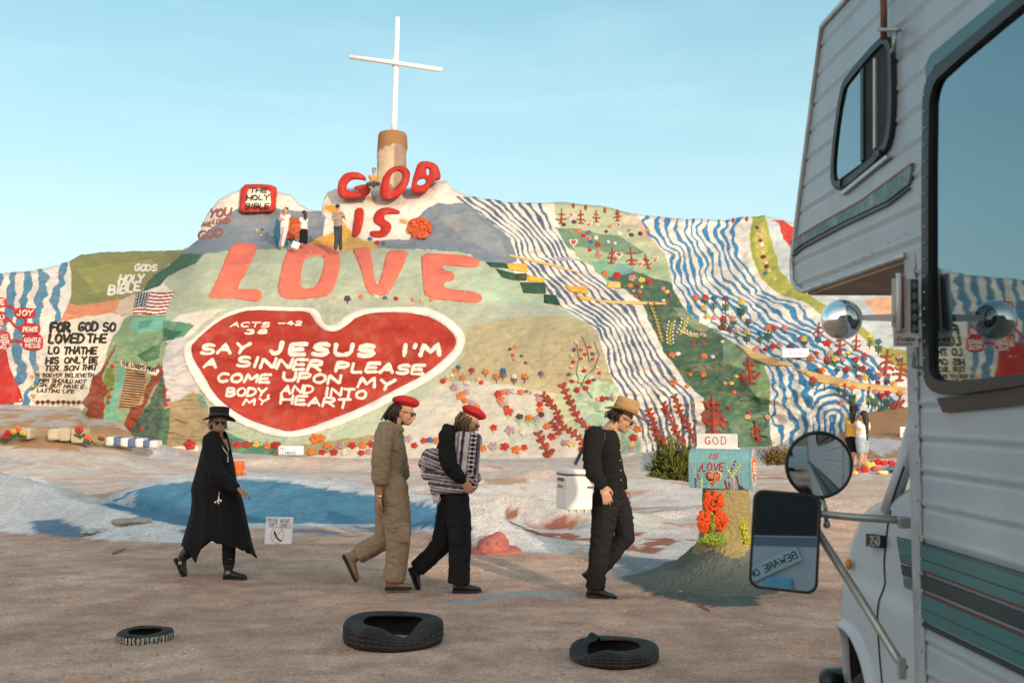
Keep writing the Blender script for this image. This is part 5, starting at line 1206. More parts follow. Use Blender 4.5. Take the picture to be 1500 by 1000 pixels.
# neck skin opening is left by the V of the coat: open shell
lv = [(205, 262, 332, .055), (216, 246, 338, .10), (232, 234, 345, .15), (262, 226, 352, .19), (300, 218, 360, .215), (350, 205, 372, .235), (400, 192, 380, .26), (450, 178, 388, .29), (485, 168, 398, .30), (540, 172, 416, .30), (600, 166, 430, .31), (650, 152, 440, .32), (700, 138, 452, .33), (750, 122, 462, .34), (800, 118, 478, .34), (855, 112, 500, .34)]
lvY = [l[0] for l in lv]
def hemY(c_, side):
    if side < 0: return np.interp(c_, [-1, -.8, -.62, -.5, -.42, -.25, 0, .3, .6, .8, 1], [762, 790, 848, 800, 762, 738, 748, 770, 776, 790, 822])
    return np.interp(c_, [-1, -.6, 0, .6, 1], [762, 742, 735, 765, 822])
NA, NL = 120, 60; R = []
for i in range(NL):
    ring = []
    for j in range(NA):
        a = 2 * math.pi * j / NA; ca, sa = math.cos(a), -math.sin(a)
        side = -1 if sa < 0 else 1
        hem = hemY(ca, side) + 5 * math.sin(a * 17); y = 205 + (hem - 205) * i / (NL - 1)
        L_ = np.interp(y, lvY, [l[1] for l in lv]); R_ = np.interp(y, lvY, [l[2] for l in lv]); dp = np.interp(y, lvY, [l[3] for l in lv])
        fold = 1 + (0.035 * math.sin(a * 9 + y * .004) + .02 * math.sin(a * 23 + y * .01)) * np.clip((y - 280) / 300, 0, 1)
        p = W((L_ + R_) / 2 + (R_ - L_) / 2 * ca * (fold if abs(ca) < .9 else 1), y, dp * .8 * sa * fold); ring.append(p)
    R.append(ring)
c = MB(); Vc = [v for r_ in R for v in r_]; Fc = []
for i in range(NL - 1):
    for j in range(NA):
        a = math.degrees(2 * math.pi * (j + .5) / NA)
        if i < 12 and 18 - i * 1.2 < a < 78 - i * 4.6: continue      # open V at the neck, toward the camera
        Fc.append((i * NA + j, (i + 1) * NA + j, (i + 1) * NA + (j + 1) % NA, i * NA + (j + 1) % NA))
c.add(Vc, Fc); o = c.build('coat', BLACKC, root, True)
sm_ = o.modifiers.new('thickness', 'SOLIDIFY'); sm_.thickness = .006
s_ = MB(); limb(s_, [W(262, 250, -.13), W(268, 330, -.18), W(292, 410, -.24), W(384, 484, -.28)], [.075, .085, .08, .045]); limb(s_, [W(250, 330, -.17), W(300, 440, -.22), W(370, 486, -.26)], [.06, .075, .04])
organic('sleeve', s_, .01, BLACKC, root, it=3, amp=.008, sc=.10)
hat_lathe(root, hp(hc, fr, -.005, 0, .035, .93), frame_of((.42, -.9, .12), (0.0, 0.12, 1)), [(.10, .0), (.165, -.004), (.178, .0), (.165, .004), (.108, .012), (.102, .05), (.105, .09), (.108, .104), (.098, .110), (.02, .107)], FELT_K, lambda a: .045 * math.sin(a) ** 2 * -1 + .02, band=(.014, .04, .106, mat('black_ribbon', (.02, .02, .02), .4)), oval=(1.0, .92))
strands(root, 'hair', HAIR_D, [[hp(hc, fr, -.04, b_ * .07, .03, .93), hp(hc, fr, -.07, b_ * .075, -.03, .93), hp(hc, fr, -.06, b_ * .06, -.09, .93)] for b_ in (-1, -.3, .3, 1)], n=60, spread=.012)
nk = MB(); nk.tube([W(300, 236, -.10), W(325, 290, -.17), W(346, 320, -.19), W(350, 290, -.14), W(335, 240, -.07)], .0025, 5); nk.box(W(346, 335, -.195), (.006, .004, .018)); nk.ball(W(345, 352, -.195), .009); nk.build('necklace', METALS, root)
kk = MB(); kk.tube([W(305, 500, -.30), W(302, 520, -.30), W(300, 540, -.31)], .003, 5)
for x, y in ((285, 552), (296, 546), (304, 540), (312, 545), (300, 555)): kk.ball(W(x, y, -.31), (.010, .004, .012), seg=8, ring=5)
kk.build('key_ring', METALS, root)

# ================================================================== man in khaki coveralls
def C2(x, y, Y): return Vector(at(480 + x / 3.124, 560 + y / 3.125, Y))
YK = ground_Y(864) + .02
K = lambda x, y, d=0.0: C2(x, y, YK + d)
gK = float(gz(np.array([-1.1]), np.array([YK]))[0])
root = empty('person', (K(310, 940).x, YK, gK), 'bearded man in khaki coveralls and red beret striding right with tan boots', 'person')
b = MB(); hc = K(348, 136); fr = head_set(root, hc, (.96, -.18, -.22), (.2, 0, 1), K(302, 205), SKIN_D, b, 1.0)
TR = [(K(300, 196), .07, .07, LAT, FWD), (K(285, 215), .19, .10, LAT, FWD), (K(282, 280), .19, .135, LAT, FWD), (K(284, 340), .17, .13, LAT, FWD), (K(285, 400), .155, .115, LAT, FWD), (K(282, 460), .17, .135, LAT, FWD), (K(288, 520), .17, .13, LAT, FWD)]
torso(b, [(c_, a * .85, d_ * .85, l, f) for c_, a, d_, l, f in TR])
arm = [K(262, 235, -.20), K(243, 350, -.25), K(240, 440, -.24), K(238, 515, -.22)]
limb(b, arm, [.055, .045, .040, .028]); add_hand(b, K(238, 522, -.22), K(222, 600, -.20) - K(238, 522, -.22), (.9, .3, 0), (.6, -.8, 0), .5, 1.05)
arm2 = [K(300, 235, .20), K(330, 340, .26), K(358, 420, .26), K(372, 470, .22)]
limb(b, arm2[:3], [.055, .045, .035])
lg = [([K(300, 480, -.09), K(322, 700, -.10), K(303, 880, -.10)], [.085, .06, .045]), ([K(285, 490, .09), K(262, 712, .09), K(125, 790, .09)], [.085, .06, .045])]
for p, r_ in lg: limb(b, p, r_)
organic('body', b, .0065, SKIN_D, root, it=2)
c = MB(); torso(c, TR)
limb(c, [K(262, 228, -.19), K(243, 340, -.25), K(240, 438, -.24)], [.085, .082, .078]); limb(c, [K(300, 228, .19), K(325, 340, .25), K(340, 420, .26)], [.085, .078, .07])
limb(c, [K(296, 480, -.09), K(315, 600, -.10), K(322, 700, -.10), K(318, 800, -.10), K(302, 905, -.10)], [.14, .128, .112, .100, .102], end=False); limb(c, [K(284, 490, .08), K(276, 610, .09), K(262, 718, .09), K(200, 752, .09), K(140, 786, .09)], [.135, .12, .105, .09, .085], end=False)
limb(c, [K(255, 205, -.12), K(300, 200, -.05), K(330, 215, -.08)], [.05, .04, .035])
organic('coverall', c, .009, KHAKI, root, it=2, amp=.009, sc=.075, seed=3, aniso=(1, 1, 1.6))
pk = MB(); R2 = Matrix.Rotation(-.05, 3, 'Y'); pk.box(K(348, 690, -.205), (.055, .012, .08), bev=.006); pk.box(K(346, 648, -.212), (.058, .010, .016), bev=.004); pk.build('pocket', KHAKI, root, True); pk = MB(); pk.box(K(305, 290, -.185), (.045, .012, .04), bev=.006); pk.build('pocket', KHAKI, root, True)
cl_ = MB(); cl_.add([K(318, 205, -.07), K(352, 215, -.08), K(330, 250, -.12), K(312, 225, -.12), K(318, 205, -.06), K(352, 215, -.07), K(330, 250, -.10), K(312, 225, -.10)], [(0, 1, 2, 3), (7, 6, 5, 4), (0, 4, 5, 1), (1, 5, 6, 2), (2, 6, 7, 3), (3, 7, 4, 0)]); cl_.build('collar', KHAKI, root)
shoe(root, K(303, 905, -.10), K(262, 948, -.10), K(385, 946, -.10), TAN_L, shaft=K(303, 885, -.10), w=.052)
shoe(root, K(115, 800, .09), K(66, 790, .09), K(128, 914, .09), TAN_L, shaft=K(135, 786, .09), w=.052, up=(.85, 0, .55))
beret(root, hc, fr, 1.0)
strands(root, 'hair', HAIR_D, [[hp(hc, fr, a, b_, .05), hp(hc, fr, a - .03, b_ * 1.15, .0), hp(hc, fr, a - .045, b_ * 1.2, -.05), hp(hc, fr, a - .03, b_ * 1.1, -.09)] for a in (-.08, -.05, -.02) for b_ in (-.085, -.04, .04, .085)], rad=.010, n=150, spread=.018, wave=.016)
bd = MB()
for k in range(70):
    a = random.uniform(-.9, .9); q_ = random.random(); p = hp(hc, fr, .088 - abs(a) * .06 - q_ * .02, a * .056, -.062 - q_ * .045); bd.ball(p, .008, seg=6, ring=4)
bd.build('beard', HAIR_D, root, True)
br = MB(); br.tube([K(238 + 14 * math.cos(t), 517 + 3 * math.sin(t), -.22 - .035 * math.sin(t)) for t in np.linspace(0, 6.28, 13)], .006, 6, caps=False); br.build('bracelet', METALS, root)

# ================================================================== person with the blankets
YB = ground_Y(865.5) + .05
B = lambda x, y, d=0.0: C2(x, y, YB + d)
gB = float(gz(np.array([-.55]), np.array([YB]))[0])
root = empty('person', (B(600, 950).x, YB, gB), 'person in black jacket, black trousers and red beret looking down, carrying striped blankets', 'person')
b = MB(); hc = B(648, 178); fr = head_set(root, hc, (.86, -.18, -.48), (.5, 0, .9), B(588, 232), SKIN_M, b, .95)
TRB = [(B(580, 222), .07, .07, LAT, FWD), (B(566, 240), .175, .09, LAT, FWD), (B(560, 300), .175, .12, LAT, FWD), (B(560, 370), .16, .12, LAT, FWD), (B(564, 440), .155, .115, LAT, FWD), (B(566, 510), .17, .135, LAT, FWD)]
torso(b, [(c_, a * .85, d_ * .85, l, f) for c_, a, d_, l, f in TRB])
limb(b, [B(548, 250, -.19), B(555, 380, -.27), B(614, 440, -.26)], [.05, .042, .028]); add_hand(b, B(612, 440, -.26), B(640, 478, -.27) - B(612, 440, -.26), (.2, 1, .2), (.9, -.2, .6), .45, 1.1)
limb(b, [B(590, 250, .18), B(640, 380, .26), B(680, 440, .18)], [.05, .042, .03])
lg = [([B(588, 530, -.08), B(606, 720, -.09), B(600, 900, -.09)], [.085, .06, .045]), ([B(570, 530, .09), B(520, 735, .09), B(408, 852, .09)], [.085, .06, .045])]
for p, r_ in lg: limb(b, p, r_)
organic('body', b, .0065, SKIN_M, root, it=2)
c = MB(); torso(c, TRB[1:]); limb(c, [B(548, 246, -.18), B(548, 330, -.25), B(560, 385, -.28), B(606, 436, -.27)], [.08, .078, .072, .055]); limb(c, [B(590, 246, .18), B(640, 380, .25), B(675, 436, .19)], [.075, .065, .05]); limb(c, [B(545, 215, -.06), B(600, 222, -.04)], [.05, .045])
organic('jacket', c, .009, BLACKC, root, it=2, amp=.011, sc=.09, seed=5)
c = MB(); torso(c, [(B(564, 470), .16, .12, LAT, FWD), (B(568, 540), .17, .14, LAT, FWD)]); limb(c, [B(584, 530, -.08), B(600, 640, -.09), B(606, 735, -.09), B(604, 830, -.09), B(600, 915, -.09)], [.13, .115, .10, .098, .10], end=False); limb(c, [B(568, 530, .09), B(545, 640, .09), B(520, 740, .09), B(465, 800, .09), B(408, 852, .09)], [.13, .11, .095, .085, .08], end=False)
organic('trousers', c, .009, BLACKJ, root, it=3, amp=.008, sc=.11, seed=6)
pk = MB(); pk.box(B(590, 700, -.20), (.06, .014, .08), bev=.006); pk.build('pocket', BLACKJ, root, True)
shoe(root, B(600, 915, -.09), B(570, 960, -.09), B(704, 958, -.09), BLK_L, shaft=B(600, 895, -.09), w=.05); shoe(root, B(402, 862, .09), B(368, 850, .09), B(408, 952, .09), BLK_L, shaft=B(412, 848, .09), w=.05, up=(.85, 0, .5))
beret(root, hc, fr, .95)
strands(root, 'hair', HAIR_B, [[hp(hc, fr, a, b_, .04), hp(hc, fr, a - .01, b_ * 1.1, -.03), hp(hc, fr, a, b_ * 1.15, -.03) + Vector((-.01, 0, -.06)), hp(hc, fr, a, b_ * 1.15, -.03) + Vector((-.02, 0, -.13))] for a in (-.09, -.06, -.02, .02) for b_ in (-.085, -.06, .06, .085)], rad=.007, n=150, spread=.013, wave=.012)
# blankets
BLK_ = attr_mat('woven_blanket', .95, .5, 120, .12, .1)
def stripes_col(u, v, kind):
    u = np.asarray(u); base_ = np.tile(lin((206, 200, 202)), (len(u), 1)); k = np.floor(u * 1.0) % 7
    seq = [(128, 108, 122), (216, 210, 210), (90, 82, 92), (206, 196, 200), (150, 132, 142), (222, 218, 216), (60, 56, 62)]
    for i, s_ in enumerate(seq): base_[k == i] = lin(s_)
    return base_ * .8
def blk(name, prims, axis, label, diam=None, freq=62, rootp=None):
    mb = MB()
    for pts, rs in prims: limb(mb, pts, rs)
    def cf(V_):
        u = V_ @ np.array(axis) * freq; c_ = stripes_col(u + .5 * fbm(V_[:, 0] * 4, V_[:, 2] * 4, 2, 3), None, 0)
        if diam is not None:
            o_, a1, a2, wd = diam; q1 = (V_ - np.array(o_)) @ np.array(a1); q2 = (V_ - np.array(o_)) @ np.array(a2)
            band_ = np.abs(q1) < wd; dm = (np.abs(((q2 / .035) % 1) - .5) + np.abs(q1) / wd * .42) < .42
            c_[band_] = lin((214, 210, 206)) * .8; c_[band_ & dm] = lin((26, 26, 30)); c_[(np.abs(q1) > wd) & (np.abs(q1) < wd * 1.22)] = lin((26, 26, 30))
        return c_
    return organic(name, mb, .009, BLK_, rootp, it=3, amp=.010, sc=.10, colf=cf)
bl = empty('blanket', tuple(B(570, 520, -.1)), 'purple grey striped blankets folded into a bundle, tassels hanging at the back', 'blanket')
def rr(x0, y0, x1, y1, r_, d=-.16, n=2, dd=.0):
    return ([B(x0, y0, d), B((x0 + x1) / 2, (y0 + y1) / 2 - 3, d - dd), B(x1, y1, d)], [r_ * .9, r_, r_ * .9])
blk('folded_layer', [rr(462, 335, 540, 352, .075), rr(450, 372, 545, 388, .075), rr(470, 350, 560, 368, .085, -.06)], (.35, 0, .94), '', rootp=bl)
for y, x0, x1 in ((422, 450, 672), (455, 480, 655), (488, 488, 640)):
    blk('folded_layer', [rr(x0, y + 4, x1, y - 4, .045, -.20), rr(x0 + 8, y + 4, x1, y - 4, .045, -.10), rr(x0 + 8, y + 4, x1, y - 4, .045, .0)], (.12, 0, .99), '', freq=70, rootp=bl)
up_ = MB(); u0 = B(636, 330, -.17); uR = Matrix.Rotation(.10, 3, 'Y'); up_.box(u0, (.12, .09, .20), R=uR, bev=.055); up_.ball(u0 + Vector((0, 0, .03)), (.13, .11, .15)); up_.ball(u0 + Vector((-.02, 0, -.12)), (.13, .12, .09))
def cfu(V_):
    d_ = V_ - np.array(u0); a1 = np.array(uR @ Vector((1, 0, 0))); a2 = np.array(uR @ Vector((0, 0, 1))); q1 = d_ @ a1 - .052; q2 = d_ @ a2
    c_ = stripes_col(d_ @ a1 * 52 + 30, None, 0); c_[(q1 < -.03) & (q1 > -.08)] = lin((216, 212, 210)) * .8
    band_ = np.abs(q1) < .034; dm = (np.abs(((q2 / .04) % 1) - .5) + np.abs(q1) / .034 * .40) < .40
    c_[band_] = lin((216, 212, 208)) * .8; c_[band_ & dm] = lin((24, 24, 28)); c_[(np.abs(q1) > .03) & (np.abs(q1) < .038)] = lin((24, 24, 28)); return c_
organic('folded_layer', up_, .008, BLK_, bl, it=4, amp=.012, sc=.14, colf=cfu)
blk('rolled_end', [([B(650, 440, -.22), B(680, 436, -.20)], [.05, .045]), ([B(645, 480, -.22), B(668, 470, -.20)], [.045, .04])], (1, 0, 0), '', freq=60, diam=(tuple(B(664, 458, -.2)), (1, 0, 0), (0, 0, 1), .05), rootp=bl)
fb = MB(); rd = random.Random(3)
for k in range(26):
    x = 480 + k * 1.2; y = 505 + rd.uniform(-5, 5); L_ = rd.uniform(30, 52); fb.tube([B(x, y, -.20 + rd.uniform(-.03, .03)), B(x + rd.uniform(-4, 4), y + L_ * .5, -.22), B(x + rd.uniform(-5, 8), y + L_, -.21)], .0035, 5)
for k in range(30):
    y = 335 + k * 3; fb.tube([B(446, y, -.20 + rd.uniform(-.05, .05)), B(434 + rd.uniform(-3, 3), y + 5, -.22), B(430 + rd.uniform(-4, 5), y + rd.uniform(10, 20), -.21)], .0038, 5)
tag(fb.build('tassels', mat('tassel_yarn', srgb(206, 198, 200), .95), bl, True), kind='stuff')

# ================================================================== man in the straw-coloured hat
def C3(x, y, Y): return Vector(at(780 + x / 3.03, 560 + y / 3.03, Y))
YH = ground_Y(876) + .10
H = lambda x, y, d=0.0: C3(x, y, YH + d)
gH = float(gz(np.array([.8]), np.array([YH]))[0])
root = empty('person', (H(300, 955).x, YH, gH), 'man in black shirt and tan felt hat, white cooler slung at his hip', 'person')
b = MB(); hc = H(398, 158); fr = head_set(root, hc, (.86, -.12, -.50), (.5, 0, .88), H(345, 205), SKIN_M, b, 1.0)
TRH = [(H(335, 196), .07, .07, LAT, FWD), (H(318, 212), .19, .10, LAT, FWD), (H(322, 260), .20, .13, LAT, FWD), (H(326, 330), .18, .125, LAT, FWD), (H(335, 400), .165, .115, LAT, FWD), (H(342, 490), .175, .125, LAT, FWD)]
torso(b, [(c_, a * .88, d_ * .88, l, f) for c_, a, d_, l, f in TRH])
limb(b, [H(272, 240, -.20), H(270, 390, -.26), H(308, 452, -.27)], [.055, .045, .028]); add_hand(b, H(312, 458, -.27), H(338, 535, -.28) - H(312, 458, -.27), (-.2, 1, -.1), (1, -.2, .2), .35, 1.12)
limb(b, [H(340, 240, .19), H(370, 380, .25), H(400, 470, .22)], [.055, .045, .03]); add_hand(b, H(400, 472, .22), (.3, 0, -1), (-.2, -1, 0), (1, 0, .2), .4)
lg = [([H(322, 520, -.09), H(305, 700, -.09), H(278, 900, -.09)], [.085, .06, .045]), ([H(362, 520, .09), H(412, 690, .09), H(262, 850, .09)], [.085, .06, .045])]
for p, r_ in lg: limb(b, p, r_)
organic('body', b, .0065, SKIN_M, root, it=2)
c = MB(); torso(c, TRH[1:]); limb(c, [H(275, 236, -.19), H(262, 320, -.24), H(270, 395, -.27), H(304, 446, -.27)], [.085, .082, .078, .055]); limb(c, [H(340, 236, .19), H(370, 380, .25), H(398, 455, .22)], [.075, .065, .05])
c.rings([[H(340, y, 0) + LAT * a * math.cos(t) + FWD * d_ * math.sin(t) for t in np.linspace(0, 6.283, 25)[:-1]] for y, a, d_ in ((440, .18, .125), (505, .19, .14), (512, .185, .135))])
organic('shirt', c, .009, BLACKC, root, it=2, amp=.010, sc=.09, seed=8)
c = MB(); torso(c, [(H(342, 480), .165, .115, LAT, FWD), (H(342, 540), .17, .135, LAT, FWD)]); limb(c, [H(326, 520, -.09), H(318, 600, -.09), H(304, 705, -.09), H(290, 800, -.09), H(278, 912, -.09)], [.125, .11, .092, .082, .08], end=False); limb(c, [H(362, 520, .09), H(396, 600, .09), H(410, 685, .09), H(345, 770, .09), H(270, 858, .09)], [.125, .105, .088, .075, .07], end=False)
organic('trousers', c, .008, BLACKJ, root, it=2, amp=.009, sc=.08, seed=9)
shoe(root, H(275, 905, -.09), H(236, 945, -.09), H(374, 966, -.09), BLK_L, name='shoe', w=.05); shoe(root, H(262, 850, .09), H(218, 852, .09), H(262, 902, .09) + Vector((.06, 0, -.05)), BLK_L, name='shoe', w=.045, up=(.7, 0, .7))
cm = MB(); cm.add([H(362, 195, -.09), H(378, 210, -.075), H(395, 290, -.04), H(385, 295, -.075), H(360, 240, -.13)], [(0, 1, 2, 3, 4)]); cm.build('open_collar', SKIN_M, root)
for y in (265, 300, 345, 390, 432, 470): MB().ball(H(388 + (y - 265) * .03, y, -.115), .0045, seg=8, ring=5).build('button', WHITEP, root)
fr2 = frame_of((.9, -.12, -.30), (.33, -.06, .93))
FELT_T = mat('tan_felt', (.36, .22, .10), .9, var=.25, nscale=16, bump=.3)
hat_lathe(root, hp(hc, fr, -.005, 0, .062), fr2, [(.09, .0), (.165, -.004), (.188, .001), (.165, .005), (.108, .012), (.104, .05), (.098, .10), (.090, .125), (.070, .130), (.02, .112)], FELT_T, lambda a: .035 * math.sin(a) ** 2 - .028 * math.cos(a) ** 2, band=(.012, .045, .104, mat('hat_ribbon', (.22, .12, .05), .7)), oval=(1.08, .95))
strands(root, 'hair', HAIR_D, [[hp(hc, fr, a, b_, .04), hp(hc, fr, a - .03, b_ * 1.1, -.01), hp(hc, fr, a - .02, b_ * 1.1, -.05)] for a in (-.09, -.06, -.02) for b_ in (-.085, -.05, .05, .085)], rad=.007, n=110, spread=.014, wave=.014)
stp = MB(); pts = [H(232, 372, -.30), H(262, 290, -.27), H(288, 215, -.18), H(305, 196, -.10), H(318, 215, -.04), H(312, 270, -.20), H(270, 350, -.30)]
for seg in ([H(188, 365, -.16), H(215, 310, -.12), H(250, 250, -.08), H(285, 203, -.06), H(303, 196, -.10), H(316, 215, -.19), H(314, 245, -.22), H(305, 275, -.22)],):
    R = []
    for i, p in enumerate(seg):
        d_ = (seg[min(i + 1, len(seg) - 1)] - seg[max(i - 1, 0)]).normalized(); sd_ = d_.cross(Vector((0, -1, 0))).normalized()
        R.append([p + sd_ * .016 + Vector((0, .003, 0)), p + sd_ * .016 - Vector((0, .003, 0)), p - sd_ * .016 - Vector((0, .003, 0)), p - sd_ * .016 + Vector((0, .003, 0))])
    stp.rings(R)
# ---- cooler
cr_ = empty('cooler', tuple(H(185, 570, -.2)), 'white hard cooler with dark lid seam hanging from a black shoulder strap', 'cooler')
PLW = mat('white_plastic', (.74, .73, .70), .35, var=.04, nscale=6, spec=.5); PLG = mat('grey_plastic', (.10, .10, .11), .5); PLT = mat('clear_latch', (.5, .48, .42), .3)
Rz = Matrix.Rotation(.42, 3, 'Z') @ Matrix.Rotation(.035, 3, 'Y')
cc0 = H(186, 470, -.22)
def cbx(c_, h_, m_, nm, bev=.01):
    mb = MB(); mb.box(cc0 + Rz @ Vector(c_), h_, 0, Rz, bev); return mb.build(nm, m_, cr_, False)
cbx((0, 0, -.030), (.128, .108, .148), PLW, 'cooler_box', .018)
cbx((0, 0, .124), (.130, .110, .007), PLG, 'lid_seam', .004)
cbx((0, 0, .152), (.136, .116, .022), PLW, 'lid', .012)
for x in (-.085, -.01, .07): cbx((x, -.10, -.186), (.018, .012, .010), PLT, 'foot', .003)
cbx((-.138, 0, .08), (.008, .05, .012), PLG, 'handle', .004); cbx((.13, -.07, .12), (.012, .02, .03), PLG, 'latch', .004); cbx((.10, -.118, .02), (.03, .006, .008), PLG, 'latch', .002)
fn = planemap(cc0 + Rz @ Vector((-.136, .09, .02)), Rz @ Vector((0, -1, 0)), Rz @ Vector((-1, 0, 0)))
r = MRelief(fn)
for k in range(5): r.stroke([(.03 + k * .022, -.01), (.03 + k * .022, .012), (.042 + k * .022, .012 - (k % 2) * .022)], .006, (200, 60, 44), .002, step=.004)
r.build('red_print', cr_)
stp.build('shoulder_strap', PLG, cr_, False)

# ================================================================== small figures
def small_person(Y, fx, head, neck, hipp, knees, feet, hands, cols, label, group=None, hairlong=0, skirt=False, s=1.0, face=(1, 0, 0), vox=.016, extra=None, loc=None, shorts=False, hat=False, elb=None, skinm=SKIN_M):
    """all joints as photo pixels at distance Y (with an optional third value: nearer/farther)"""
    P = lambda p: Vector(at(p[0], p[1], Y + (p[2] if len(p) > 2 else 0)))
    f0 = P(feet[0]); root = empty('person', (f0.x, Y, min(P(feet[0]).z, P(feet[1]).z)), label, 'person', group)
    hc_ = P(head); fr_ = frame_of(face, (0, 0, 1)); b_ = MB(); add_head(b_, hc_, fr_, s); limb(b_, [hc_ - fr_[2] * .08, P(neck)], [.05, .055]); nk_ = P(neck); hp_ = P(hipp)
    lat = fr_[1]; fo = fr_[0]; sh = [nk_ - Vector((0, 0, .05)) + lat * .16 * k for k in (-1, 1)]
    tr = [(nk_ - Vector((0, 0, .02)), .08, .06, lat, fo), (nk_ - Vector((0, 0, .07)), .17, .085, lat, fo), (nk_ * .55 + hp_ * .45, .15, .105, lat, fo), (hp_, .155, .11, lat, fo)]
    torso(b_, [(c_, a * .9, d_ * .9, l, f) for c_, a, d_, l, f in tr])
    el = [P(e) for e in elb] if elb else [(sh[i] + P(hands[i])) / 2 - fo * .05 - Vector((0, 0, .04)) for i in (0, 1)]
    for i in (0, 1):
        hd = P(hands[i]); limb(b_, [sh[i], el[i], hd], [.05, .04, .03]); b_.ball(hd + (hd - el[i]).normalized() * .05, (.035, .03, .045), seg=8, ring=6)
        limb(b_, [hp_ + lat * .08 * (-1, 1)[i], P(knees[i]), P(feet[i]) + Vector((0, 0, .07))], [.08, .06, .045])
        ft = P(feet[i]); b_.ball(ft + fo * .06 + Vector((0, 0, .035)), (.10, .05, .035), seg=10, ring=6)
    organic('body', b_, vox, skinm, root, it=1)
    c_ = MB(); torso(c_, [(a_, q_ * 1.05, w_ * 1.08, l, f) for a_, q_, w_, l, f in tr[1:]])
    for i in (0, 1): limb(c_, [sh[i], sh[i] * .45 + el[i] * .55], [.07, .062])
    organic('shirt', c_, vox, cols[0], root, it=2, amp=.008, sc=.12)
    c_ = MB()
    if skirt:
        R = []
        for t_, a in ((0, .15), (.1, .17), (.5, .18), (.85, .19), (.86, .17)):
            q_ = hp_ + (Vector(((P(feet[0]).x + P(feet[1]).x) / 2, Y, P(feet[0]).z)) - hp_) * t_; R.append([q_ + lat * a * math.cos(u) + fo * a * .8 * math.sin(u) for u in np.linspace(0, 6.283, 21)[:-1]])
        c_.rings(R); organic('skirt', c_, vox, cols[1], root, it=1, amp=.008, sc=.1)
    else:
        torso(c_, [(hp_ + Vector((0, 0, .08)), .155, .115, lat, fo), (hp_ - Vector((0, 0, .06)), .17, .13, lat, fo)])
        for i in (0, 1):
            h_ = hp_ + lat * .08 * (-1, 1)[i]; kn = P(knees[i]); ft = P(feet[i]) + Vector((0, 0, .10))
            if shorts: limb(c_, [h_, h_ * .35 + kn * .65], [.11, .10])
            else: limb(c_, [h_, kn, ft], [.105, .085, .07])
        organic('trousers' if not shorts else 'shorts', c_, vox, cols[1], root, it=2, amp=.006, sc=.1)
    h2 = MB(); ell(h2, hp(hc_, fr_, -.025, 0, .045, s), fr_, (.098 * s, .086 * s, .088 * s))
    if hairlong: limb(h2, [hp(hc_, fr_, -.06, 0, 0), hp(hc_, fr_, -.09, 0, -.15), hp(hc_, fr_, -.10, 0, -.15 - hairlong)], [.075, .06, .03])
    organic('hair', h2, vox * .8, HAIR_D, root, it=1, amp=.006, sc=.05)
    if hat: hat_lathe(root, hp(hc_, fr_, 0, 0, .06), fr_, [(.09, 0), (.17, -.004), (.178, 0), (.17, .006), (.105, .012), (.10, .10), (.08, .12), (.02, .115)], FELT_K, lambda a: .0, oval=(1, 1))
    return root
CL_W = mat('white_cloth', (.66, .64, .60), .9, var=.06, bump=.2); CL_G = mat('grey_tee', (.24, .20, .17), .9); CL_Y = mat('yellow_top', (.62, .38, .05), .9); CL_O = mat('mustard_tee', (.42, .22, .04), .9)
CL_J = mat('dark_jeans', (.03, .04, .06), .9); CL_JS = mat('pale_denim', (.30, .36, .42), .9); CL_LG = mat('pale_trousers', (.46, .46, .46), .9)
small_person(39.6, 1, (419, 308), (418, 315), (416.5, 333), [(416, 347, -.1), (414, 347, .12)], [(413.5, 363, -.1), (411, 362, .12)], [(411, 313, -.25), (422, 333, .2)], (CL_W, CL_LG), 'man in white T-shirt and pale trousers on the upper ledge, hand at his head', face=(-.2, -.98, 0), elb=[(409, 322, -.3), (424, 325, .2)])
small_person(39.9, 1, (445, 313), (445, 320), (445, 336), [(444, 348, -.05), (446, 348, .08)], [(443, 359, -.05), (446, 359, .08)], [(439, 330, -.2), (440, 332, .1)], (CL_W, BLACKC), 'woman in white blouse and long black skirt on the upper ledge', skirt=True, hairlong=.12, face=(-.8, .5, 0))
small_person(39.2, 1, (495, 304), (495, 311), (495, 333), [(493, 350, -.08), (498, 350, .08)], [(491.5, 367, -.08), (499, 367, .08)], [(502, 316, -.1), (500, 313, .15)], (CL_G, CL_J), 'man in grey T-shirt and dark jeans on the ledge, raising a camera', face=(.35, .93, 0), elb=[(487, 322, -.1), (506, 321, .1)])
Y9 = 41.8
small_person(Y9, 1, (547.8, 250), (547.2, 257), (546.5, 272), [(539, 270, -.35), (554, 269, -.35)], [(551, 276, -.4), (543, 276, -.4)], [(541, 266, -.35), (552, 266, -.35)], (CL_O, CL_J), 'man in mustard T-shirt sitting cross-legged among the tall red letters', face=(.1, -1, 0))
g2 = 'pair of visitors below the blue falls'
YG = 24.5
small_person(YG, 1, (1250.5, 604), (1250, 612), (1249.5, 643), [(1251, 667, -.1), (1249, 667, .1)], [(1252.5, 691, -.1), (1250, 690, .1)], [(1256, 626, -.2), (1243, 632, .15)], (CL_Y, BLACKC), 'girl in yellow top, black shorts and black hat below the blue falls', face=(.6, .75, 0), shorts=True, hat=True, hairlong=.1, vox=.012, skinm=SKIN_L)
small_person(YG - .3, 1, (1264, 609), (1263.5, 617), (1263, 644), [(1262, 668, -.1), (1266, 668, .1)], [(1260, 692, -.1), (1267, 693, .1)], [(1257, 632, -.2), (1271, 633, .15)], (CL_W, CL_JS), 'girl with long dark hair in white top and pale denim shorts below the blue falls', face=(-.55, .8, 0), shorts=True, hairlong=.42, vox=.012, skinm=SKIN_L)
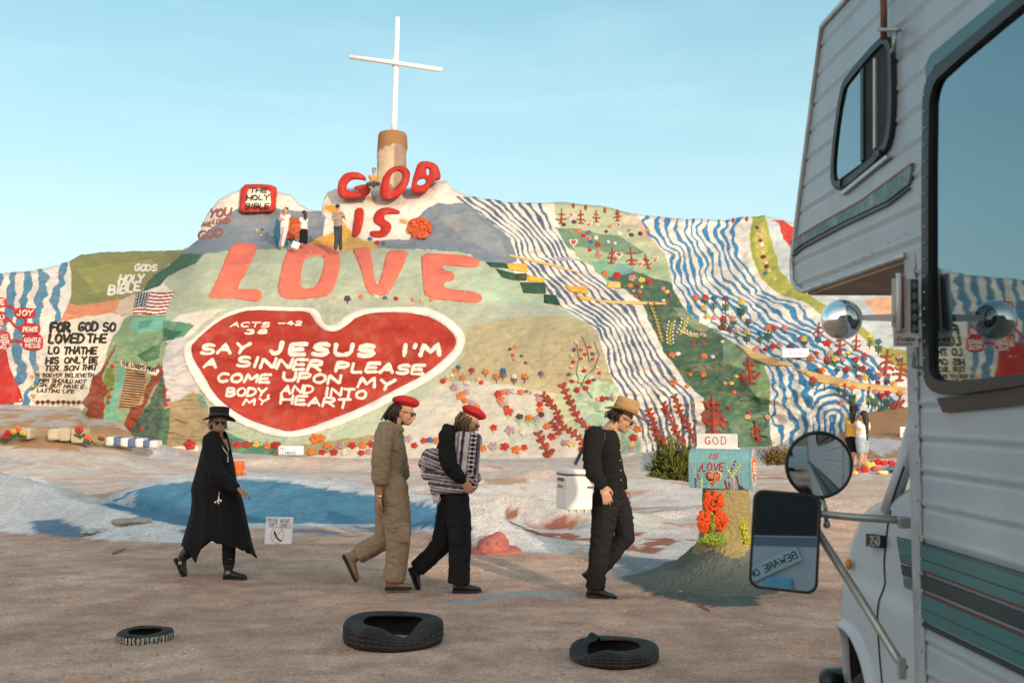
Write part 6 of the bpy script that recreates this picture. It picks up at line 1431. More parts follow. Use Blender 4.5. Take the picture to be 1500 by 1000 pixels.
# ================================================================== CROSS AND ITS PILLAR
PLM = attr_mat('pillar_adobe', .8, .8, 3.0, .2, .2, dirt=.15)
Yc = 45.0
pc = empty('cross', tuple(at(574, 275, Yc)), 'tall white pole cross rising from a beige clay pillar on the summit', 'cross')
R = []; base_c = Vector(at(573, 290, Yc)); top_c = Vector(at(575, 196, Yc)); Cc = []
NR = 26
for i in range(NR + 4):
    t = min(i / NR, 1.0); c_ = base_c.lerp(top_c, t); rad = .62 + .08 * (1 - t) - (.05 if t > .97 else 0)
    if i > NR: rad *= (0.8, .5, .1)[i - NR - 1]; c_ = c_ + Vector((0, 0, .05 * (i - NR)))
    ring = []
    for j in range(36):
        a = 2 * math.pi * j / 36; ax, ay = math.cos(a), math.sin(a)
        r_ = rad * (1 + .05 * float(vnoise(ax * 2 + 5, t * 6 + ay * 2, 3)) + (.025 * math.copysign(1, math.cos(a * 2)) if t < .7 else .03) + (.05 if t > .68 + .08 * math.sin(a * 1.3 + .6) else 0))
        ring.append(c_ + Vector((ax * r_, ay * r_, 0)))
        brown = t > .68 + .10 * math.sin(a + 2.6); Cc.append(lin((152, 112, 78)) * .8 if brown else (lin((205, 184, 160)) * .8 if not (-1.3 < a - 4.71 + .9 * 0 and 5.05 < a < 6.4) else lin((158, 138, 124)) * .8))
    R.append(ring)
mb = MB(); mb.rings(R); build('pillar', mb.V, mb.F, PLM, pc, True, np.array(Cc))
WOODW = mat('white_painted_pole', (.74, .72, .68), .6, var=.06, nscale=3, bump=.2)
b0 = Vector(at(577, 200, Yc)); b1 = Vector(at(582.5, 26, Yc))
mb = MB(); mb.tube([b0.lerp(b1, t) for t in np.linspace(0, 1, 8)], [.125 - .01 * t for t in range(8)], 14); mb.V = mb.V; 
mb = MB(); mb.tube([b0.lerp(b1, t) for t in np.linspace(0, 1, 8)], [.13, .128, .126, .122, .118, .114, .11, .108], 14); mb.build('upright', WOODW, pc, True)
mb = MB(); mb.tube([Vector(at(512, 83.5, Yc - .15)), Vector(at(579.5, 92.5, Yc - .15)), Vector(at(648, 103, Yc - .15))], [.10, .105, .11], 14); mb.build('crossbar', WOODW, pc, True)
mb = MB(); mb.tube([Vector(at(579, 88, Yc - .02)), Vector(at(579.3, 97, Yc - .02))], .16, 14); mb.build('joint_band', WOODW, pc, True)

# ================================================================== MAILBOX ON ITS CLAY STAND
YM = 9.9
ms = empty('clay_stand', tuple(at(1062, 870, YM)), 'olive clay stand with orange flowers in relief, flaring into a dark green foot', 'stand')
prof = [(-.12, 1.35, 1.1), (.0, 1.05, .92), (.05, .84, .78), (.12, .62, .6), (.22, .45, .46), (.32, .32, .34), (.40, .27, .28), (.50, .245, .25), (.62, .235, .235), (.78, .225, .225), (.90, .215, .215)]
# (height, left-right reach, front-back reach)
cx0 = at(1064, 800, YM)[0]; zb = float(gz(np.array([cx0]), np.array([YM]))[0]); ztop = at(1064, 715, YM)[2]
R = []; Cc = []
ks = np.linspace(0, 1, 60); hs = np.interp(ks, np.linspace(0, 1, len(prof)), [p[0] for p in prof]); ws = np.interp(ks, np.linspace(0, 1, len(prof)), [p[1] for p in prof]); ds = np.interp(ks, np.linspace(0, 1, len(prof)), [p[2] for p in prof])
for h_, w_, d_ in zip(hs, ws, ds):
    z = zb + (ztop - zb) * max(h_, -.15) / .90; ring = []
    for j in range(72):
        a = 2 * math.pi * j / 72; ca, sa = math.cos(a), math.sin(a); sq = .55 if h_ > .4 else 1.0
        k = 1 + .10 * float(fbm(np.array([ca * 1.5 + 3]), np.array([h_ * 5 + sa * 1.5]), 3, 12)[0]) * (2.0 if h_ < .3 else .7)
        wl_ = w_ * (.72 if ca > 0 and h_ < .25 else 1.0) * (1 - .16 * max(0, min(1, (.25 - h_) / .2)))
        x = cx0 + wl_ * k * math.copysign(abs(ca) ** sq, ca) * (.95) - (.10 if h_ < .1 else 0); y = YM + d_ * k * math.copysign(abs(sa) ** sq, sa)
        ring.append((x, y, z + .015 * float(vnoise(np.array([ca * 6]), np.array([sa * 6 + h_ * 9]), 4)[0])))
        Cc.append(lin((108, 114, 108)) * .8 if h_ < .30 + .03 * math.sin(a * 5) else lin((168, 152, 104)) * .8)
    R.append(ring)
mb = MB(); mb.rings(R); clay = build('clay_column', mb.V, mb.F, attr_mat('stand_clay', .85, .9, 24, .22, .15), ms, True, np.array(Cc))
bushm = attr_mat('stand_flower', .75, .5, 30, .2, .2)
def lumps(name, px, py, rx, ry, col, n, Y, sd, rr=.016, parent=None):
    rd = random.Random(sd); mb = MB(); Cx = []
    for k in range(n):
        a = rd.uniform(0, 6.283); q_ = rd.random() ** .5; u = px + math.cos(a) * rx * q_; v = py + math.sin(a) * ry * q_
        p = Vector(at(u, v, Y)) + Vector((0, -.03 * (1 - q_), 0)); b0_ = len(mb.V); mb.ball(p, (rr * rd.uniform(.8, 1.4), rr, rr * rd.uniform(.7, 1.3)), seg=7, ring=5)
        cc = lin(col) * .8 * rd.uniform(.75, 1.15); Cx += [cc] * (len(mb.V) - b0_)
    return build(name, mb.V, mb.F, bushm, parent, True, np.array(Cx))
Yfr = YM - .27
for px, py, rx, ry in ((1045, 734, 15, 17), (1032, 763, 11, 16), (1055, 762, 11, 14)): lumps('flower', px, py, rx, ry, (232, 88, 36), 90, Yfr + (.04 if py < 745 else .0), int(px), parent=ms)
lumps('leaves', 1043, 790, 23, 7, (140, 160, 60), 70, Yfr - .06, 3, parent=ms); lumps('stem', 1043, 768, 3, 18, (140, 160, 60), 26, Yfr - .01, 4, parent=ms)
for px, py, rx, ry in ((1086, 723, 5, 12), (1077, 757, 5, 11), (1092, 755, 4, 11)): lumps('blue_flower', px, py, rx, ry, (52, 82, 110), 34, Yfr + .10, int(px), parent=ms)
for k in range(8): lumps('leaf_stem', 1085 + k * .8 + (k > 5) * 2, 745 + k * 7, 5 + k * .4, 5, (190, 190, 70), 14, Yfr + .09 - k * .012, 40 + k, rr=.014, parent=ms)
mbx = empty('mailbox', tuple(at(1052, 714, YM)), 'turquoise ribbed mailbox painted with a heart and flowers, on the clay stand', 'mailbox')
th = math.radians(22); ax = Vector((math.cos(th), -math.sin(th), 0)); nf = Vector((-math.sin(th), -math.cos(th), 0)); upv = Vector((0, 0, 1))
Lm, Rm, Hs = .60, .15, .235
org = Vector(at(1009, 714, YM + .02))      # lower front-left corner
def mmap(u, s, h):
    """u along the box, s arc length down from the ridge on the front side"""
    q_ = math.pi / 2 * Rm
    if s < q_:
        a = s / Rm; p = nf * (Rm * math.sin(a) - Rm) + upv * (Hs + Rm * math.cos(a)); n_ = nf * math.sin(a) + upv * math.cos(a)
    else: p = upv * (Hs - (s - q_)); n_ = nf
    return org + ax * u + p + n_ * h
TURQ = mat('turquoise_paint', srgb(112, 160, 166), .55, var=.14, nscale=14, bump=.15, dirt=.25, dirtcol=(.25, .30, .28))
prof2 = [mmap(0, s, 0) - org for s in np.linspace(math.pi / 2 * Rm + Hs, 0, 16)]
back = [nf * (-Rm - Rm * math.sin(a)) + upv * (Hs + Rm * math.cos(a)) for a in np.linspace(0, math.pi / 2, 12)[1:]] + [nf * (-2 * Rm)]
ringp = prof2 + back
R = []
for u in (0.0, .006, .594, .60): R.append([org + ax * u + p for p in ringp])
mb = MB(); mb.rings(R); mb.build('shell', TURQ, mbx, False)
for u in (.035, .065, .095, .125, .40, .43, .46, .49, .52):
    R = [[org + ax * (u + du) + Vector(p) + ((Vector(p) - (nf * -Rm + upv * Hs * .6)).normalized() * h) for p in ringp] for du, h in ((-.008, -.002), (-.003, .0025), (.003, .0025), (.008, -.002))]
    mb = MB(); mb.rings(R, caps=False); mb.build('rib', TURQ, mbx, True)
dmap = lambda u, v, h: org + ax * (Lm + .012 + h) - nf * (u) + upv * (-v)      # door face: u goes back, v down from base
mb = MB(); R = []
for u, k in ((.60, 1.03), (.612, 1.03), (.612, 1.0)): R.append([org + ax * u + (Vector(p) - (nf * -Rm + upv * .2)) * k + (nf * -Rm + upv * .2) for p in ringp])
mb.rings(R); mb.build('door', TURQ, mbx, False)
RDD = (176, 30, 34)
q0 = math.pi / 2 * Rm
def mw(txt, px0, px1, s_, h, w, col, sl=.1): return mwrite(mmap, txt, px0, px1, s_, h, w, col, .003, mbx, slant=sl)
k_ = YM / F
mw('IS', .20, .28, q0 - .055, .055, .013, RDD, .3); mw('LOVE', .135, .34, q0 + .065, .075, .015, RDD, .12)
def heartpts(cx, cy, sx, sy): return [(cx + sx * math.sin(t) ** 3, cy - sy * (13 * math.cos(t) - 5 * math.cos(2 * t) - 2 * math.cos(3 * t) - math.cos(4 * t)) / 16) for t in np.linspace(0, 2 * math.pi, 33)[:-1]]
def flat_poly(fn, pts, h, col, name, parent):
    r = MRelief(fn); c_ = np.mean(pts, 0); PP = [tuple(c_)] + list(pts) + list(pts); n = len(pts); H_ = [h] + [h] * n + [-.001] * n
    r._add(PP, H_, [(0, 1 + i, 1 + (i + 1) % n) for i in range(n)] + [(1 + i, 1 + n + i, 1 + n + (i + 1) % n, 1 + (i + 1) % n) for i in range(n)], col); return r.build(name, parent)
flat_poly(mmap, heartpts(.245, q0 + .13, .082, .090), .003, (200, 190, 130), 'heart_border', mbx)
flat_poly(mmap, heartpts(.245, q0 + .13, .072, .080), .0045, (168, 34, 34), 'painted_heart', mbx)
sfm = lambda u, v, h: mmap(u, v, h + .005)
for i, (tx, a, b_) in enumerate((('JESUS IM A', .19, .30), ('SINNER PLEASE', .188, .302), ('COME UPON', .195, .295), ('MY', .25, .285), ('BODY INTO', .21, .285), ('MY', .235, .262))):
    mwrite(sfm, tx, a, b_, q0 + .098 + i * .0195, .011, .003, (224, 190, 140), .001, mbx, slant=0)
rd = random.Random(9)
def buds(pts, col, r_=.008, n=3, fn=mmap):
    if len(pts) == 2: buds(pts[:1], col, r_, n, fn); pts = pts[1:]
    r = MRelief(fn)
    for p in pts:
        for k in range(n): r.blob(p[0] + rd.uniform(-.006, .006), p[1] + rd.uniform(-.007, .007), r_, r_, col, .006, n=7, seed=k)
    r.build('painted_flower', mbx)
S_ = lambda f: q0 + f * Hs
buds([(.05, S_(.15)), (.055, S_(.3)), (.048, S_(.42)), (.06, S_(.52))], (206, 150, 170)); buds([(.13, S_(.12)), (.115, S_(.2)), (.10, S_(.3)), (.09, S_(.42)), (.10, S_(.52)), (.105, S_(.6))], (140, 30, 40), .007)
buds([(.07, S_(.62 + .1 * k)) for k in range(4)], (110, 80, 110), .009); buds([(.125, S_(.68 + .09 * k)) for k in range(4)], (224, 200, 70), .008); buds([(.17, S_(.8))], (168, 34, 34), .006, 2)
buds([(.375 + .012 * k, S_(.12 + .09 * k)) for k in range(5)], (224, 200, 70), .009); buds([(.50 - .018 * k, S_(.04 + .1 * k)) for k in range(5)], (224, 200, 70), .009)
buds([(.455 - .012 * k, q0 - .03 + .03 * k) for k in range(6)], (150, 30, 40), .009); buds([(.40, S_(.72 + .08 * k)) for k in range(4)], (120, 90, 120), .010); buds([(.44, S_(.58 + .1 * k)) for k in range(5)], (214, 150, 160), .010)
buds([(.47 + .006 * k, S_(.5 + .1 * k)) for k in range(5)], (150, 30, 40), .010); buds([(.36 + .004 * k, S_(.68 + .09 * k)) for k in range(4)], (150, 30, 40), .009); buds([(.345, S_(.9)), (.195, S_(.95))], (224, 190, 150), .007, 2)
flat_poly(dmap, heartpts(.15, -.20, .105, .135), .004, (226, 84, 30), 'painted_heart', mbx)
for i, tx in enumerate(('JESUS IM A', 'SINNER PLEASE', 'COME UPON', 'MY BODY')): mwrite(lambda u, v, h: dmap(u, v, h + .005), tx, .08, .22, -.235 + i * .03, .016, .004, (236, 220, 200), .001, mbx, slant=0)
r = MRelief(dmap)
for k in range(60):
    a = k / 60 * 6.283; u = .15 + .135 * math.cos(a); v = -.20 + .17 * math.sin(a); r.blob(u, v, .010, .012, [(226, 200, 120), (170, 40, 40), (222, 214, 206), (210, 150, 160)][k % 4], .005, n=7, seed=k)
r.build('painted_flowers', mbx)
sg = empty('sign', tuple(at(1064, 656, YM)), 'white board reading GOD standing on top of the turquoise mailbox', 'sign')
p0 = org + ax * .06 + nf * (-Rm + .02) + upv * (Hs + Rm - .004)
Rm3 = Matrix((ax, -nf, upv)).transposed()
mb = MB(); mb.box(p0 + ax * .20 + upv * .075, (.20, .014, .075), R=Rm3, bev=.003); mb.build('board', mat('white_board', (.68, .69, .68), .6, var=.06, dirt=.15), sg)
mb = MB(); mb.box(p0 + ax * .21 + upv * .008 + nf * .02, (.215, .02, .010), R=Rm3, bev=.002); mb.build('base_strip', MATS['white_board'], sg)
pm = planemap(p0 + nf * .0145, ax, nf)
for tx, x0_, x1_, w_ in (('G', .085, .135, .011), ('O', .165, .215, .008), ('D', .245, .29, .008)): mwrite(pm, tx, x0_, x1_, -.045, .075, w_, (186, 36, 34), .002, sg, 'letter', slant=0)

# ================================================================== SIGNS
ys_ = ground_Y(801)
sn = empty('sign', (at(407, 800, ys_)[0], ys_, 0.0), 'small white sign reading PLEASE WEAR SOFT SHOES propped on the dirt', 'sign')
Ru = Matrix.Rotation(-.16, 3, 'X') @ Matrix.Rotation(.02, 3, 'Y'); w2, h2 = .5 * 39 * ys_ / F, .5 * 39 * ys_ / F
zg = float(gz(np.array([at(407, 800, ys_)[0]]), np.array([ys_]))[0]); cs = Vector((at(407.5, 800, ys_)[0], ys_ + .03, zg + h2 - .01))
mb = MB(); mb.box(cs, (w2, .02, h2), R=Ru, bev=.003); mb.build('board', mat('sign_board', (.62, .64, .66), .55, var=.05), sn)
pm2 = planemap(cs + Ru @ Vector((-w2, -.0205, h2)), Ru @ Vector((1, 0, 0)), Ru @ Vector((0, -1, 0)), Ru @ Vector((0, 0, 1)))
u_ = 2 * w2 / 135.0; BLU = (60, 84, 130)
mwrite(pm2, 'PLEASE', 8 * u_, 60 * u_, 26 * u_, 18 * u_, 2.6 * u_, BLU, .002, sn, slant=0); mwrite(pm2, 'WEAR', 72 * u_, 120 * u_, 28 * u_, 18 * u_, 2.6 * u_, BLU, .002, sn, slant=0)
mwrite(pm2, 'SOFT', 18 * u_, 56 * u_, 52 * u_, 20 * u_, 2.8 * u_, BLU, .002, sn, slant=0); mwrite(pm2, 'SHOES', 70 * u_, 126 * u_, 54 * u_, 21 * u_, 2.8 * u_, BLU, .002, sn, slant=0)
r = MRelief(pm2); r.stroke([(62 * u_ + 32 * u_ * math.cos(t), 90 * u_ + 40 * u_ * math.sin(t)) for t in np.linspace(0, 6.4, 30)], 2.6 * u_, (190, 70, 66), .003, step=.004); r.stroke([(40 * u_, 118 * u_), (86 * u_, 62 * u_)], 2.6 * u_, (190, 70, 66), .003, step=.004); r.build('prohibition_ring', sn)
r = MRelief(pm2); r.stroke([(46 * u_, 72 * u_), (46 * u_, 100 * u_)], 3 * u_, (30, 34, 30), .002, step=.004); r.stroke([(48 * u_, 74 * u_), (58 * u_, 98 * u_), (74 * u_, 116 * u_), (84 * u_, 118 * u_)], 9 * u_, (30, 34, 30), .002, step=.004); r.build('shoe_symbol', sn)
nc_ = empty('sign', tuple(at(426, 664, 32.0)), 'low pale sign lettered NO CLIMBING at the foot of the big heart', 'sign')
mb = MB(); c0 = Vector(at(426.5, 659.5, 32.0)); mb.box(c0, (.40, .05, .145), bev=.03); mb.build('board', MATS['sign_board'], nc_)
pm3 = planemap(c0 + Vector((-.40, -.051, .145)), (1, 0, 0), (0, -1, 0)); mwrite(pm3, 'NO', .05, .22, .14, .09, .016, (90, 100, 150), .004, nc_); mwrite(pm3, 'CLIMBING', .05, .56, .26, .09, .016, (90, 100, 150), .004, nc_)
wb = empty('sign', tuple(at(1164, 524, 37.0)), 'small white ledge sign with faded lettering among flowers on the blue falls', 'sign')
Yb_ = float(surfY(np.array([1164.0]), np.array([520.0]))[0]) - .35
c0 = Vector(at(1164, 517, Yb_)); mb = MB(); mb.box(c0, (.46, .12, .16), bev=.02); mb.build('board', MATS['sign_board'], wb); pm4 = planemap(c0 + Vector((-.46, -.121, .16)), (1, 0, 0), (0, -1, 0)); mwrite(pm4, 'GOD IS LOVE', .2, .72, .2, .05, .01, (200, 110, 100), .004, wb)
Yb_ = 39.3; c0 = Vector(at(433, 359, Yb_)); wb2 = empty('sign', tuple(c0), 'tiny pale board leaning on the ledge beside the man in white', 'sign'); MB().box(c0, (.15, .02, .14), R=Matrix.Rotation(.35, 3, 'Y') @ Matrix.Rotation(-.2, 3, 'X'), bev=.01).build('board', MATS['sign_board'], wb2)
Yb_ = 27.0; c0 = Vector(at(1327, 640, Yb_)); wb3 = empty('sign', tuple(c0 - Vector((0, 0, .5))), 'white post board half hidden behind the camper edge, by the dirt slope', 'sign'); MB().box(c0, (.16, .03, .28), bev=.01).build('board', MATS['sign_board'], wb3); mwrite(planemap(c0 + Vector((-.16, -.031, .28)), (1, 0, 0), (0, -1, 0)), 'S', .05, .14, .28, .12, .02, (180, 60, 50), .003, wb3)
# ================================================================== BUCKET
Yk = 20.5
bk = empty('bucket', tuple(at(350, 697, Yk)), 'orange clay bucket with knobs, standing on the painted ledge behind the woman', 'bucket')
c0 = Vector(at(350, 697, Yk)); k = Yk / F; mb = MB(); R = []
for r_, z in ((5.0, 0), (6.5, 6), (7.2, 16), (8, 21), (7.2, 21.5), (6.0, 12)): R.append([c0 + Vector((math.cos(a) * r_ * k, math.sin(a) * r_ * k, z * k)) for a in np.linspace(0, 6.283, 21)[:-1]])
mb.rings(R); mb.build('pot', mat('orange_paint', srgb(214, 100, 44), .7, var=.2), bk, True)
for a, z in ((-.5, 17), (-.2, 12), (-.7, 6), (.1, 3)): mb = MB(); mb.ball(c0 + Vector((math.cos(a) * 8.6 * k, math.sin(a) * 8.6 * k, z * k)), 2 * k, seg=8, ring=6); mb.build('knob', MATS['orange_paint'], bk, True)
# ================================================================== RED CLAY LUMP WITH A FACE
Yl = ground_Y(812)
zl = float(gz(np.array([at(724, 812, Yl)[0]]), np.array([Yl]))[0]); k = Yl / F
mb = MB(); c0 = Vector((at(724, 812, Yl)[0], Yl + .25, zl))
mb.ball(c0, (40 * k, .30, 9 * k), seg=24, ring=10); mb.ball(c0 + Vector((-2 * k, 0, 8 * k)), (24 * k, .24, 15 * k), seg=24, ring=12); mb.ball(c0 + Vector((3 * k, 0, 14 * k)), (15 * k, .17, 15 * k), seg=24, ring=12); mb.ball(c0 + Vector((-14 * k, 0, 7 * k)), (12 * k, .15, 9 * k), seg=16, ring=8)
for x, z, r_ in ((-7, 16, 3.2), (6, 16, 3.2), (0, 10, 3.5), (-3, 4, 3), (3, 4, 3)): mb.ball(c0 + Vector((x * k, -.20, z * k)), (r_ * k, .03, r_ * .7 * k), seg=10, ring=6)
o = organic('clay_lump', mb, .012, mat('faded_red_paint', srgb(168, 96, 86), .9, var=.25, nscale=7, bump=.5, dirt=.3, dirtcol=srgb(150, 110, 95)), None, it=2, amp=.022, sc=.10); tag(o, 'faded red clay lump with a crude face on the dirt', 'clay lump')
# ================================================================== TYRES
TYR = mat('worn_rubber', (.018, .018, .018), .75, var=.4, nscale=9, bump=.4, spec=.3, dirt=.4, dirtcol=(.10, .085, .07))
def tyre(px0, px1, pyb, h, label, dents=(), wname='tyre', white=False):
    Yt = ground_Y(pyb); Ro = (px1 - px0) / 2 * Yt / (F - (px1 - px0) / 2); cy_ = Yt + Ro * .97; cx_ = ((px0 + px1) / 2 - 750) / F * cy_
    z0 = float(gz(np.array([cx_]), np.array([cy_]))[0]) - .006
    root_ = empty('tyre', (cx_, cy_, z0), label, 'tyre', 'old tyres lying on the dirt'); H_ = h
    # profile from inner bottom bead round the tread to the inner top bead
    prof_ = [(.60, .02), (.66, .0), (.80, -.005), (.93, .01), (.985, .08), (1.0, .25), (1.0, .38), (.992, .40), (1.0, .42), (1.0, .60), (.992, .62), (1.0, .64), (1.0, .78), (.985, .92), (.93, .985), (.80, 1.0), (.68, .985), (.62, .96), (.60, .93), (.62, .88), (.78, .90), (.92, .84), (.955, .6), (.955, .3), (.90, .1), (.66, .06)]
    N_ = 160; R = []
    for j in range(N_):
        a = 2 * math.pi * j / N_; ring = []
        for i, (r_, z) in enumerate(prof_):
            rad = r_ * Ro; zz = z * H_
            for (a0, wd, dz, dr) in dents:
                d_ = math.atan2(math.sin(a - a0), math.cos(a - a0)); g_ = math.exp(-(d_ / wd) ** 2)
                zz += dz * g_ * max(z, 0) ** 1.5; rad += dr * g_ * z * (1 if r_ > .75 else .3)
            tread = (.004 if (j % 4 < 2) else -.002) if (.2 < z < .95 and r_ > .99) else 0
            zz += .004 * math.sin(a * 3 + i)
            ring.append((cx_ + math.cos(a) * (rad + tread), cy_ + math.sin(a) * (rad + tread) * .97, z0 + zz))
        R.append(ring)
    R.append(R[0]); mb = MB(); mb.rings(R, caps=False); mb.build('tread_and_walls', TYR, root_, True)
    if not white:
        for zf in (.3, .5, .7):
            mb = MB(); pts = []
            for j in range(N_ + 1):
                a = 2 * math.pi * j / N_; zz = zf * H_; rad = Ro * 1.0
                for (a0, wd, dz, dr) in dents:
                    d_ = math.atan2(math.sin(a - a0), math.cos(a - a0)); g_ = math.exp(-(d_ / wd) ** 2); zz += dz * g_ * zf ** 1.5; rad += dr * g_ * zf
                pts.append((cx_ + math.cos(a) * rad, cy_ + math.sin(a) * rad * .97, z0 + zz))
            mb.tube(pts, .004, 5, caps=False); mb.build('tread_groove', mat('groove', (.05, .055, .055), .8), root_, True)
    return root_, cx_, cy_, z0, Ro
tyre(508, 650, 958, .16, 'large black tyre with a caved-in sidewall, middle of the three on the dirt', [(math.radians(-62), .42, -.085, -.03), (math.radians(-90), .25, -.02, .0), (math.radians(150), .5, .012, 0), (math.radians(-20), .35, .02, .01)])
tyre(834, 960, 984, .10, 'black tyre with one sagging torn side, rightmost on the dirt', [(math.radians(200), .55, -.055, .01), (math.radians(-110), .25, .015, 0), (math.radians(120), .06, .03, 0)])
rt, cx_, cy_, z0, Ro = tyre(183, 260, 944, .075, 'small tyre with flaked white paint, leftmost on the dirt', [(math.radians(-60), .5, -.01, 0)], white=True)
m_, nt_, b_ = _base('flaking_white'); tcx = nt_.nodes.new('ShaderNodeTexCoord'); nn = nt_.nodes.new('ShaderNodeTexNoise'); nn.inputs['Scale'].default_value = 75; nn.inputs['Detail'].default_value = 8; nn.inputs['Roughness'].default_value = .8
mpn = nt_.nodes.new('ShaderNodeMapping'); mpn.inputs['Scale'].default_value = (1, 1, 1.4); crr = nt_.nodes.new('ShaderNodeValToRGB'); crr.color_ramp.elements[0].position = .47; crr.color_ramp.elements[0].color = (.02, .02, .02, 1); crr.color_ramp.elements[1].position = .51; crr.color_ramp.elements[1].color = (.48, .46, .42, 1)
nt_.links.new(tcx.outputs['Object'], mpn.inputs[0]); nt_.links.new(mpn.outputs[0], nn.inputs[0]); nt_.links.new(nn.outputs[0], crr.inputs[0]); nt_.links.new(crr.outputs[0], b_.inputs['Base Color']); b_.inputs['Roughness'].default_value = .8
mb = MB(); R = [[(cx_ + math.cos(a) * Ro * r_, cy_ + math.sin(a) * Ro * r_ * .97, z0 + z) for a in np.linspace(0, 6.2832, 81)[:-1]] for r_, z in ((.99, .004), (1.012, .012), (1.014, .052), (1.0, .062))]
mb.rings(R, caps=False); mb.build('painted_band', m_, rt, True)
# ================================================================== BUSHES
LEAFM = attr_mat('bush_leaf', .7, .2, 30, .3, .3)
def bush(cx_, Y_, wpx, hpx, pyb, label, col=(74, 84, 40), n=5200, sd=1, L_=.05, group=None):
    rd = np.random.default_rng(sd); k = Y_ / F; rx = wpx * k / 2; h = hpx * k; base_ = Vector(at(cx_, pyb, Y_))
    root_ = empty('bush', tuple(base_), label, 'bush', group); V_ = []; Fc = []; Cx = []
    st = MB(); ends = []
    for i in range(150):
        a = rd.uniform(0, 6.283); el = rd.uniform(.1, 1.5); ln = rd.uniform(.55, 1.0) * (1 + .25 * math.sin(a * 3 + sd)); p0_ = base_ + Vector((rd.normal(0, .06), rd.normal(0, .06), 0))
        d_ = Vector((math.cos(a) * math.cos(el) * rx, math.sin(a) * math.cos(el) * rx * .8, math.sin(el) * h)) * ln
        mid_ = p0_ + d_ * .5 + Vector((0, 0, h * .06)); e_ = p0_ + d_; ends.append((p0_, mid_, e_)); st.tube([p0_, mid_, e_], [.010, .006, .003], 4)
    tag(st.build('twigs', mat('bush_twig', (.12, .09, .055), .9), root_), kind='stuff')
    for i in range(n):
        p0_, m1, e_ = ends[rd.integers(len(ends))]; t = rd.uniform(.35, 1.02); q_ = (m1.lerp(e_, (t - .5) * 2) if t > .5 else p0_.lerp(m1, t * 2)); q_ = q_ + Vector(rd.normal(0, .035, 3))
        d_ = ((e_ - p0_).normalized() + Vector(rd.normal(0, .5, 3)) + Vector((0, 0, .4))).normalized(); s_ = d_.orthogonal().normalized(); l_ = L_ * rd.uniform(.6, 1.3); w_ = l_ * .16; b0_ = len(V_)
        V_ += [q_ - s_ * w_ * .4, q_ + s_ * w_ * .4, q_ + d_ * l_ * .6 + s_ * w_, q_ + d_ * l_, q_ + d_ * l_ * .6 - s_ * w_]; Fc.append(tuple(range(b0_, b0_ + 5)))
        cc = lin(col) * rd.uniform(.5, 1.6) * np.array([1, 1, .8]); Cx += [cc] * 5
    o = build('foliage', [tuple(v) for v in V_], Fc, LEAFM, root_, False, np.array(Cx)); o['kind'] = 'stuff'
bush(985, 21.5, 92, 62, 712, 'dense green bush growing behind the turquoise mailbox', sd=2, L_=.085, n=12000, col=(92, 98, 44))
bush(1136, 24.0, 40, 24, 680, 'small dry brown bush left of the round mirror', col=(120, 100, 62), n=2600, sd=4, L_=.07)
# ================================================================== HEAP OF PAINTED STONES AND LITTLE MARKERS
rd = random.Random(17); k = 24.0 / F
for px, py, rx, ry, c in ((1291, 679, 9, 5, (214, 40, 36)), (1275, 684, 8, 6, (240, 200, 80)), (1284, 690, 8, 5, (196, 100, 110)), (1310, 686, 8, 6, (190, 60, 56)), (1268, 692, 7, 5, (206, 44, 40)), (1300, 694, 9, 5, (60, 124, 150)), (1292, 698, 9, 4, (236, 214, 140)), (1315, 698, 7, 5, (222, 80, 40)), (1252, 694, 6, 4, (238, 200, 90)), (1264, 678, 6, 4, (200, 190, 160)), (1280, 676, 6, 4, (226, 150, 130)), (1321, 690, 6, 5, (60, 124, 150)), (1304, 678, 6, 4, (176, 44, 60)), (1258, 687, 4, 3, (190, 50, 60)), (1325, 680, 6, 5, (210, 50, 36))):
    Yq = 23.0 + (700 - py) * .06; kk = Yq / F; xw = at(px, py, Yq)[0]; zg = float(gz(np.array([xw]), np.array([Yq]))[0]); mb = MB()
    c0 = Vector(at(px, py, Yq)); c0.z = max(zg + ry * kk * .5, c0.z)
    for q_ in range(7): a = rd.uniform(0, 6.28); mb.ball(c0 + Vector((math.cos(a) * rx * kk * .5, math.sin(a) * rx * kk * .4, rd.uniform(-.3, .3) * ry * kk)), (rx * kk * rd.uniform(.4, .65), rx * kk * .5, ry * kk * rd.uniform(.5, .9)), seg=9, ring=6)
    nm_ = {214: 'bright red', 240: 'yellow', 196: 'dusty pink', 190: 'maroon', 206: 'crimson', 60: 'blue', 236: 'cream yellow', 222: 'orange red', 238: 'pale yellow', 200: 'off white', 226: 'salmon', 176: 'wine red', 210: 'scarlet'}[c[0]]
    o = organic('painted_stone', mb, .02, mat('stone_%d_%d_%d' % c, srgb(*c, .85), .8, var=.15, bump=.3), None, it=1, amp=.01, sc=.1)
    where = 'nearest the camper' if px > 1308 else 'by the girls' if px < 1270 else 'mid heap'
    tag(o, '%s painted clay flower in the heap right of the girls, %s' % (nm_, where), 'clay flower', 'painted clay flowers in a heap by the path')
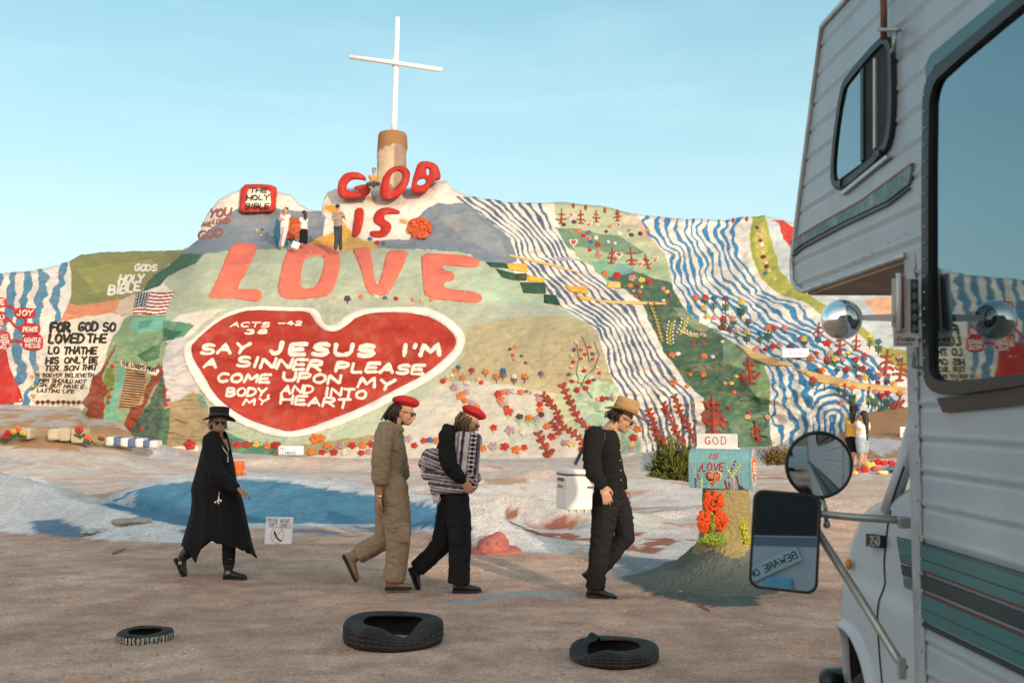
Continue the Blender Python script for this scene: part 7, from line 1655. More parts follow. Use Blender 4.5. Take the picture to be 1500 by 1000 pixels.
# flat slab of cracked plaster and loose rocks by the mound
for px, py, rx, ry, c, lb in ((195, 779, 30, 5, (170, 160, 150), 'thin cracked plaster slab lying at the foot of the white mound'), (140, 785, 14, 3, (190, 188, 186), 'small plaster flake left of the cracked slab'), (177, 807, 4, 2, (150, 122, 100), 'small brown stone on the dirt below the cracked slab'), (1028, 886, 6, 3, (140, 100, 80), 'small clod of dirt in front of the clay stand')):
    Yq = ground_Y(py + ry * .6); kk = Yq / F; mb = MB(); xw = at(px, py, Yq)[0]; zg = float(gz(np.array([xw]), np.array([Yq]))[0])
    for q_ in range(9): mb.ball((xw + rd.uniform(-.7, .7) * rx * kk, Yq + rd.uniform(-.12, .12), zg + ry * kk * .6), (rx * kk * rd.uniform(.3, .5), .12, ry * kk * rd.uniform(.5, .9)), seg=9, ring=6)
    o = organic('stone', mb, .015, mat('slab_%d' % px, srgb(*c, .8), .9, var=.2, bump=.5), None, it=1, amp=.01, sc=.08); tag(o, lb, 'stone')
# painted border stones at the left foot
for i, (px, py, w_, h_, c) in enumerate(((40, 634, 10, 8, (186, 176, 150)), (-10, 640, 12, 9, (184, 172, 152)), (84, 636, 9, 8, (190, 180, 158)), (98, 636, 10, 9, (182, 172, 148)), (118, 638, 10, 10, (186, 178, 160)), (165, 646, 6, 6, (220, 216, 212)), (176, 646, 6, 6, (90, 110, 150)), (186, 647, 6, 6, (222, 216, 212)), (197, 648, 6, 6, (90, 110, 150)), (208, 648, 6, 6, (222, 216, 212)), (219, 649, 6, 5, (90, 110, 150)), (228, 650, 6, 5, (222, 216, 212)))):
    Yq = 26.6; kk = Yq / F; mb = MB(); mb.box(at(px, py, Yq), (w_ * kk * .95, .22, h_ * kk), R=Matrix.Rotation(rd.uniform(-.1, .1), 3, 'Y'), bev=.05)
    o = organic('border_stone', mb, .03, mat('bs_%d' % c[0], srgb(*c, .8), .85, var=.12, bump=.4), None, it=1, amp=.02, sc=.2)
    tag(o, '%s painted edging stone at the foot of the left wall, %s' % ('blue' if c[0] == 90 else 'cream', ['by the tulips', 'leftmost', 'left of the red flower', 'beneath the red flower', 'right of the red flower', 'first of the striped row', 'second of the striped row', 'third of the striped row', 'fourth of the striped row', 'fifth of the striped row', 'sixth of the striped row', 'last of the striped row'][i]), 'stone', 'painted edging stones along the left bench')
for px, py, c, s_ in ((116, 629, 'r', 7), (129, 640, 'o', 6), (148, 638, 'o', 4), (26, 628, 'o', 6), (12, 634, 'r', 6), (20, 632, 'y', 5), (6, 640, 'r', 5), (33, 634, 'y', 5)):
    r = Relief(lambda a, b: 26.3 + 0 * np.asarray(a, float)); r.blob(px, py, s_, s_ * .85, FC[c], .10, seed=int(px)); r.blob(px, py, s_ * .5, s_ * .4, tuple(int(v * .8) for v in FC[c]), .16, n=8)
    r.stroke([(px, py + s_ * .5), (px + 2, py + s_ * 1.8)], 2, (56, 90, 56), .05); r.stroke([(px + 2, py + s_ * 1.6), (px - s_, py + s_)], 3, (56, 90, 56), .05); r.stroke([(px + 2, py + s_ * 1.6), (px + s_, py + s_)], 3, (56, 90, 56), .05)
    o = r.build('relief_flower', None if False else ground)
# ================================================================== MOTORHOME
AL = math.radians(2.0); DV = Vector((-math.sin(AL), math.cos(AL), 0)); NV = Vector((math.cos(AL), math.sin(AL), 0)); P0 = Vector((1.154, 2.9, 0))
RVP = lambda s, w, z: P0 + DV * s + NV * w + Vector((0, 0, z))
def side(px, py, w=0.0):
    x = (px - 750.0) / F; y = (500.0 - py) / F; D = Vector((x, cp - y * sp, sp + y * cp)); C0 = Vector((0, 0, CAMZ))
    t = (NV.dot(P0 - C0) + w) / NV.dot(D); P = C0 + D * t; q_ = P - P0; return DV.dot(q_), P.z
def fnS(w=0.0):
    def f(px, py, h):
        s, z = side(px, py, w); return RVP(s, w - h, z)
    return f
rv = empty('motorhome', tuple(RVP(-3, 1.1, 0)), 'white motorhome with ribbed siding, teal stripes and wide side mirrors', 'motorhome')
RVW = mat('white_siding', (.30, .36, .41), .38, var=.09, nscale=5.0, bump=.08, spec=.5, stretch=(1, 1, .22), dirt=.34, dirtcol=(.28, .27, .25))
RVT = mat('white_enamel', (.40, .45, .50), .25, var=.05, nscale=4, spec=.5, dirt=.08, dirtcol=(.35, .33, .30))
TRIM = mat('dull_aluminium', (.46, .48, .49), .45, metal=.6, var=.15, nscale=16, bump=.15, dirt=.3, dirtcol=(.12, .11, .10))
GASK = mat('black_rubber_trim', (.012, .016, .017), .45, spec=.4)
GREYP = mat('grey_tube_metal', (.34, .37, .36), .38, metal=.55, var=.15, nscale=20, dirt=.3, dirtcol=(.12, .10, .08))
MIRR = mat('mirror_glass', (.80, .83, .84), .015, metal=1.0, var=0.0)
TINT, nt_, b_ = _base('tinted_window'); b_.inputs['Base Color'].default_value = (.19, .26, .29, 1); b_.inputs['Metallic'].default_value = 1.0; b_.inputs['Roughness'].default_value = .02
n_ = nt_.nodes.new('ShaderNodeTexNoise'); n_.inputs['Scale'].default_value = 1.1; bpn = nt_.nodes.new('ShaderNodeBump'); bpn.inputs['Strength'].default_value = .02; bpn.inputs['Distance'].default_value = .02; nt_.links.new(n_.outputs[0], bpn.inputs['Height']); nt_.links.new(bpn.outputs[0], b_.inputs['Normal'])
DARKI = mat('dark_interior', (.02, .02, .022), .8)
def plate(fn, outer, holes, h, back, mt, name, parent, sm=0, smooth=False):
    loops = [np.asarray(smooth_poly(L_, sm) if sm else L_, float) for L_ in [outer] + list(holes)]
    allb = np.concatenate(loops); edges = []; b0 = 0
    for L_ in loops:
        n = len(L_); edges += [(b0 + i, b0 + (i + 1) % n) for i in range(n)]; b0 += n
    vo, eo, fo, *_ = geometry.delaunay_2d_cdt([Vector(p) for p in allb], edges, [], 0, 1e-6); vo = [tuple(v) for v in vo]; fs = []
    cen = np.array([np.mean([vo[i] for i in f], 0) for f in fo]); ok = inpoly(cen[:, 0], cen[:, 1], loops[0])
    for q_ in loops[1:]: ok &= ~inpoly(cen[:, 0], cen[:, 1], q_)
    fs = [tuple(f) for f, k_o in zip(fo, ok) if k_o]
    n = len(vo); V_ = [tuple(fn(p[0], p[1], h)) for p in vo] + [tuple(fn(p[0], p[1], -back)) for p in vo]; cnt = {}
    for f in fs:
        for i in range(3): e = (f[i], f[(i + 1) % 3]); cnt.setdefault(tuple(sorted(e)), []).append(e)
    Fc = list(fs) + [tuple(i + n for i in f[::-1]) for f in fs] + [(e[0][1], e[0][0], e[0][0] + n, e[0][1] + n) for e in cnt.values() if len(e) == 1]
    o = build(name, V_, Fc, mt, parent, smooth)
    bm = bmesh.new(); bm.from_mesh(o.data); bmesh.ops.recalc_face_normals(bm, faces=bm.faces); bm.to_mesh(o.data); bm.free(); return o
# ---- side wall with lapped siding
FO = [side(*p) for p in ((1178, 426.5), (1168, 421), (1161.5, 410), (1160.5, 384), (1172, 290), (1190, 150), (1205, 38))]
sT, zT = FO[-1]; s2_, z2_ = side(1250, 0); slope = (z2_ - zT) / (s2_ - sT) if abs(s2_ - sT) > 1e-3 else 0; slope = max(min(slope, 0.0), -.25)
zroof = lambda s: zT + slope * (max(s, -1.2) - sT)
zB = min(FO[0][1], side(1327, 347)[1]); SR = -6.4
fz = [p[1] for p in FO]; fs_ = [p[0] for p in FO]
def sfront(z): return 0.0 if z < zB else float(np.interp(z, fz, fs_))
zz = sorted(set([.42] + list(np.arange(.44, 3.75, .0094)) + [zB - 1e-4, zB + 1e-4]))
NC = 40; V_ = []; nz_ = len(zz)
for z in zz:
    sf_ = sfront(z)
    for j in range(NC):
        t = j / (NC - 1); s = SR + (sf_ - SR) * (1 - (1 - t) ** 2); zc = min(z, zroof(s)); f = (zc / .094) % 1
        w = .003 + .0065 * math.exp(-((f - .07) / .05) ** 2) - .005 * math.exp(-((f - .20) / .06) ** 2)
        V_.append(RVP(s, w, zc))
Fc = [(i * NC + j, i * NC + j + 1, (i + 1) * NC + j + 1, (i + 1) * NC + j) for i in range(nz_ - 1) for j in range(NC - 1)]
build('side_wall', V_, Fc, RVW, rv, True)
# ---- rest of the shell
WD = 2.3; mb = MB()
loop = [(SR, .42), (0, .42), (0, zB)] + FO + [(SR, zroof(SR))]
k = len(loop); V_ = [RVP(s, .008, z) for s, z in loop] + [RVP(s, WD, z) for s, z in loop]
mb.add(V_, [(i, (i + 1) % k, (i + 1) % k + k, i + k) for i in range(k) if i != 2]); mb.add([RVP(s, WD, z) for s, z in loop], [tuple(range(k))])
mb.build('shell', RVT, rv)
under = mat('grimy_underside', (.30, .21, .15), .9, var=.5, nscale=2.2, bump=.3)
mb = MB(); c_ = []; 
mb.add([RVP(0, .006, zB), RVP(FO[0][0], .006, FO[0][1] + .0), RVP(FO[0][0], WD, FO[0][1]), RVP(0, WD, zB), RVP(0, .006, zB - .02), RVP(FO[0][0] - .04, .006, FO[0][1] - .02), RVP(FO[0][0] - .04, WD, FO[0][1] - .02), RVP(0, WD, zB - .02)], [(0, 1, 2, 3), (7, 6, 5, 4), (0, 4, 5, 1), (1, 5, 6, 2), (2, 6, 7, 3), (3, 7, 4, 0)]); mb.build('overhang_underside', under, rv)
# edge trims
mb = MB(); mb.tube([RVP(s, -.002, z) for s, z in [(0.0, zB)] + FO + [(SR * .3, zroof(SR * .3))]], .010, 8); mb.build('edge_trim', TRIM, rv, True)
mb = MB(); R = [[RVP(s, w, z) for s, w in ((-.062, .004), (-.061, .0005), (-.03, -.001), (.004, .0005), (.008, .0), (.006, .05))] for z in np.linspace(.42, zB, 40)]; mb.rings(R); mb.build('corner_trim', mat('corner_paint', (.30, .34, .37), .4, var=.25, nscale=7, bump=.5, dirt=.6, dirtcol=(.16, .15, .13)), rv, False)
mb = MB(); 
mb.tube([RVP(-.064 + .002 * math.sin(i * 1.7), -.001 + .002 * math.sin(i * 2.9), .45 + i * .02) for i in range(int((zB - .45) / .02))], .003, 6); mb.build('sealant_bead', mat('old_sealant', (.30, .31, .30), .8, var=.5, nscale=22), rv, True)
# ---- windows
def c6(pts): return [(1150 + x / 2.174, y / 2.174) for x, y in pts]
S0 = fnS(0)
plate(S0, c6([(188, 285), (205, 245), (315, 118), (338, 118), (352, 150), (356, 300), (352, 420), (330, 490), (190, 608), (166, 600), (156, 560), (165, 440)]), [c6([(197, 292), (212, 264), (318, 140), (334, 142), (342, 170), (344, 300), (340, 410), (322, 474), (188, 588), (172, 578), (166, 545), (174, 440)])], .016, 0, GASK, 'window_frame', rv, 1)
plate(S0, c6([(195, 288), (212, 258), (318, 134), (338, 140), (348, 170), (350, 300), (346, 415), (324, 480), (188, 596), (168, 584), (161, 545), (170, 440)]), [], .006, 0, DARKI, 'window_well', rv, 1)
plate(S0, c6([(212, 268), (252, 225), (252, 520), (180, 572), (171, 560), (169, 535), (177, 430)]), [], .009, 0, TINT, 'window_pane', rv, 0)
plate(S0, c6([(253, 224), (262, 214), (262, 508), (253, 515)]), [], .014, 0, GASK, 'window_divider', rv); plate(S0, c6([(293, 190), (299, 184), (299, 470), (293, 476)]), [], .013, 0, TRIM, 'sash_bar', rv)
plate(S0, c6([(186, 612), (332, 494), (338, 502), (190, 622)]), [], .012, 0, TRIM, 'window_sill', rv)
for x, y in ((186, 585), (312, 488)): plate(S0, c6([(x - 9, y - 8), (x + 9, y - 12), (x + 9, y + 10), (x - 9, y + 14)]), [], .022, 0, GASK, 'window_latch', rv)
plate(S0, [(1361, 150), (1367, 118), (1380, 98), (1500, -1), (1760, -212), (1780, -200), (1790, 500), (1760, 530), (1500, 566), (1395, 580), (1370, 570), (1361, 545)], [[(1371, 160), (1376, 130), (1386, 112), (1500, 17), (1740, -176), (1750, -170), (1756, 500), (1745, 514), (1500, 548), (1396, 561), (1376, 553), (1371, 535)]], .022, 0, GASK, 'window_frame', rv, 1)
plate(S0, [(1364, 98), (1372, 80), (1500, -24), (1760, -236), (1760, -212), (1500, -2), (1378, 98), (1366, 122)], [], .018, 0, mat('teal_frame_top', (.05, .14, .16), .4), 'window_hood', rv, 0)
plate(S0, [(1372, 160), (1376, 130), (1386, 112), (1500, 17), (1740, -176), (1750, -170), (1756, 500), (1745, 514), (1500, 548), (1396, 561), (1376, 553), (1372, 535)], [], .008, 0, TINT, 'window_pane', rv, 1)
plate(S0, [(1377, 583), (1500, 569), (1760, 534), (1760, 556), (1500, 592), (1386, 604)], [], .010, 0, mat('brown_sill', (.05, .035, .03), .6), 'window_sill', rv)
# ---- screws along the trims
mb = MB()
for i in range(18): mb.ball(S0(1366.5, 140 + i * 24, .024), .0032, seg=6, ring=4)
for i in range(14): mb.ball(RVP(-.045, -.003, .7 + i * .105), .004, seg=6, ring=4)
for t in np.linspace(0, 1, 12): mb.ball(S0(1157 + 30 + 140 * t + 2, 424 - 76 * t - 6, .006), .0032, seg=6, ring=4)
tag(mb.build('screws', TRIM, rv, True), kind='stuff')
# ---- decals
TEAL = mat('teal_stripe', (.035, .135, .145), .4, var=.12, nscale=9, dirt=.08); NAVYD = mat('dark_stripe', (.014, .030, .040), .4, var=.15); REDL = mat('red_pinstripe', (.16, .03, .03), .4); TEALW = mat('worn_teal', (.09, .18, .19), .6, var=.35, nscale=18, dirt=.55, dirtcol=(.40, .40, .38))
def zl_(y): return side(1335.6, 680 + y / 3.125)[1]
def band(y0, y1, m_, name, h=.0070, s1=-.062, s0=SR):
    za, zb_ = zl_(y0), zl_(y1); mb = MB(); R = []
    mb.add([RVP(s0, -h, za), RVP(s1, -h, za), RVP(s1, -h, zb_), RVP(s0, -h, zb_), RVP(s0, .0, za), RVP(s1, .0, za), RVP(s1, .0, zb_), RVP(s0, .0, zb_)], [(0, 1, 2, 3), (0, 4, 5, 1), (1, 5, 6, 2), (2, 6, 7, 3), (3, 7, 4, 0)]); mb.build(name, m_, rv)
for a, b_, m_ in ((338, 346, NAVYD), (353, 408, TEAL), (415, 460, TEAL), (463, 469, REDL), (484, 546, NAVYD), (560, 566, REDL), (569, 628, TEAL), (628, 633, NAVYD), (633, 680, TEAL), (692, 712, NAVYD)): band(a, b_, m_, 'stripe')
plate(S0, c6([(22, 772), (120, 712), (250, 640), (410, 524), (408, 548), (400, 586), (330, 640), (190, 706), (60, 776), (28, 802)]), [], .0075, 0, TEALW, 'stripe', rv); plate(S0, c6([(22, 768), (120, 707), (250, 635), (410, 519), (410, 524), (250, 641), (120, 713), (22, 774)]), [], .009, 0, REDL, 'pinstripe', rv); plate(S0, c6([(28, 810), (60, 785), (190, 716), (330, 650), (400, 597), (400, 601), (330, 655), (190, 721), (60, 790), (28, 815)]), [], .0075, 0, NAVYD, 'pinstripe', rv)
# ---- fitting beside the upper window
pfit = lambda px, py, h: S0(px, py, h)
mb = MB(); mb.tube([pfit(1308, -20, .03), pfit(1309, 20, .03), pfit(1309, 58, .03)], .010, 10); mb.build('cable_pipe', mat('rusty_pipe', (.13, .06, .035), .8, var=.4, nscale=25), rv, True)
mb = MB(); mb.tube([pfit(1302, 47, .015), pfit(1308, 43, .045), pfit(1316, 44, .04), pfit(1326, 44, .015)], .006, 8); mb.tube([pfit(1322, 46, .02), pfit(1327, 58, .035), pfit(1324, 72, .03), pfit(1316, 76, .02)], .007, 8); mb.build('pipe_clamp', GREYP, rv, True)
# ---- cab, narrower than the house
WC = .20; S2 = fnS(WC)
cab_out = [(1420, 640), (1345, 672), (1322, 694), (1300, 714), (1262, 729), (1244, 741), (1232, 768), (1223, 800), (1219.5, 830), (1219, 900), (1219, 975), (1222, 1015), (1300, 1120), (1500, 1150)]
arch_ = [(1224.5, 1015), (1224, 960), (1225.5, 932), (1231, 920), (1241, 918), (1256, 931), (1268, 955), (1277, 985), (1283, 1015), (1286, 1060), (1240, 1075)]
def cabmap(px, py, h):
    s, z = side(px, py, WC); bul = .028 * math.exp(-((z - .96) / .09) ** 2) - .05 * max(0, (z - 1.15)) - .02; return RVP(s, WC - bul - h, z)
cab = plate(S2, cab_out, [], .0, .02, RVT, 'cab_skin', rv) if False else None
# skin as a fine sheet with the wheel arch cut out and a rolled shoulder
xs_ = np.arange(1214, 1424, 1.6); ys_2 = np.arange(640, 1120, 2.2); sm_out = smooth_poly(cab_out, 2); sm_arch = smooth_poly(arch_, 2)
ga_, gb_ = np.meshgrid(xs_, ys_2); ok_ = inpoly(ga_, gb_, sm_out) & ~inpoly(ga_, gb_, sm_arch); pts = np.stack([ga_[ok_], gb_[ok_]], -1)
rs_o = resample(sm_out, 2.0); rs_a = resample(sm_arch, 2.0); bnd = np.concatenate([rs_o, rs_a]); pts = np.array(pts); dmin = np.sqrt(((pts[:, None] - bnd[None]) ** 2).sum(-1)).min(1); pts = pts[dmin > 1.0]
allp = np.concatenate([bnd, pts]); no, na = len(rs_o), len(rs_a); edges = [(i, (i + 1) % no) for i in range(no)] + [(no + i, no + (i + 1) % na) for i in range(na)]
vo, eo, fo, *_ = geometry.delaunay_2d_cdt([Vector(p) for p in allp], edges, [], 0, 1e-5); vo = np.array([list(v) for v in vo]); fsx = []
cen_ = vo[np.array([list(f) for f in fo])].mean(1); ok_ = inpoly(cen_[:, 0], cen_[:, 1], rs_o) & ~inpoly(cen_[:, 0], cen_[:, 1], rs_a); fsx = [tuple(f) for f, k_o in zip(fo, ok_) if k_o]
do = np.sqrt(((vo[:, None] - rs_o[None]) ** 2).sum(-1)).min(1); da = np.sqrt(((vo[:, None] - rs_a[None]) ** 2).sum(-1)).min(1); Vx = []
for p, d1, d2 in zip(vo, do, da):
    s, z = side(p[0], p[1], WC); roll = .09 * (1 - min(1, d1 / 26)) ** 2; lip = .022 * math.exp(-((d2 - 4) / 5) ** 2)
    sh = .020 * (1 / (1 + math.exp((z - 1.03) / .016))) - .035 * max(0, z - 1.1)
    Vx.append(RVP(s, WC + roll - lip - sh, z))
nV = len(Vx); vcount = {}; lin_ = MB()
for f in fsx:
    for i in range(3): e = (f[i], f[(i + 1) % 3]); vcount.setdefault(tuple(sorted(e)), []).append(e)
Fx = list(fsx); ext = {}
for es in vcount.values():
    if len(es) == 1:
        a, b2 = es[0]; isarch = da[a] < do[a]
        for v in (a, b2):
            if v not in ext: ext[v] = len(Vx); Vx.append(Vx[v] + NV * (.03 if isarch else 1.75))
        Fx.append((b2, a, ext[a], ext[b2]))
        if isarch: va, vb = Vx[ext[a]], Vx[ext[b2]]; lin_.add([va, vb, vb + NV * .5, va + NV * .5], [(0, 1, 2, 3)])
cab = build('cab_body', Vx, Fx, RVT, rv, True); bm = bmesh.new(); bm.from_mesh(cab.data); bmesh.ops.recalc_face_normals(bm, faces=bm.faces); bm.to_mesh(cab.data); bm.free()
lin_.build('arch_liner', DARKI, rv)
sA, zA = side(1222, 900, WC); sB_, _ = side(1300, 900, WC); mb = MB(); mb.box(RVP((sA + sB_) / 2 - .1, WC + .45, .62), (1, 1, 1)); mb = MB()
V8 = [RVP(s, w, z) for s in (sB_ - .5, sA - .03) for w in (WC + .36, WC + .42) for z in (.2, 1.0)]; mb.add(V8, [(0, 1, 3, 2), (4, 6, 7, 5), (0, 4, 5, 1), (2, 3, 7, 6), (0, 2, 6, 4), (1, 5, 7, 3)]); mb.build('wheel_well', DARKI, rv)
S2o = fnS(WC - .025)
def strip(pxs, wd, m_, name, fn=S2o, r_=.004):
    mb = MB(); mb.tube([fn(x, y, 0) for x, y in pxs], r_, 6); return mb.build(name, m_, rv, True)
cwp = lambda L_: [(1190 + x / 3.126, 680 + y / 3.126) for x, y in L_]
def skin(px, py, h):
    s, z = side(px, py, WC); return RVP(s, WC - .002 - h - .020 / (1 + math.exp((z - 1.03) / .016)) + .035 * max(0, z - 1.1), z)
strip([tuple(p) for p in resample(cwp([(350, 210), (340, 280), (332, 370), (329, 450), (333, 500), (337, 540), (329, 610), (325, 700), (334, 860), (348, 1010)]), 3, False)], 0, GASK, 'door_gap', skin, .0032)
strip(cwp([(420, 10), (395, 80), (372, 150), (350, 212)]), 0, GASK, 'windscreen_edge', fnS(WC + .01), .004)
mb = MB(); mb.tube([fnS(WC + .02)(1302, 748, 0), fnS(WC + .03)(1322, 690, 0), fnS(WC + .1)(1346, 600, 0)], [.03, .028, .028], 10); mb.build('windscreen_pillar', RVT, rv, True)
plate(fnS(WC - .018), cwp([(252, 316), (314, 326), (314, 382), (252, 374)]), [], .006, .02, GASK, 'badge', rv)
bmap = lambda u, v, h: fnS(WC - .025)(u, v, h)
mwrite(bmap, '350', 1271.5, 1288.5, 799, 14, 1.8, (150, 150, 146), .002, rv, slant=.1, yb1=800)
MB().ball(fnS(WC - .02)(1243, 826, 0), (.012, .018, .022), seg=10, ring=6).build('marker_light', mat('amber_lens', (.5, .20, .02), .3), rv, True)
for a, b_, m_ in ((330, 336, NAVYD), (340, 400, TEAL), (404, 440, TEAL), (442, 448, REDL), (455, 505, NAVYD), (512, 516, REDL), (522, 560, TEAL)):
    x0 = 386 + (a - 330) * .16; x0b = 386 + (b_ - 330) * .16; plate(fnS(WC - .022), cwp([(x0, a), (470, a + 22), (470, b_ + 22), (x0b, b_)]), [], .002, .004, m_, 'stripe', rv)
# bumper and front wheel
sw, _ = side(1254, 960, WC)
mb = MB(); pts = [RVP(sA + .06, WC + .35 + .0, .58), RVP(sA + .075, WC + .12, .58), RVP(sA + .05, WC - .01, .58), RVP(sA - .02, WC - .02, .58)]; mb.tube(pts, .05, 12); mb.tube([RVP(sA + .075, WC + .12, .58), RVP(sA + .075, WC + 1.6, .58)], .05, 12); mb.build('bumper', GASK, rv, True)
def wheel(s, w, r_, nm='wheel'):
    o = empty('wheel', tuple(RVP(s, w, r_))); COL.objects.unlink(o); bpy.data.objects.remove(o)
    mb = MB(); R = []
    for j in range(48):
        a = 2 * math.pi * j / 48; ring = []
        for rr_, ww in ((.58, .02), (.78, -.008), (.95, .0), (1.0, .03), (1.0, .06), (.992, .063), (1.0, .066), (1.0, .11), (.992, .113), (1.0, .116), (1.0, .18), (.94, .21), (.6, .20)):
            ring.append(RVP(s + math.cos(a) * r_ * rr_, w + ww, r_ + math.sin(a) * r_ * rr_ + (.004 if j % 2 and .95 < rr_ else 0)))
        R.append(ring)
    R.append(R[0]); mb.rings(R, caps=False); t = mb.build('wheel', TYR, rv, True)
    mb = MB(); mb.rings([[RVP(s + math.cos(a) * q_ * r_, w + ww, r_ + math.sin(a) * q_ * r_) for a in np.linspace(0, 6.2832, 33)[:-1]] for q_, ww in ((.60, .02), (.57, .05), (.3, .07), (.28, .03), (.1, .02))]); mb.build('rim', TRIM, t, True)
wheel(sw - .02, WC + .05, .345); wheel(-3.6, .08, .36)
# ---- EZ mirror bracket
yq = 2.78; fe = lambda px, py, Y: Vector(at(px, py, Y)); e6 = lambda x, y: (1180 + x / 4.69, 380 + y / 4.69)
WPL = mat('bracket_plastic', (.50, .53, .55), .45, var=.06)
def facing(pts, Y, th_, m_, name, parent=rv, sm=0):
    return plate(lambda px, py, h: fe(px, py, Y - h), pts, [], .0, th_, m_, name, parent, sm)
facing([e6(592, 130), e6(775, 135), e6(775, 603), e6(604, 598), e6(600, 470), e6(590, 460)], yq, .012, WPL, 'bracket_plate')
mb = MB(); mb.tube([fe(*e6(640, 95), yq - .012), fe(*e6(642, 490), yq - .012)], .008, 8); mb.build('bracket_slider', WPL, rv, True)
facing([e6(650, 100), e6(690, 102), e6(692, 490), e6(654, 490)], yq - .006, .006, mat('thermo_face', (.42, .43, .44), .5), 'thermometer')
mb = MB(); mb.tube([fe(*e6(668, 118), yq - .008), fe(*e6(671, 470), yq - .008)], .0022, 6); mb.build('thermometer_tube', mat('red_fluid', (.28, .05, .04), .4), rv, True)
for k in range(13): facing([e6(672, 128 + k * 26), e6(686, 128 + k * 26), e6(686, 131 + k * 26), e6(672, 131 + k * 26)], yq - .0075, .001, REDL, 'scale_mark')
facing([e6(722, 136), e6(775, 138), e6(773, 505), e6(722, 500)], yq - .003, .003, GASK, 'gauge_strip')
for k in range(5):
    y = 175 + k * 74; facing([e6(746, y - 34), e6(774, y), e6(746, y + 34), e6(724, y)], yq - .0045, .001, mat('gauge_green', (.10, .16, .13), .5), 'gauge_mark')
zmap = lambda u, v, h: fe(u, v, yq - .002 - h)
facing([e6(612, 532), e6(660, 532), e6(660, 562), e6(612, 562)], yq - .002, .001, mat('red_label', (.42, .03, .03), .5), 'label_block')
for t_, x0, x1, c_ in (('E', 618, 632, (230, 225, 220)), ('2', 640, 655, (230, 225, 220)), ('VIEW', 668, 750, (30, 50, 40))):
    p = e6(x0, 559); q_ = e6(x1, 559)
    if t_ == '2': mwrite(lambda u, v, h: zmap(u, v, h + .002), '2', p[0], q_[0], p[1], 4.6, .9, c_, .0006, rv, slant=0)
    else: mwrite(lambda u, v, h: zmap(u, v, h + .002), t_, p[0], q_[0], p[1], 4.8, 1.1, c_, .0006, rv, slant=0)
facing([e6(620, 576), e6(735, 576), e6(735, 584), e6(620, 584)], yq - .002, .0005, mat('tiny_print', (.10, .12, .11), .5), 'label_line')
mb = MB(); R = []
for x, hh, dd in ((360, 18, .012), (470, 22, .014), (600, 26, .016)): R.append([fe(*e6(x, 400 - hh), yq - dd), fe(*e6(x, 400 + hh), yq - dd), fe(*e6(x, 400 + hh * .9), yq + dd), fe(*e6(x, 400 - hh * .9), yq + dd)])
mb.rings(R); mb.build('ball_mirror_arm', WPL, rv)
mb = MB(); mb.tube([fe(*e6(775, 385), yq), fe(*e6(838, 388), yq + .01)], .012, 8); mb.tube([fe(*e6(708, 655), yq), fe(*e6(745, 660), yq), fe(*e6(742, 735), yq), fe(*e6(790, 742), yq + .02)], .006, 8); mb.build('bracket_arm', GREYP, rv, True)
mb = MB(); mb.ball(fe(1233, 468, yq + .02), .0565, seg=48, ring=32); mb.build('ball_mirror', MIRR, rv, True)
# ---- side mirrors
YM1 = 3.05
mc = fe(1150, 792, YM1); CAMV = Vector((0, 0, CAMZ)); TGT = Vector((-.9, -6.0, 1.62))
nm = ((TGT - mc).normalized() - (mc - CAMV).normalized()).normalized(); rt_ = nm.cross(Vector((0, 0, 1))).normalized() * -1; up_ = rt_.cross(nm).normalized()
if up_.z < 0: up_ = -up_
if rt_.x < 0: rt_ = -rt_
lean = math.radians(-4); rt2 = rt_ * math.cos(lean) + up_ * math.sin(lean); up2 = up_ * math.cos(lean) - rt_ * math.sin(lean)
kk = (mc - CAMV).length / F
def rrect(w_, h_, r_, n=8):
    P_ = []
    for cx_, cy_, a0 in ((w_ - r_, h_ - r_, 0), (-w_ + r_, h_ - r_, 90), (-w_ + r_, -h_ + r_, 180), (w_ - r_, -h_ + r_, 270)):
        for i in range(n + 1): a = math.radians(a0 + 90 * i / n); P_.append((cx_ + r_ * math.cos(a), cy_ + r_ * math.sin(a)))
    return P_
def mirror_head(c, w_, h_, r_, name, rim=.008, mat_=MIRR, curve=None):
    fn = lambda u, v, h: c + rt2 * u + up2 * v + nm * h
    o = plate(fn, rrect(w_, h_, r_), [rrect(w_ - rim, h_ - rim, r_ - rim * .6)], .007, .02, GASK, 'mirror_rim', rv)
    plate(fn, rrect(w_ - rim * .8, h_ - rim * .8, r_ - rim * .5), [], .0, .012, MIRR, name, rv)
    mb = MB(); R = [[fn(u * q_, v * q_, -d_) for u, v in rrect(w_, h_, r_)] for q_, d_ in ((1, .018), (.94, .035), (.7, .045), (.2, .048))]; mb.rings(R); mb.build('mirror_back', GASK, rv, True)
mirror_head(mc, 46 * kk, 68 * kk, 15 * kk, 'mirror_pane')
def refl(px, py, Yt, c=mc, n=nm):
    D = (fe(px, py, 1.0) - CAMV).normalized(); t = n.dot(c - CAMV) / n.dot(D); P = CAMV + D * t; r_ = D - n * 2 * D.dot(n); return P + r_ * ((Yt - P.y) / r_.y)
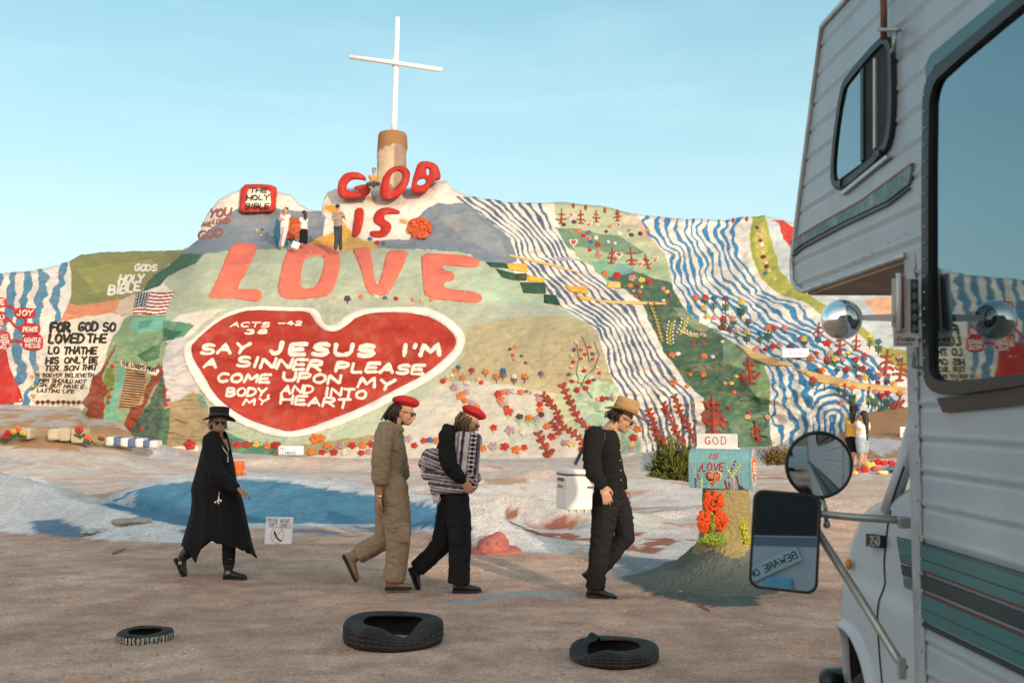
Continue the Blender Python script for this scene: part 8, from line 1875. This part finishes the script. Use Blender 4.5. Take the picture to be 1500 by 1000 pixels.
# round convex mirror
rc = fe(1201, 681, 3.1); RT = 48 * 3.1 / F; T2 = RVP(-.9, -.02, 1.42); n2 = ((T2 - rc).normalized() - (rc - CAMV).normalized()).normalized(); ra = n2.orthogonal().normalized(); rb = n2.cross(ra)
CR = .6; mb = MB(); R = []
for i in range(14):
    q_ = (i + .02) / 13 * RT * .95; dz_ = CR - math.sqrt(CR * CR - q_ * q_); R.append([rc + (ra * math.cos(a) + rb * math.sin(a)) * q_ - n2 * dz_ for a in np.linspace(0, 6.28319, 49)[:-1]])
mb.rings(R, caps=False); mb.build('round_mirror_glass', MIRR, rv, True)
mb = MB(); mb.tube([rc + (ra * math.cos(a) + rb * math.sin(a)) * RT * .97 - n2 * .012 for a in np.linspace(0, 6.28319, 49)], .0065, 8, caps=False); mb.build('round_mirror_rim', GASK, rv, True)
mb = MB(); mb.rings([[rc + (ra * math.cos(a) + rb * math.sin(a)) * RT * q_ - n2 * d_ for a in np.linspace(0, 6.28319, 49)[:-1]] for q_, d_ in ((.97, .018), (.85, .04), (.4, .06), (.1, .064))]); mb.build('round_mirror_back', GASK, rv, True)
# tubes that hold them
mb = MB(); mb.tube([fe(1186, 756, 3.10), fe(1200, 752, 3.10), fe(1250, 757, 3.06), fe(1329, 762, 2.98)], [.009, .0115, .0115, .012], 12); mb.build('mirror_arm', GREYP, rv, True)
mb = MB(); mb.tube([fe(1188, 752, 3.10), fe(1196, 776, 3.10), fe(1255, 868, 3.03), fe(1316, 966, 2.96), fe(1326, 978, 2.93)], [.012, .0125, .0125, .0125, .010], 12); mb.build('mirror_brace', GREYP, rv, True)
mb = MB(); mb.tube([fe(1204, 728, 3.12), fe(1209, 744, 3.11), fe(1211, 768, 3.10)], .007, 8); mb.ball(fe(1211, 768, 3.10), .012); mb.build('mirror_clamp', GREYP, rv, True)
mb = MB(); mb.tube([fe(1186, 745, 3.1), fe(1186, 785, 3.12)], .009, 8); mb.box(fe(1186, 772, 3.1), (.012, .012, .03), bev=.004); mb.build('mirror_bracket', GREYP, rv, True)
MB().box(fe(1321, 978, 2.925), (.010, .010, .03), bev=.003).build('brace_foot', GREYP, rv)
MB().box(fe(1324, 765, 2.97), (.016, .012, .016), bev=.003).build('arm_foot', GREYP, rv)

# ================================================================== stand-in added behind the viewer, only for the mirror reflections
YT = -6.0
tr = empty('stand_in_trailer', (-.9, -7.1, 0), 'white stand-in body with a dark panel, added behind the viewer for the mirror reflection', 'stand_in_trailer')
mb = MB(); mb.box((-1.2, YT - 1.1, 1.55), (2.6, 1.05, 1.15), bev=.06); mb.build('body', RVT, tr)
for s_ in (-1, 1):
    mb = MB(); mb.tube([(-1.2 + s_ * .9, YT - .10, .34), (-1.2 + s_ * .9, YT - .32, .34)], .33, 28); mb.build('wheel', TYR, tr, False)
ptop = refl(1150, 735, YT - .05); pmid = refl(1150, 784, YT - .05); zw = (ptop.z, pmid.z); zlo, zhi = min(zw), max(zw) + .35
mb = MB(); mb.box((ptop.x, YT - .045, (zlo + zhi) / 2), (.8, .01, (zhi - zlo) / 2), bev=.01); mb.build('window', DARKI, tr)  # dark panel added for the black upper part of the mirror reflection
a_ = refl(1160, 790, YT - .05); mb = MB(); mb.box((a_.x, YT - .045, zlo - .07), (.9, .008, .05)); mb.build('stripe', mat('slate_stripe', (.10, .16, .24), .5), tr)
B0 = refl(1167, 811, YT); B1 = refl(1108, 838, YT); ux = (B1 - B0).normalized(); wl_ = (B1 - B0).length; upd = Vector((-ux.z, 0, ux.x)); upd = upd if upd.z > 0 else -upd
ws_ = empty('sign', tuple((B0 + B1) / 2), 'pale stand-in BEWARE OF board, added behind the viewer for the mirror reflection', 'sign')  # stand-in board, added so its lettering shows in the side mirror
if ux.x > 0: pass
o0 = B0 - ux * .05 * wl_; hh = wl_ * .32
fnb = lambda u, v, h: o0 + ux * u + upd * (hh * .5 - v) + Vector((0, 1, 0)) * (h + .0)
plate(fnb, [(0, 0), (wl_ * 1.3, 0), (wl_ * 1.3, hh), (0, hh)], [], .0, .02, mat('pale_blue_board', (.42, .52, .56), .6), 'board', ws_)
mwrite(lambda u, v, h: fnb(u, v, h + .001), 'BEWARE OF', wl_ * .06, wl_ * 1.22, hh * .72, hh * .45, hh * .085, (40, 50, 50), .003, ws_, slant=0)
b3 = refl(1140, 850, YT); mb = MB(); mb.box((b3.x, YT - .02, b3.z - .06), (.16, .02, .10), bev=.02); o = mb.build('emblem', mat('sky_blue_paint', (.12, .38, .55), .5), ws_)
